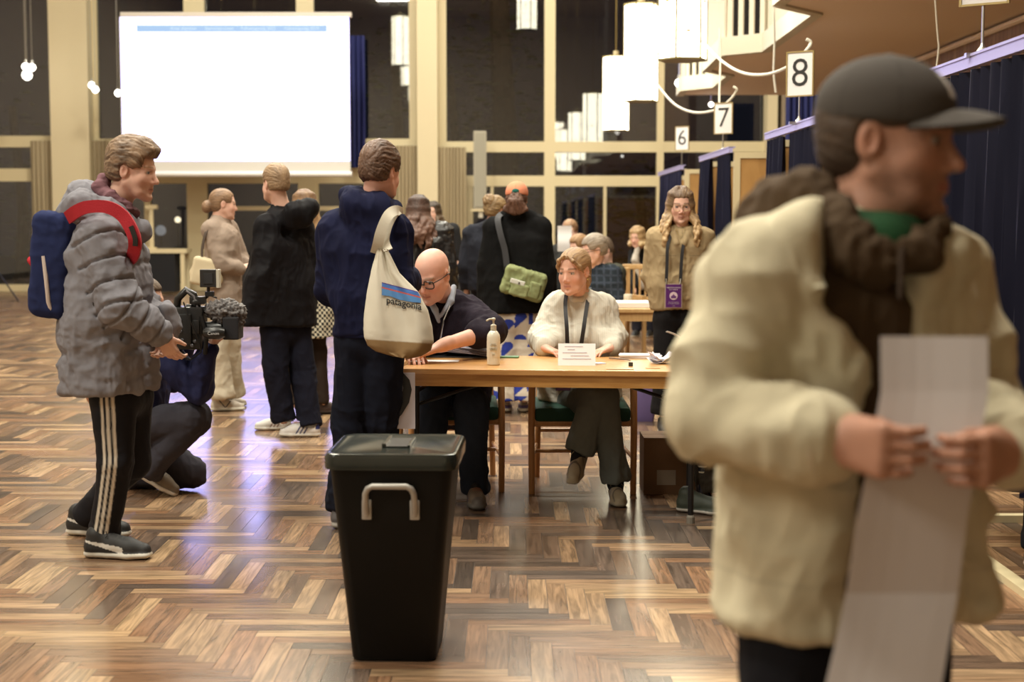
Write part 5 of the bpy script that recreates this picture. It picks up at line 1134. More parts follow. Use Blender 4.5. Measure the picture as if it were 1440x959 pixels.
garment('long_jacket', J, pw, M_CLOTH, clothcol((.21, .15, .095), 5), (.165, .165, .19), (.10, .105, .12), (.05, .05, .05), amp=.004, h=.009, seed=22, arms='', shr=.03, pts=(P(313, 365, Y0), P(314, 400, Y0), P(315, 433, Y0))) if False else None
trousers(J, pw, M_CLOTH, clothcol((.55, .49, .38), 6), r=(.10, .085, .085), amp=.007, h=.008, seed=23, bag=.008)
wsh = shoecol((.50, .45, .38), (.62, .59, .50), .03, lambda V, C: C.__setitem__((np.abs(np.abs(V[:, 0]-.13)-(V[:, 2]-.03)*.8) < .006) & (np.abs(V[:, 1]) > .02), (.04, .04, .05)))
shoe(pw, F(295, 578), F(345, 577), wsh, lacec=(.6, .57, .5)); shoe(pw, F(305, 570), F(347, 571), wsh)
cb = empty('crossbody_bag', P(282, 380, Y0-.2), 0, 'cream crossbody bag with a dark studded strap behind the woman in the blazer', 'bag')
S = SDF(.007); S.box(P(289, 382, Y0-.16), (.07, .05, .08), frame((0, 1, 0), (.2, 0, 1)), .025, .01); S.cone(P(276, 384, Y0-.16), P(302, 392, Y0-.2), .05, .06, .03); S.build('bag_body', M_SMOOTH, cb, (.60, .52, .36))
strap([P(305, 312, Y0-.11), P(292, 322, Y0-.2), P(285, 345, Y0-.205), P(284, 365, Y0-.2)], .022, .006, mat('studded_strap', (.10, .08, .07), .4, metal=.3), cb, 'strap', nrm=(-.5, -.8, 0))
# ================================================================ man in the long black coat
Y0 = 9.75
J = skel(P(402, 610, Y0).x, Y0, 1.82, (-.72, .7), head_f=(-.62, .78, -.05), k=1.0)
over(J, Y0, head=(387, 259, 0), neck=(396, 294, 0), C=(394, 350, 0), W=(394, 400, 0), M=(393, 457, 0), shL=(376, 320, -.11), elL=(374, 386, -.16), wrL=(388, 424, -.10), shR=(424, 322, .12), elR=(436, 385, .14), wrR=(432, 430, .08),
     hipL=(386, 465, -.05), knL=(388, 525, -.04), anL=(399, 590, .0), hipR=(417, 465, .06), knR=(427, 530, .04), anR=(436, 597, -.02))
pk = person('tall man in a long black hooded coat and white striped sneakers, seen from behind', J)
body(J, pk, face_col(J, stub=.1), h=.007, thin=.85)
hair_short(J, pk, (.16, .10, .055), (.44, .30, .18), top=.008, side=.0, noise=.005, back=-.05, seed=31)
def ex(S):
    S.chain([P(398, 303, Y0-.09), P(416, 297, Y0-.12), P(434, 292, Y0-.05), P(436, 300, Y0+.03)], [.038, .055, .052, .05], .05); S.chain([P(410, 312, Y0-.1), P(428, 308, Y0-.08)], [.05, .05], .05); S.cone(P(385, 308, Y0-.03), P(392, 300, Y0-.08), .035, .035, .03)
    for t in (-.1, 0, .1): S.chain([P(384, 350, Y0+t), P(368, 400, Y0+t*1.4), P(352, 455, Y0+t*1.5)], [.09, .085, .065], .05)
garment('coat', J, pk, M_SMOOTH, clothcol((.007, .0065, .0085), 5), (.20, .235, .255), (.12, .135, .145), (.082, .078, .06), amp=.008, h=.008, seed=33, extra=ex, side=Vector((.75, .5, 0)).normalized(), sleeve=.95)
trousers(J, pk, M_CLOTH, clothcol((.009, .010, .020), 6), r=(.095, .082, .070), amp=.008, seed=35, bag=.006)
for (ui, vi, n_) in ((402, 586, 0), (437, 594, -.1)): MB().lathe([(.052, -.03), (.056, .0), (.052, .03)], P(ui, vi, Y0+n_*.2), 16).build('sock_cuff', mat('grey_sock', (.18, .19, .19), .9), pk, smooth=True)
def three(c): return lambda V, C: C.__setitem__((np.abs((((V[:, 0]-.10)+(V[:, 2]-.03)*.6) % .026)-.013) < .0055) & (V[:, 0] > .10-(V[:, 2]-.03)*.6) & (V[:, 0] < .178-(V[:, 2]-.03)*.6) & (np.abs(V[:, 1]) > .016) & (V[:, 2] < .085), c)
shoe(pk, F(411, 604), F(357, 605), shoecol((.62, .60, .56), (.66, .64, .58), .026, three((.22, .14, .12))), h=.004, lacec=(.62, .6, .55))
def st2(V, C): three((.02, .03, .12))(V, C); C[(V[:, 0] < .035) & (V[:, 2] > .055)] = (.02, .03, .14)
shoe(pk, F(452, 614), F(392, 614), shoecol((.64, .62, .6), (.68, .66, .6), .026, st2), h=.004, lacec=(.62, .6, .55))
# ================================================================ woman in the houndstooth coat
Y0 = 10.85
J = skel(P(434, 583, Y0).x, Y0, 1.70, (-.4, .9), head_f=(-.5, .85, -.1), k=.94)
over(J, Y0, head=(427, 290, 0), neck=(431, 314, 0)); 
pq = person('woman in a black and white checked coat, half hidden behind the black coat', J)
body(J, pq, face_col(J), h=.009, thin=.8)
hair_long(J, pq, (.15, .08, .04), (.42, .27, .14), length=.22, n=40, wave=.008, seed=4, h=.007)
def checks(V):
    u_ = V[:, 0]*.9+V[:, 1]*.4; a = np.sin(u_*2*PI/.036) > 0; b = np.sin(V[:, 2]*2*PI/.040) > 0; c = np.where((a ^ b)[:, None], np.array((.62, .58, .45)), np.array((.03, .03, .03))); return c
garment('checked_coat', J, pq, M_CLOTH, checks, (.205, .20, .245), (.125, .12, .15), (.066, .058, .05), amp=.004, h=.0055, seed=41, pts=(J['C'], J['W'], Vector((J['M'].x+.02, J['M'].y, .58))))
trousers(J, pq, M_SMOOTH, clothcol((.03, .02, .015), 6), r=(.075, .055, .05), amp=.004, h=.009)
for a, b in ((F(437, 583), F(455, 582)), (F(430, 575), F(440, 572))): shoe(pq, a, b, shoecol((.05, .03, .025), (.02, .015, .012), .02), style='boot', sc=.93)
# ================================================================ man in the navy hoodie with the tote bag
Y0 = 6.85
J = skel(P(515, 700, Y0).x, Y0, 1.80, (.35, .93), head_f=(.52, .80, -.22), k=1.0)
over(J, Y0, head=(536, 243, 0), neck=(524, 288, -.01), C=(513, 350, 0), W=(520, 415, 0), M=(524, 468, 0), shL=(474, 325, .05), elL=(468, 405, .10), wrL=(500, 430, .30), shR=(552, 325, -.09), elR=(558, 396, -.13), wrR=(576, 393, .14),
     hipL=(500, 480, .03), knL=(493, 600, .04), anL=(480, 715, -.01), hipR=(541, 480, -.02), knR=(537, 590, .03), anR=(536, 690, .22))
J['hdR'] = (Vector((.3, 1, -.3)), Vector((-.8, 0, -.3)), .4, .05)
ph = person('young man in a navy hoodie with his back turned, standing left of the table', J)
body(J, ph, face_col(J, skin=SKIN*np.array((1.05, .95, .95)), stub=.05), h=.005, thin=.85)
hair_short(J, ph, (.055, .028, .018), (.20, .11, .07), top=.014, side=.004, noise=.008, back=-.058, seed=51, front=.062)
def ex(S):
    S.chain([P(491, 274, Y0+.02), P(502, 285, Y0-.08), P(530, 292, Y0-.11), P(552, 292, Y0-.04)], [.034, .050, .046, .030], .05)      # hood roll
    S.ell(P(512, 290, Y0-.04), (.10, .10, .065), None, .05); S.chain([P(491, 274, Y0+.04), P(505, 280, Y0+.07), P(540, 290, Y0+.09), P(552, 292, Y0)], [.034, .04, .03, .03], .03)
    S.chain([P(500, 300, Y0-.05), P(525, 318, Y0-.09)], [.06, .05], .04)
def post(S): S.ell(P(527, 262, Y0+.01), (.062, .062, .075), None, .02, 's')
garment('hoodie', J, ph, M_CLOTH, clothcol((.009, .011, .038), 5, .2), (.205, .19, .185), (.125, .125, .115), (.088, .078, .055), amp=.010, fr=(8, 8, 5), h=.006, seed=53, extra=ex, post=post, shr=.075, neck=.05)
S = SDF(.006); S.chain([J['M']+J['r']*t*.08 for t in (-1, 0, 1)], [.118, .122, .118], .04); S.box(J['M']+Vector((0, 0, .115)), (.4, .4, .08), None, 0, .01, 's'); S.box(J['M']-Vector((0, 0, .10)), (.4, .4, .08), None, 0, .01, 's'); S.build('ribbed_hem', M_KNIT, ph, (.009, .011, .04))
trousers(J, ph, M_CLOTH, clothcol((.008, .010, .020), 6, .25), r=(.098, .082, .064), amp=.010, h=.006, seed=55, fr=(9, 9, 6))
gsh = shoecol((.10, .095, .10), (.38, .36, .33), .03, lambda V, C: C.__setitem__((V[:, 2] > .012) & (V[:, 2] < .018), (.12, .11, .1)))
a = F(474, 745); shoe(ph, a, a+Vector((.03, .29, 0)), gsh); a = P(540, 715, 7.08); a.z = 0; shoe(ph, a, a+Vector((.1, .27, 0)), gsh)
# tote bag: soft sack with strap, band and print
Yt = Y0-.27
tt = empty('tote_bag', P(555, 490, Yt), 0, 'cream canvas tote bag with a blue mountain print hanging from the navy hooded man', 'bag')
cx = P(555, 430, Yt)
def tpnt(u, v, dy=0): return P(u, v, Yt+dy)
outline = [((538, 352), (541, 350)), ((526, 385), (556, 392)), ((517, 420), (598, 420)), ((512, 450), (606, 446)), ((513, 465), (610, 466)), ((514, 478), (612, 484)), ((521, 489), (600, 498)), ((540, 499), (585, 505))]
outline = [((530, 350), (545, 350)), ((522, 380), (562, 384)), ((516, 410), (588, 410)), ((512, 440), (602, 436)), ((511, 462), (608, 460)), ((512, 474), (610, 480)), ((517, 486), (606, 493)), ((528, 494), (592, 501)), ((552, 501), (575, 505))]
def totesurf(t, s_, sd):
    """t 0..1 down, s_ -1..1 across, sd -1 near, 1 far"""
    i = min(int(t*(len(outline)-1)), len(outline)-2); fr2 = t*(len(outline)-1)-i
    a = Vv((*outline[i][0], 0), (*outline[i+1][0], 0), fr2); b = Vv((*outline[i][1], 0), (*outline[i+1][1], 0), fr2); m_ = a*(1-(s_+1)/2)+b*((s_+1)/2)
    bulge = (.012+.075*math.sin(min(1, t*1.15)*PI*.62))*math.sqrt(max(0, 1-s_**4))
    fold = .008*math.sin(s_*5+t*3)+.006*math.sin(s_*11-t*4)*(1-t*.5)
    return P(m_.x, m_.y, Yt+sd*bulge+fold*(1 if sd < 0 else .3))
def tote():
    NT, NS = 48, 40; V = []; C = []
    for j in range(NT+1):
        t = j/NT; ring = [(-1+2*k/NS, -1) for k in range(NS)]+[(1-2*k/NS, 1) for k in range(NS)]
        for (s_, sd) in ring: V.append(totesurf(t, s_, sd)[:])
    N = 2*NS; Q = []
    for j in range(NT):
        for k in range(N): Q.append((j*N+k, j*N+(k+1) % N, (j+1)*N+(k+1) % N, (j+1)*N+k))
    for j in (0, NT):
        for k in range(NS): Q.append((j*N+k, j*N+k+1, j*N+(N-k-1) % N, j*N+(N-k) % N)) if k < NS-1 else None
    V = np.array(V); rng = np.zeros(len(V)); tt_ = np.repeat(np.arange(NT+1)/NT, N)
    w_ = vnoise(V, (12, 12, 12), 3)*.02; C = np.where((tt_+w_*.6-.0 > .66)[:, None], np.array((.30, .20, .10)), np.array((.66, .62, .52))); C = C*(1+.05*vnoise(V, (20, 20, 20), 1))[:, None]
    V = V+np.random.default_rng(1).normal(0, .0003, V.shape); me = fastmesh('canvas', V, np.array(Q), True, C); link('canvas', me, M_CLOTH, tt)
tote()
M_CANV = mat('canvas_cream', (.64, .60, .50), .9, bump=.3)
strap([tpnt(528, 356, .03), tpnt(531, 345, -.01), tpnt(536, 325, -.02), tpnt(546, 303, .0), tpnt(557, 296, .08), tpnt(566, 300, .2)], .048, .006, M_CANV, tt, 'strap', nrm=(.1, -1, .1))
strap([tpnt(546, 352, -.01), tpnt(541, 338, .02), tpnt(545, 318, .04), tpnt(553, 302, .07), tpnt(560, 296, .12)], .042, .006, M_CANV, tt, 'strap', nrm=(.1, -1, .1))
# print on the bag: points mapped onto the near surface
def onbag(u, v):
    best = None
    lo, hi = 0.0, 1.0
    for _ in range(30):
        t = (lo+hi)/2; i = min(int(t*(len(outline)-1)), len(outline)-2); f_ = t*(len(outline)-1)-i
        a = Vv((*outline[i][0], 0), (*outline[i+1][0], 0), f_); b = Vv((*outline[i][1], 0), (*outline[i+1][1], 0), f_); k_ = (u-a.x)/(b.x-a.x); vv = a.y+(b.y-a.y)*k_
        if vv < v: lo = t
        else: hi = t
    s_ = max(-.99, min(.99, k_*2-1)); p = totesurf(t, s_, -1); d = (Vector((0, 0, CH))-p).normalized(); return p+d*.006
def patch(name, poly, m, parent):
    """polygon in photo pixels triangulated finely on the bag"""
    bm = bmesh.new(); vs = [bm.verts.new((u, v, 0)) for u, v in poly]; bm.faces.new(vs); bmesh.ops.triangulate(bm, faces=bm.faces)
    for _ in range(5):
        bmesh.ops.subdivide_edges(bm, edges=[e for e in bm.edges if e.calc_length() > 1.8], cuts=1); bmesh.ops.triangulate(bm, faces=bm.faces)
    for v in bm.verts: v.co = onbag(v.co.x, v.co.y)
    me = bpy.data.meshes.new(name); bm.to_mesh(me); bm.free(); return link(name, me, m, parent)
def L2(u, v, o):   # sheared print coordinates: baseline slopes down to the right
    return (u, v+(u-537)*.26-1.5+o)
def band(v0, v1, u0=537, u1=592): return [L2(u0+(u1-u0)*i/11, v0, 0) for i in range(12)]+[L2(u1-(u1-u0)*i/11, v1, 0) for i in range(12)]
patch('print_blue_band', band(399.5, 404.5), mat('print_blue', (.06, .17, .5), .8), tt); patch('print_red_band', band(404.5, 406.6), mat('print_red', (.5, .10, .09), .8), tt)
z = [L2(537, 406.6, 0), L2(592, 406.6, 0)]; zig = [592, 588, 584, 579, 573, 567, 561, 555, 549, 543, 537]; zv = [413, 409, 414.5, 408.5, 416, 408, 416.5, 409.5, 415, 408, 416.5]
patch('print_mountains', z+[L2(a, b, 0) for a, b in zip(zig, zv)], mat('print_sky', (.09, .25, .55), .8), tt)
patch('print_purple_band', band(398.3, 399.5), mat('print_purple', (.08, .02, .2), .8), tt)
cu = bpy.data.curves.new('lettering', 'FONT'); cu.body = 'patagonia'; cu.size = 13.5; cu.resolution_u = 3; cu.offset = .22
t_ = bpy.data.objects.new('lettering', cu); COL.objects.link(t_); me = bpy.data.meshes.new_from_object(t_.evaluated_get(bpy.context.evaluated_depsgraph_get())); bpy.data.objects.remove(t_)
wmx = max(v.co.x for v in me.vertices)
bm = bmesh.new(); bm.from_mesh(me); bmesh.ops.triangulate(bm, faces=bm.faces)
for v in bm.verts:
    u = 543+v.co.x*50/wmx; v.co = onbag(u, 426-v.co.y*1.0+(u-543)*.20)
bm.to_mesh(me); bm.free(); me.materials.clear(); link('lettering', me, M_INK, tt)
# ================================================================ dark haired woman in the leather jacket
Y0 = 12.2
J = skel(P(596, 540, Y0).x, Y0, 1.69, (.1, 1), head_f=(.15, 1, -.1), k=.95)
over(J, Y0, head=(589, 296, 0), neck=(594, 318, 0)); pl = person('woman with long dark wavy hair and a black leather jacket, seen from behind', J)
body(J, pl, face_col(J), h=.01, thin=.8); hair_long(J, pl, (.030, .014, .010), (.16, .085, .06), length=.27, n=52, wave=.02, seed=6, h=.0065, spread=.2, r0=.018, out=.07)
garment('leather_jacket', J, pl, M_LEATHER, clothcol((.015, .014, .015), 3), (.215, .19, .19), (.12, .115, .11), (.07, .06, .05), amp=.010, h=.009, seed=63, fr=(13, 13, 9))
trousers(J, pl, M_CLOTH, (.02, .02, .03), amp=.004, h=.01); a = J['anL'].copy(); a.z = 0
for n in 'LR': a = J['an'+n].copy(); a.z = 0; shoe(pl, a-J['f']*.06, a+J['f']*.2, shoecol((.02, .02, .02)), sc=.9, h=.008)
# ================================================================ woman standing at the back before the curtain
Y0 = 17.0
J = skel(P(618, 460, Y0).x, Y0, 1.66, (-.3, -1), head_f=(-.35, -.95, -.1), k=.95)
over(J, Y0, head=(609, 298, 0), neck=(612, 313, 0)); J['C'].x = J['neck'].x+.04
pf = person('woman in a black short sleeved top standing before the beige curtain at the back', J)
body(J, pf, face_col(J), h=.009, thin=.8); hair_long(J, pf, (.03, .018, .01), (.13, .08, .04), length=.10, n=30, wave=.01, seed=8, h=.009)
garment('top', J, pf, M_CLOTH, (.02, .02, .022), (.22, .2, .2), (.12, .115, .12), (.08, .07, .05), amp=.004, h=.012, sleeve=.0, seed=71); trousers(J, pf, M_CLOTH, (.015, .015, .02), h=.012)
for n in 'LR': a = J['an'+n].copy(); a.z = 0; shoe(pf, a-J['f']*.06, a+J['f']*.2, shoecol((.02, .02, .02)), sc=.9, h=.01)
# ================================================================ person with hair up in a dark jacket beside the cap wearer
Y0 = 12.9
J = skel(P(690, 520, Y0).x, Y0, 1.66, (.2, .95), head_f=(.7, .7, -.1), k=.95); over(J, Y0, head=(698, 296, 0), neck=(692, 316, 0))
pn = person('person with fair pinned up hair and a dark navy jacket, left of the orange cap', J)
body(J, pn, face_col(J), h=.01, thin=.8); hair_short(J, pn, (.13, .08, .04), (.40, .27, .13), top=.006, side=.01, noise=.01, back=-.06, seed=9, h=.007)
S = SDF(.007); S.ell(hl(J, 0, -.10, .08), (.055, .05, .055), None, .02); S.build('hair_knot', M_HAIR, pn, haircol(J, (.15, .09, .05), (.40, .27, .13), 4), lambda V: .008*folds(V, (50, 50, 40), 2))
garment('jacket', J, pn, M_CLOTH, clothcol((.02, .022, .032), 3), (.22, .2, .2), (.12, .115, .11), (.07, .06, .05), amp=.008, h=.01, seed=73); trousers(J, pn, M_CLOTH, (.015, .015, .02), h=.012)
for n in 'LR': a = J['an'+n].copy(); a.z = 0; shoe(pn, a-J['f']*.06, a+J['f']*.2, shoecol((.02, .02, .02)), sc=.9, h=.01)
# ================================================================ person in the orange cap
Y0 = 10.95
J = skel(P(726, 578, Y0).x, Y0, 1.73, (.05, 1), head_f=(.1, 1, -.08), k=.97)
over(J, Y0, head=(727, 280, 0), neck=(727, 302, 0), C=(728, 345, 0), W=(727, 395, 0), M=(728, 438, 0), shR=(757, 321, 0), elR=(766, 375, 0), wrR=(769, 420, .06), shL=(697, 321, 0), elL=(688, 375, 0), wrL=(684, 424, .04),
     hipL=(714, 450, 0), knL=(712, 505, 0), anL=(714, 560, 0), hipR=(740, 450, 0), knR=(741, 505, 0), anR=(737, 560, 0))
po = person('person in an orange cap, black coat and blue patterned trousers, back turned', J)
body(J, po, face_col(J), h=.007, thin=.8)
S = SDF(.006); fr_ = frame(J['hf'], J['hu']); S.ell(hl(J, 0, -.04, -.005), np.array((.078, .072, .07)), fr_, .02); S.box(hl(J, 0, .08, -.02), np.array((.12, .065, .09)), fr_, .004, .01, 's')
for t in np.linspace(-1, 1, 9): S.chain([hl(J, t*.02, -.105, .035), hl(J, t*.04, -.135, -.03), hl(J, t*.085, -.12, -.10-.02*math.cos(t*2))], [.016, .018, .012], .01)
S.build('hair', M_HAIR, po, haircol(J, (.05, .022, .013), (.17, .08, .05), 5), lambda V: .006*folds(V, (50, 50, 14), 4))
ball_cap(J, po, (.72, .27, .16), h=.006, name='cap')
S = SDF(.005); S.ell(hl(J, 0, -.118, .05), np.array((.028, .018, .02)), frame(J['hf'], J['hu']), .004); S.build('hair_tie', M_CLOTH, po, (.02, .12, .10))
glasses(J, po, M_BLACK)
def ex(S): S.chain([P(745, 303, Y0), P(727, 299, Y0-.06), P(709, 303, Y0)], [.04, .045, .04], .03)
garment('coat', J, po, M_KNIT, clothcol((.006, .006, .0065), 2), (.245, .265, .285), (.135, .14, .15), (.09, .085, .07), amp=.007, h=.008, seed=81, extra=ex, fr=(7, 7, 4), shr=.08, sleeve=.85)
def pattern(V):
    q = V.copy(); gx = (V[:, 0]*1.0+V[:, 1]*.3+5)/.095; gz = V[:, 2]/.085; i = np.floor(gx); j = np.floor(gz+.37*(i % 2)); fx = gx-i; fz = (gz+.37*(i % 2))-j; hsh = _hash(i, j, i*0, 3)
    half = (fx-.5)**2+(fz)**2 < .22; tri = (fz > fx) ; bar = (np.abs(fx-.3) < .18); m = np.where(hsh < .35, half, np.where(hsh < .6, tri, np.where(hsh < .8, bar, False)))
    return np.where(m[:, None], np.array((.03, .05, .30)), np.array((.58, .52, .44)))
trousers(J, po, M_CLOTH, pattern, r=(.125, .118, .115), amp=.005, h=.0055, seed=85, bag=.01)
def orsh(V, C): C[(V[:, 2] > .05)] = (.6, .5, .35); C[(np.abs(V[:, 2]-.045) < .012)] = (.10, .08, .22); C[(V[:, 0] > .10) & (V[:, 0] < .2) & (V[:, 2] > .07)] = (.65, .28, .06)
for (u, n) in ((712, 'L'), (736, 'R')): b_ = F(u, 580); shoe(po, b_+Vector((0, .27, 0)), b_, shoecol((.5, .45, .35), (.62, .58, .45), .03, orsh), sc=.95)
gb = empty('crossbody_bag', P(737, 398, Y0-.22), 0, 'light green crossbody bag with a white tag on the back of the black coat', 'bag')
fb = frame((0, 1, 0), (.30, 0, 1)); c = P(736.5, 398.5, Y0-.22)
S = SDF(.006); S.box(c, (.125, .035, .075), fb, .028, .01); S.build('bag_body', M_SMOOTH, gb, clothcol((.235, .265, .125), 4, .15), lambda V: .007*folds(V, (16, 16, 12), 3))
S = SDF(.005); S.box(c+Vector((-.035, -.065, -.045)), (.055, .012, .035), fb, .012, .01); S.build('front_pocket', M_SMOOTH, gb, clothcol((.26, .29, .14), 4, .15), lambda V: .004*folds(V, (20, 20, 14), 8))
S = SDF(.005); S.box(c+Vector((.075, -.06, -.05)), (.03, .012, .05), fb, .01, .01); S.build('side_pocket', M_SMOOTH, gb, clothcol((.24, .27, .13), 4, .15), lambda V: .004*folds(V, (20, 20, 14), 9))
S = SDF(.004); S.box(c+Vector((-.045, -.085, .012)), (.052, .003, .015), fb, .003, .002); S.build('white_tag', M_SMOOTH, gb, (.62, .62, .56))
MB().tube([c+Vector((-.035, -.092, .006)), c+Vector((-.035, -.098, .006))], .007, 10).build('snap_button', M_BLACK, gb)
strap([P(706, 300, Y0-.02), P(700, 308, Y0-.12), P(704, 330, Y0-.165), P(710, 352, Y0-.175), P(713, 377, Y0-.18)], .045, .006, mat('dark_strap', (.03, .03, .035), .7), gb, 'strap', nrm=(-.2, -1, .1))
S = SDF(.005); S.box(P(713, 377, Y0-.2), (.02, .012, .014), None, .006, .004); S.build('buckle', M_SMOOTH, gb, (.015, .015, .015))
# ================================================================ bald man writing at the table
Y0 = 7.75
J = skel(P(635, 600, Y0).x, Y0, 1.78, (-.25, -1), head_f=(-.42, -.80, -.45), k=1.09); J['hu'] = Vector((-.15, -.35, .9))
over(J, Y0, head=(607, 387, -.22), neck=(622, 420, -.02), C=(632, 462, .0), W=(636, 505, .1), M=(636, 560, .16), shL=(657, 436, .02), elL=(690, 466, -.20), wrL=(627, 484, -.48), shR=(598, 436, -.04), elR=(572, 475, -.25), wrR=(575, 492, -.45),
     hipL=(654, 566, .12), knL=(662, 568, -.34), anL=(667, 692, -.33), hipR=(618, 566, .12), knR=(610, 560, -.32), anR=(600, 680, -.25))
z_ = .80
for n in 'LR': J['wr'+n].z = max(J['wr'+n].z, TZ+.035)
J['hdL'] = (Vector((-.90, -.30, -.34)), Vector((-.3, -.1, -1)), .0, .16, 1.10, .2); J['hdR'] = (Vector((.3, -.9, -.2)), Vector((0, 0, -1)), .4, .05)
pb_ = person('bald man with black glasses and a dark half zip sweater bent over the papers', J)
body(J, pb_, face_col(J, skin=SKIN*np.array((1.06, .98, .98)), brow=(.45, .33, .25), blush=.28, stub=.12, stubc=(.5, .42, .38)), h=.005, thin=.9, head=dict(fat=.006), arms=(.05, .052, .050, .032))
S = SDF(.005); fr_ = frame(J['hf'], J['hu'])   # thin grey fringe of hair
S.ell(hl(J, 0, -.030, .000), np.array((.0795, .090, .052)), fr_, .01); S.box(hl(J, 0, .10, 0), np.array((.12, .09, .2)), fr_, .004, .01, 's')
for s_ in (-1, 1): S.ell(hl(J, s_*.085, -.008, -.008), np.array((.03, .022, .04)), fr_, .006, 's')
S.build('hair', M_HAIR, pb_, haircol(J, (.40, .33, .27), (.60, .50, .42), 4), lambda V: .001*folds(V, (90, 90, 90), 2))
glasses(J, pb_, M_BLACK, w=.026, hgt=.019, r=.003)
def ex(S):
    S.chain([P(605, 428, Y0-.04), P(622, 418, Y0+.05), P(645, 428, Y0-.03)], [.045, .055, .045], .04); S.cone(P(640, 424, Y0-.06), P(632, 412, Y0-.02), .022, .02, .02)
def post(S): S.cone(P(610, 424, Y0-.20), P(622, 470, Y0-.24), .05, .03, .01, 's')
garment('half_zip_sweater', J, pb_, M_KNIT, clothcol((.020, .015, .024), 3), (.215, .21, .21), (.135, .145, .15), (.085, .078, .062), amp=.007, h=.006, seed=91, extra=ex, sleeve=.28, shr=.075, cuts=False)
garment('checked_shirt', J, pb_, M_CLOTH, lambda V: np.where(((np.sin(V[:, 0]*300) > .2) ^ (np.sin(V[:, 2]*260) > .1))[:, None], np.array((.30, .32, .38)), np.array((.06, .07, .10))), (.18, .18, .18), (.128, .125, .12), (.05, .05, .05), amp=.002, h=.007, arms='', shr=.055, cuts=False)
S = SDF(.0045); S.chain([P(602, 418, Y0-.14), P(612, 436, Y0-.19), P(617, 452, Y0-.19)], [.020, .016, .010], .01); S.chain([P(638, 404, Y0-.06), P(634, 424, Y0-.13), P(620, 444, Y0-.19)], [.016, .018, .010], .01); S.build('shirt_collar', M_CLOTH, pb_, (.38, .42, .50))
MB().tube([P(633, 430, Y0-.165), P(624, 450, Y0-.21), P(619, 478, Y0-.16)], .004, 6).build('zip', M_STEEL, pb_)
trousers(J, pb_, M_CLOTH, clothcol((.020, .028, .048), 6, .3), r=(.108, .088, .066), amp=.008, h=.007, seed=95, wst=P(638, 530, Y0+.12), bag=.004)
brn = shoecol((.16, .125, .10), (.09, .085, .08), .028, lambda V, C: C.__setitem__(V[:, 0] > .245, (.10, .09, .085)), lace=(.28, .12, .09))
J['anL'].z = .11; shoe_at(pb_, J, 'L', (.12, -1, 0), brn, h=.004, lacec=(.28, .12, .09)); J['anR'].z = .1; shoe_at(pb_, J, 'R', (-.1, -1, 0), brn)
# ================================================================ woman in the white sweater
Y0 = 7.92
J = skel(P(816, 600, Y0).x, Y0, 1.68, (-.05, -1), head_f=(-.52, -.82, -.16), k=.98)
over(J, Y0, head=(807, 381, -.12), neck=(813, 416, -.03), C=(812, 450, 0), W=(814, 497, .03), M=(816, 556, .06), shR=(788, 433, 0), elR=(766, 474, -.06), wrR=(764, 489, -.28), shL=(842, 433, 0), elL=(859, 474, -.03), wrL=(860, 490, -.26),
     hipR=(802, 566, .02), knR=(838, 558, -.46), anR=(815, 634, -.48), hipL=(832, 566, .02), knL=(848, 560, -.44), anL=(866, 676, -.46))
for n in 'LR': J['wr'+n].z = TZ+.045
J['hdR'] = (Vector((.75, -.65, -.25)), Vector((0, -.1, -1)), .35, .05, .92); J['hdL'] = (Vector((-.75, -.65, -.22)), Vector((0, -.1, -1)), .35, .05, .92)
pw2 = person('woman in a cream white knitted sweater with a black lanyard, seated at the table', J)
body(J, pw2, face_col(J, skin=SKIN*np.array((1.08, 1.04, 1.02)), brow=(.20, .11, .06), lip=(.50, .17, .15), blush=.2, gaze=(.004, -.003), eye=(.06, .06, .06)), h=.0045, thin=.8, head=dict(smile=-.002, fem=1, jaw=.94))
# pulled back fair hair
S = SDF(.0045); fr_ = frame(J['hf'], J['hu']); k_ = J['k']; p_ = lambda s, f, u: hl(J, s, f, u)
S.ell(p_(0, -.02, .040), np.array((.083, .105, .088))*k_, fr_, .01); S.ell(p_(0, -.055, -.015), np.array((.07, .062, .085))*k_, fr_, .02)
S.box(p_(0, .060+.08, -.028), np.array((.11, .08, .10))*k_, fr_, .004, .012, 's'); S.box(p_(0, .05, -.09), np.array((.12, .065, .09))*k_, fr_, .004, .012, 's')
for s_ in (-1, 1):
    S.ell(p_(s_*.085, -.012, -.010), np.array((.03, .024, .034))*k_, fr_, .006, 's'); S.chain([p_(s_*.012, .072, .098), p_(s_*.045, .078, .070), p_(s_*.069, .052, .032), p_(s_*.080, .030, -.005)], [.006, .009, .008, .004], .012)
    S.chain([p_(s_*.072, -.035, -.035), p_(s_*.05, -.06, -.085), p_(s_*.045, -.05, -.115)], [.012, .010, .004], .006)
S.ell(p_(0, -.10, -.07), np.array((.045, .035, .04))*k_, fr_, .02)
S.build('hair', M_HAIR, pw2, haircol(J, (.20, .11, .055), (.52, .34, .18), 7), lambda V: hairdisp(J, V, .0025, 3))
def ex(S): S.chain([P(795, 424, Y0-.06), P(813, 411, Y0+.05), P(832, 424, Y0-.04)], [.042, .05, .042], .03); S.cone(P(800, 430, Y0-.085), P(828, 430, Y0-.075), .03, .03, .03); S.cone(P(790, 480, Y0-.12), P(838, 480, Y0-.12), .08, .08, .06)
kn = lambda V: np.array((.62, .59, .51))*(1+.05*np.sin(V[:, 0]*2*PI/.011))[:, None]
garment('sweater', J, pw2, M_KNIT, kn, (.205, .225, .235), (.120, .14, .15), (.072, .080, .042), amp=.009, h=.005, seed=101, extra=ex, sleeve=.93, shr=.078, fr=(8, 8, 6))
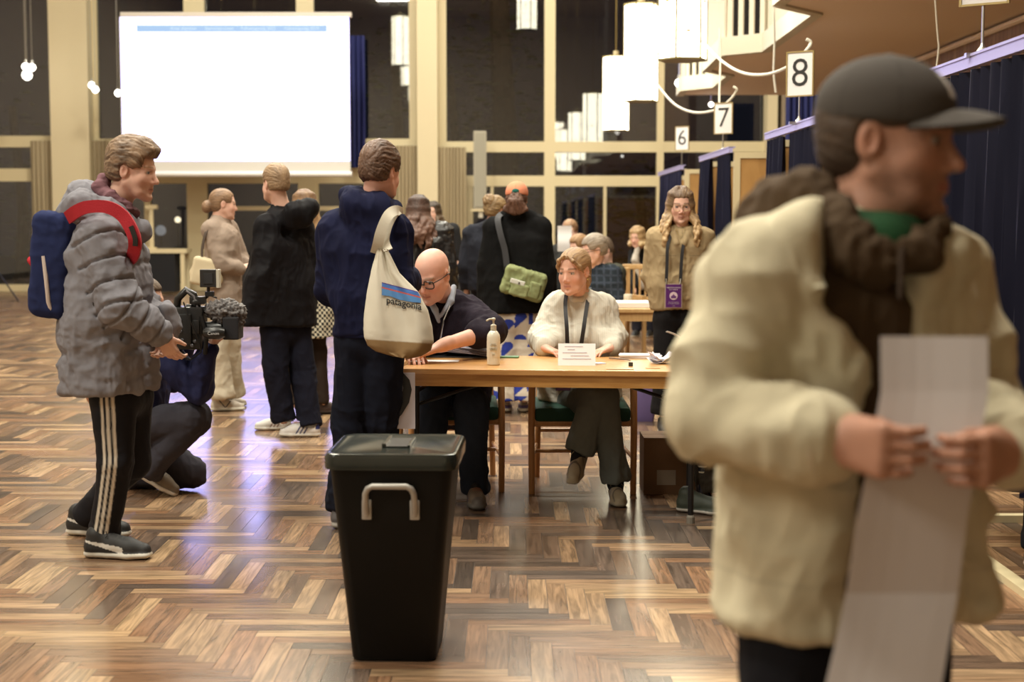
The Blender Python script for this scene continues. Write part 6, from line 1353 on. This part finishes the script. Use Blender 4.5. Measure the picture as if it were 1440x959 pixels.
S = SDF(.0045); S.chain([P(799, 416, Y0-.055), P(806, 422, Y0-.10), P(818, 422, Y0-.10), P(829, 414, Y0-.04), P(818, 404, Y0+.03), P(803, 408, Y0+.0), P(799, 416, Y0-.055)], [.016]*7, .01); S.build('roll_collar', M_KNIT, pw2, (.64, .60, .52))
MB().lathe([(.003, -.006), (.006, 0), (.003, .006)], Vector(p_(-.079, -.008, -.045)), 8).build('earring', M_BRASS, pw2)
ln = mat('lanyard_black', (.012, .012, .016), .6)
for (pts) in (([P(799, 405, Y0-.02), P(796, 416, Y0-.10), P(795, 432, Y0-.17), P(797, 460, Y0-.23), P(798, 487, Y0-.22)]), ([P(829, 404, Y0+.02), P(828, 416, Y0-.07), P(825, 432, Y0-.15), P(821, 460, Y0-.225), P(817, 487, Y0-.22)])):
    strap(pts, .021, .003, ln, pw2, 'lanyard')
S = MB(); c = P(792, 544, Y0-.33); S.box(c+Vector((-.04, -.004, -.02)), c+Vector((.04, 0, .02)), bev=.002); S.build('badge', mat('badge_purple', (.10, .02, .16), .3), pw2)
trousers(J, pw2, M_CLOTH, clothcol((.125, .14, .135), 6, .1), r=(.10, .078, .068), amp=.006, h=.006, seed=105, wst=P(816, 545, Y0+.05), bag=.006)
for n in 'RL':
    pass
rn = shoecol((.30, .25, .17), (.28, .24, .18), .024, lambda V, C: C.__setitem__((np.sin(V[:, 0]*90+V[:, 2]*120) > .75) & (V[:, 2] > .03), (.12, .10, .08)), lace=(.35, .3, .22))
J['anL'] = Vector((J['anL'].x, 7.48, .085)); shoe_at(pw2, J, 'L', (.05, -1, 0), rn, k=.9, h=.004, lacec=(.38, .32, .24)); shoe_at(pw2, J, 'R', (-.30, -1, 0), rn, k=.9, h=.004, ground=False, pitch=.45, lacec=(.38, .32, .24))
# ================================================================ standing woman with glasses and a badge
Y0 = 9.9
J = skel(P(952, 560, Y0).x, Y0, 1.70, (0, -1), head_f=(-.02, -1, -.16), k=.97)
over(J, Y0, head=(957, 289, 0), neck=(957, 323, .02), C=(957, 350, .02), W=(955, 400, .02), M=(955, 434, .02), shR=(925, 336, .02), elR=(917, 388, .08), wrR=(925, 432, .16), shL=(988, 336, .02), elL=(998, 390, .08), wrL=(985, 432, .16),
     hipR=(940, 448, 0), knR=(936, 515, -.02), anR=(932, 580, 0), hipL=(968, 448, 0), knL=(968, 515, -.02), anL=(966, 580, 0))
pg = person('standing woman with glasses, long fair hair, khaki shirt and a purple badge on a lanyard', J)
body(J, pg, face_col(J, skin=SKIN*np.array((1.02, 1, 1)), brow=(.12, .07, .04), lip=(.42, .14, .12), blush=.2, eye=(.05, .05, .05)), h=.0045, thin=.8, head=dict(fem=1, jaw=.95))
S = None
hair_long(J, pg, (.11, .062, .034), (.52, .35, .18), length=.25, n=84, fwd=.055, wave=.013, seed=12, h=.0045, spread=.2, r0=.0115, out=.050, arc=(.86, 2*PI-.86))
glasses(J, pg, mat('gold_wire', (.4, .3, .15), .3, metal=.8), w=.026, hgt=.021, r=.0016)
def ex(S):
    for s_ in (-1, 1): S.chain([P(957+s_*8, 322, Y0+.02), P(957+s_*10, 330, Y0-.06), P(957+s_*5, 342, Y0-.11)], [.022, .02, .012], .02)
def post(S): S.cone(P(957, 322, Y0-.09), P(957, 340, Y0-.14), .028, .008, .006, 's')
def kh(V):
    C = clothcol((.36, .27, .155), 3, .08)(V); x = V[:, 0]-J['C'].x; C[(np.abs(x) < .003) & (V[:, 1] < J['C'].y)] *= .75
    for zz in (1.215,): C[(np.abs(V[:, 2]-zz) < .004) & (np.abs(np.abs(x)-.10) < .055) & (V[:, 1] < J['C'].y)] *= .72
    return C
garment('khaki_shirt', J, pg, M_CLOTH, kh, (.205, .205, .195), (.118, .125, .125), (.078, .070, .05), amp=.007, h=.006, seed=111, extra=ex, post=post, fr=(10, 10, 6), sleeve=.35)
trousers(J, pg, M_CLOTH, clothcol((.009, .008, .009), 6, .1), r=(.100, .085, .075), amp=.004, h=.008, seed=115, bag=.004)
for n in 'LR': a = J['an'+n].copy(); a.z = 0; shoe(pg, a-J['f']*.06, a+J['f']*.2, shoecol((.02, .02, .02)), sc=.9, h=.007)
for s_, u0 in ((-1, 941), (1, 960)): strap([P(957+s_*9, 318, Y0+.03), P(957+s_*12, 326, Y0-.06), P(950+s_*11, 345, Y0-.128), P(948+s_*10, 372, Y0-.15), P(947+s_*10, 396, Y0-.16)], .021, .003, ln, pg, 'lanyard')
S = MB(); c = P(947, 416, Y0-.165); hw, hh_ = .058, .082; S.box(c+Vector((-hw, -.004, -hh_)), c+Vector((hw, 0, hh_)), bev=.001)
S.build('badge_sleeve', mat('badge_clear', (.42, .33, .28), .2), pg); S = MB(); S.box(c+Vector((-.052, -.006, -.076)), c+Vector((.052, -.004, .076))); bdg = S.build('badge_card', mat('badge_purple', (.10, .02, .16), .3), pg)
for s_ in (-1, 1): MB().tube([c+Vector((s_*.048, 0, .115)), c+Vector((s_*.046, -.003, .08))], .007, 6).build('clip', M_STEEL, pg)
MB().lathe([(.027, 0), (.027, .002)], c+Vector((0, -.0062, 0)), 20, M=Matrix.Rotation(R(90), 3, 'X')).build('badge_disc', mat('badge_pink', (.7, .55, .62), .5), bdg)
MB().prism([c+Vector(q) for q in ((-.016, -.0085, -.016), (.016, -.0085, -.016), (.019, -.0085, -.004), (.006, -.0085, .004), (0, -.0085, .014), (-.006, -.0085, .004), (-.019, -.0085, -.004))], (0, -.0006, 0)).build('badge_emblem', mat('badge_purple2', (.14, .05, .2), .4), bdg)
wm = mat('badge_text', (.7, .6, .68), .5)
for tx, zz, sz in (('MEDBORGERNES', .055, .0125), ('DIT VALG!', .042, .0125), ('Valg i din kommune', -.042, .0085), ('vi er her for at hjælpe', -.052, .0085), ('• valg', -.066, .008)): text_mesh('badge_lettering', tx, sz, at(c+Vector((0, -.0075, zz))), wm, bdg, ext=.0004)
MB().tube([P(950, 322, Y0-.075), P(957, 336, Y0-.10), P(964, 322, Y0-.075)], .0015, 5).build('necklace', M_BRASS, pg)
# ================================================================ seated person mostly hidden at the right of the table
Y0 = 7.95
J = skel(P(1085, 600, Y0).x, Y0, 1.74, (-.55, -.8), head_f=(-.6, -.8, -.1), k=1.0)
over(J, Y0, head=(1098, 382, -.02), neck=(1094, 420, 0), C=(1090, 455, 0), W=(1090, 505, .03), M=(1090, 560, .05), shR=(1060, 434, 0), elR=(1030, 480, -.1), wrR=(992, 487, -.25), shL=(1126, 434, .0), elL=(1130, 490, -.1), wrL=(1080, 495, -.3),
     hipR=(1070, 572, .05), knR=(958, 572, -.22), anR=(1006, 690, -.42), hipL=(1104, 572, .05), knL=(990, 580, -.02), anL=(1020, 685, .10))
J['wrL'].z = TZ+.04; J['hdR'] = (Vector((-.9, -.3, .1)), Vector((.3, -.6, -.6)), .5, .05); J['hdL'] = (Vector((-.8, -.5, 0)), Vector((0, 0, -1)), .3, .05)
px = person('seated person behind the man in the cap, only a dark trouser leg and hand showing', J)
body(J, px, face_col(J), h=.007, thin=.85); hair_short(J, px, (.08, .05, .03), (.2, .13, .08)); garment('dark_sweater', J, px, M_CLOTH, (.03, .03, .035), (.2, .2, .2), (.13, .13, .14), (.08, .07, .05), h=.008, cuts=False)
trousers(J, px, M_CLOTH, clothcol((.045, .036, .026), 6, .2), r=(.105, .092, .07), amp=.010, h=.007, seed=125, wst=P(1092, 545, Y0+.05), bag=.004)
grn = shoecol((.035, .045, .032), (.55, .52, .48), .022)
a = F(962, 712); a = F(990, 724); shoe(px, a+Vector((-.13, .10, 0)), a+Vector((.13, -.03, 0)), grn, h=.005); a = P(1010, 700, 8.0); a.z = 0; shoe(px, a+Vector((0, .1, 0)), a+Vector((-.1, -.16, 0)), grn)
c = P(952, 474, 7.68); g = []
for i in range(8):
    row = []
    for j in range(5): t = i/7; row.append(c+Vector((-.055+.125*t, -.03+.04*j/4*2, .035-.075*t+.012*math.sin(t*PI)-.012*j/4)))
    g.append(row)
tag(MB().sheet(g, .0015).build('paper_slip', M_PAPER, smooth=True), 'white paper slip held up by the half hidden person at the right of the table', 'paper')
# ================================================================ background sitters
def sitter(u, v, Y, seat_f, head_f, label, colr, hairc, z=None, hairf=None, k=.97, hgt=1.7, glass=False, top='shirt', lean=0, hs=5, colfn=None):
    J = skel(P(u, v, Y).x, Y, hgt, seat_f, head_f=head_f, k=k); hz_ = P(u, v, Y).z; dz = hz_-J['head'].z; f = J['f']; r = J['r']
    for q in ('head', 'neck', 'C', 'W', 'M', 'shR', 'shL', 'elR', 'elL', 'wrR', 'wrL', 'hipR', 'hipL'): J[q].z += dz
    if lean:
        for q, a in (('head', 1), ('neck', .85), ('shR', .7), ('shL', .7), ('C', .6), ('W', .3), ('elR', .8), ('elL', .8), ('wrR', 1.1), ('wrL', 1.1)): J[q] -= f*lean*0; J[q] += f*lean*(a-1)
    sit = J['hipR'].z < .75
    for n, s_ in (('R', 1), ('L', -1)):
        if sit: J['kn'+n] = J['hip'+n]+f*.40+r*s_*.04; J['kn'+n].z = .50; J['an'+n] = J['kn'+n]+f*.02; J['an'+n].z = .09; J['hip'+n].z = max(.5, J['hip'+n].z)
        J['wr'+n] = J['sh'+n]+f*.38-r*s_*.05+Vector((0, 0, -.42)); J['el'+n] = J['sh'+n]+f*.08+r*s_*.06+Vector((0, 0, -.29))
        J['hd'+n] = (f+Vector((0, 0, -.2)), Vector((0, 0, -1)), .4, .05)
    J['M'] = (J['hipR']+J['hipL'])/2+Vector((0, 0, .02)); J['W'] = Vv(J['C'], J['M'], .55)
    pe = person(label, J); body(J, pe, face_col(J), h=.009, thin=.85)
    (hairf or (lambda: hair_short(J, pe, *hairc, top=.008, side=.004, noise=.005, seed=hs, h=.006)))() if not callable(hairf) else hairf(J, pe)
    if glass: glasses(J, pe, M_BLACK, r=.003)
    garment(top, J, pe, M_CLOTH, colfn or clothcol(colr, 3), (.215, .2, .2), (.12, .12, .13), (.08, .07, .055), amp=.007, h=.009, seed=hs, cuts=False, sleeve=.9)
    trousers(J, pe, M_CLOTH, (.02, .02, .03), h=.011, wst=J['M']+Vector((0, 0, .05)))
    for n in 'LR': a = J['an'+n].copy(); a.z = 0; shoe(pe, a-J['f']*.06, a+J['f']*.2, shoecol((.02, .02, .02)), sc=.9, h=.009)
    return J, pe
plaid = lambda V: np.where(((np.sin(V[:, 0]*2*PI/.06) > .6) | (np.sin(V[:, 2]*2*PI/.06) > .6))[:, None], np.array((.035, .045, .065)), np.array((.016, .022, .03)))
J, pe = sitter(836, 352, 12.75, (-.35, -1), (-.9, -.3, -.25), 'grey haired man with glasses and a dark checked shirt, seated at the far table', (.02, .02, .03), ((.16, .12, .09), (.42, .36, .29)), glass=True, hs=3, colfn=plaid, k=1.05)
J, pe = sitter(661, 366, 13.6, (.6, -.8), (.6, -.75, -.2), 'seated person with long fair hair and a grey top, left of the black coat', (.07, .065, .06), None, hairf=lambda J, p: hair_long(J, p, (.22, .13, .06), (.52, .36, .18), length=.24, n=36, wave=.012, seed=14, h=.008, r0=.015), hs=14)
J, pe = sitter(814, 348, 14.6, (-.2, -1), (-.8, -.55, -.2), 'person with reddish fair hair seated behind the grey haired man', (.02, .02, .02), ((.20, .10, .045), (.45, .28, .13)), hs=16)
J, pe = sitter(803, 326, 15.8, (-.5, -.9), (-.2, -1, -.1), 'person at the back holding up a long white paper before the face', (.03, .03, .03), ((.18, .09, .05), (.42, .26, .13)), hs=17)
c = P(794, 335, 15.45); g = [[c+Vector((-.075+.15*j/4, .01*math.sin(i*.9), .13-.27*i/8)) for j in range(5)] for i in range(9)]; tag(MB().sheet(g, .002).build('long_paper', M_PAPER, smooth=True), 'long white paper held up at the back, right of the orange cap', 'paper')
J, pe = sitter(852, 352, 15.0, (-.9, -.5), (-.8, -.4, -.6), 'seated person in an olive grey top leaning forward behind the checked shirt', (.055, .055, .042), ((.10, .07, .05), (.25, .18, .12)), hs=18, lean=.1)
# blonde woman leaning at the back
Y0 = 18.2; J = skel(P(905, 440, Y0).x, Y0, 1.55, (-.35, -1), head_f=(-.5, -.8, -.25), k=1.0)
over(J, Y0, head=(896, 333, -.1), neck=(903, 350, 0), C=(907, 368, .05), W=(908, 400, .1), M=(908, 425, .12), shR=(893, 357, 0), shL=(919, 357, 0), elR=(887, 382, -.1), elL=(925, 385, 0), wrR=(893, 402, -.25), wrL=(915, 402, -.2))
pz = person('blonde bobbed woman in a black jacket and white scarf leaning forward at the back', J); body(J, pz, face_col(J, blush=.2), h=.009, thin=.85)
hair_long(J, pz, (.32, .20, .09), (.62, .46, .25), length=.06, n=40, wave=.006, seed=19, h=.008, r0=.016)
garment('black_jacket', J, pz, M_CLOTH, (.015, .015, .016), (.20, .19, .19), (.12, .12, .12), (.075, .065, .05), amp=.005, h=.01, seed=19)
S = SDF(.008); S.chain([P(897, 350, Y0-.12), P(893, 365, Y0-.16), P(898, 385, Y0-.13), P(903, 402, Y0-.1)], [.035, .04, .045, .05], .02); S.chain([P(909, 350, Y0-.08), P(911, 368, Y0-.12), P(909, 390, Y0-.08)], [.03, .03, .035], .02); S.build('white_scarf', M_CLOTH, pz, (.52, .48, .42), lambda V: .006*folds(V, (20, 20, 14), 3))
trousers(J, pz, M_CLOTH, (.02, .02, .03), h=.012)
for n in 'LR': a = J['an'+n].copy(); a.z = 0; shoe(pz, a-J['f']*.06, a+J['f']*.2, shoecol((.02, .02, .02)), sc=.9, h=.009)
# ================================================================ voter inside the nearest booth
Y0 = 6.12; J = skel(2.36, Y0, 1.76, (1, .05)); J['anR'].x = J['knR'].x = 2.22; J['anL'] += Vector((.25, 0, 0)); J['knL'] += Vector((.15, 0, 0))
pv = person('person inside the nearest booth, dark trousers and sneaker showing under the curtain', J); body(J, pv, face_col(J), h=.01, thin=.8); hair_short(J, pv, (.05, .03, .02), (.15, .1, .06), h=.008)
garment('jacket', J, pv, M_CLOTH, (.03, .03, .035), (.19, .18, .18), (.11, .11, .11), (.07, .065, .05), h=.01, sleeve=.9); trousers(J, pv, M_CLOTH, (.006, .006, .008), r=(.09, .075, .075), h=.007, amp=.005)
for n in 'LR': a = J['an'+n].copy(); a.z = 0; shoe(pv, a-J['f']*.08, a+J['f']*.2, shoecol((.02, .015, .018), (.32, .22, .17), .032), sc=.98, h=.006)
# ================================================================ man in the foreground
Y0 = 2.42
f_ = Vector((.50, -.866, 0))
J = skel(P(1200, 900, Y0).x, Y0, 1.735, f_, head_f=(.86, -.50, -.08), k=1.06)
over(J, Y0, head=(1254, 196, .02), neck=(1228, 300, .02), C=(1200, 440, .02), W=(1198, 620, .02), M=(1192, 850, .03), shR=(1056, 398, -.09), elR=(1000, 590, -.13), wrR=(1163, 618, -.27), shL=(1328, 400, .12), elL=(1378, 575, .12), wrL=(1418, 636, -.265),
     hipR=(1120, 800, -.04), knR=(1108, 1165, -.10), anR=(1130, 1500, .05), hipL=(1262, 800, .05), knL=(1262, 1165, .12), anL=(1240, 1500, .25))
J['hdR'] = (Vector((.60, -.78, -.05)), Vector((.78, .60, .0)), .85, .0, 1.0, 1.25)
J['hdL'] = (Vector((-.60, -.78, .0)), Vector((-.78, .60, .0)), .85, .0, 1.0, 1.25)
pp = person('man in the foreground in a dark cap, brown hoodie and cream overshirt, facing right', J)
body(J, pp, face_col(J, skin=SKIN*np.array((.66, .55, .48)), brow=(.08, .045, .03), lip=(.36, .11, .09), stub=.5, stubc=(.16, .085, .06), gaze=(0, -.003), eye=(.02, .02, .02)), h=.004, thin=.92, head=dict(nose=1.03, jaw=1.05))
hair_short(J, pp, (.030, .018, .012), (.09, .055, .035), top=-.01, side=.0, noise=.003, back=-.070, seed=131, h=.004)
ball_cap(J, pp, (.075, .066, .06), h=.004, name='cap', logo=(-.004, .085, .019, (.60, .57, .54)), big=0)
# green t-shirt, brown hoodie, cream overshirt
S = SDF(.006); S.chain([P(1200, 330, Y0-.02), P(1245, 348, Y0-.10), P(1270, 335, Y0-.04)], [.045, .045, .04], .04); S.build('green_shirt', M_CLOTH, pp, (.012, .05, .018))
fs = J['f']; rr = J['r']
def ex(S):
    S.chain([P(1120, 296, Y0+.04), P(1140, 290, Y0-.02), P(1166, 318, Y0-.09), P(1205, 356, Y0-.135), P(1250, 374, Y0-.15), P(1296, 350, Y0-.13), P(1318, 316, Y0-.05)], [.045, .040, .030, .022, .018, .016, .012], .04)
    S.chain([P(1110, 300, Y0+.06), P(1140, 295, Y0+.13), P(1220, 318, Y0+.14), P(1290, 322, Y0+.07), P(1316, 318, Y0-.05)], [.05, .05, .045, .025, .012], .03); S.chain([P(1095, 320, Y0+.06), P(1120, 330, Y0+.14)], [.06, .06], .04)
def post(S): S.ell(P(1240, 284, Y0-.02), (.088, .10, .092), None, .02, 's')
garment('brown_hoodie', J, pp, M_CLOTH, clothcol((.070, .045, .026), 3, .15), (.175, .165, .16), (.116, .115, .105), (.05, .042, .034), amp=.010, fr=(13, 13, 9), h=.005, seed=133, extra=ex, post=post, shr=.055, neck=.045, sleeve=.6)
S = SDF(.004); S.chain([P(1268, 352, Y0-.16), P(1266, 420, Y0-.19)], [.006, .005], .004); S.build('drawstring', M_CLOTH, pp, (.05, .033, .023))
def ex(S):
    S.chain([P(1150, 318, Y0-.085), P(1128, 345, Y0-.12), P(1150, 400, Y0-.15)], [.03, .034, .02], .03)            # collar, left flap in view
    S.chain([P(1318, 335, Y0+.02), P(1335, 362, Y0-.03), P(1300, 400, Y0-.10)], [.028, .03, .02], .03); S.chain([P(1110, 312, Y0+.04), P(1150, 318, Y0-.085)], [.035, .03], .03)
    S.chain([P(1330, 560, Y0+.02), P(1345, 700, Y0+.0), P(1380, 840, Y0-.02)], [.04, .035, .03], .04)
def post(S):
    # open front: wedge cut, wider at the chest
    n0 = fs; 
    for (u0, v0, u1, v1, r0, r1) in ((1225, 320, 1228, 400, .095, .095), (1228, 400, 1262, 500, .095, .060), (1262, 500, 1265, 680, .060, .080), (1265, 680, 1266, 930, .080, .088)): S.cone(P(u0, v0, Y0-.15), P(u1, v1, Y0-.15), r0, r1, .008, 's')
def creamc(V):
    C = clothcol((.57, .515, .37), 4, .06)(V); loc = V-V3(J['C']); s_ = loc @ V3(rr); f2 = loc @ V3(fs); z = V[:, 2]
    fr2 = f2 > 0
    for zz in (1.305,): C[fr2 & (np.abs(z-zz) < .003) & (s_ > .05) & (s_ < .17)] *= .72
    C[fr2 & (np.abs(z-1.235) < .0022) & (s_ > .06) & (s_ < .16)] *= .8
    C[(np.abs(z-.875) < .002)] *= .85
    return C
garment('cream_overshirt', J, pp, M_CLOTH, creamc, (.235, .225, .235), (.140, .138, .142), (.082, .072, .056), amp=.0115, h=.0055, seed=135, extra=ex, post=post, shr=.078, neck=.03, sleeve=.92, fr=(7, 7, 4.5))
for n, t in (('R', .93), ('L', .93)): S = SDF(.004); d_ = (J['wr'+n]-J['el'+n]).normalized(); q = Vv(J['el'+n], J['wr'+n], t); S.cone(q-d_*.035, q+d_*.018, .058, .058, .01); S.cyl(q+d_*.045, d_, .1, .022, .003, 's'); S.cone(q+d_*.0, q+d_*.05, .046, .046, .004, 's'); S.build('cuff', M_CLOTH, pp, (.62, .54, .40))
for (u, v, dy) in ((1187, 520, -.152), (1187, 755, -.16)):
    MB().lathe([(.004, -.003), (.0095, -.002), (.0095, .002), (.004, .003)], P(u, v, Y0+dy), 12, M=Matrix.Rotation(R(90), 3, 'X')).build('button', mat('button', (.05, .045, .04), .4), pp, smooth=True)
trousers(J, pp, M_CLOTH, clothcol((.008, .008, .011), 6), r=(.094, .078, .068), amp=.005, h=.009, seed=137)
for n in 'LR': a = J['an'+n].copy(); a.z = 0; shoe(pp, a-fs*.08, a+fs*.21, shoecol((.02, .02, .02)), h=.008)
# long folded ballot paper
yy = Y0-.275
ks = [(473, 1238, 1389, .02), (550, 1239, 1390, .0), (626, 1226, 1378, -.025), (730, 1205, 1360, .0), (834, 1190, 1347, .03), (900, 1176, 1335, .01), (1010, 1150, 1316, -.02), (1100, 1140, 1300, .02)]
g = []
for i in range(len(ks)-1):
    for q in range(4):
        t = q/4; a, b = ks[i], ks[i+1]; v = a[0]*(1-t)+b[0]*t; l = a[1]*(1-t)+b[1]*t; r2 = a[2]*(1-t)+b[2]*t; y = yy+a[3]*(1-t)+b[3]*t; g.append([P(l+(r2-l)*j/6, v, y+.003*math.sin(j*.8)) for j in range(7)])
g.append([P(1140+160*j/6, 1100, yy+.02) for j in range(7)])
tag(MB().sheet(g, .0012).build('ballot_paper', mat('ballot_stock', (.60, .56, .56), .75), smooth=False), 'long folded ballot paper held in both hands by the man in the cap', 'paper')
# ================================================================ lights
def area(name, loc, size, power, col, rot=(0, 0, 0), sy_=None):
    l = bpy.data.lights.new(name, 'AREA'); l.energy = power*1.12; l.color = col; l.size = size
    if sy_: l.shape = 'RECTANGLE'; l.size_y = sy_
    o = bpy.data.objects.new(name, l); COL.objects.link(o); o.location = loc; o.rotation_euler = rot; return o
WARM = (1, .955, .81)
for (x, y, pw) in ((-4.5, 2.5, 680), (-4.5, 9, 680), (-4.5, 16, 640), (-4.5, 23.5, 560), (1.2, 5.5, 480), (.6, 12, 540), (.6, 18.5, 520), (.8, 25, 480)):
    area('fill_light', (x, y, zt-.4), 1.6, pw, WARM)  # added overhead fill, stands for no known fixture
area('fill_light', (-9.5, -2.0, 8.0), 2.5, 420, WARM, (R(45), 0, R(-55)))  # added tilted fill from behind the camera, no lamp known there
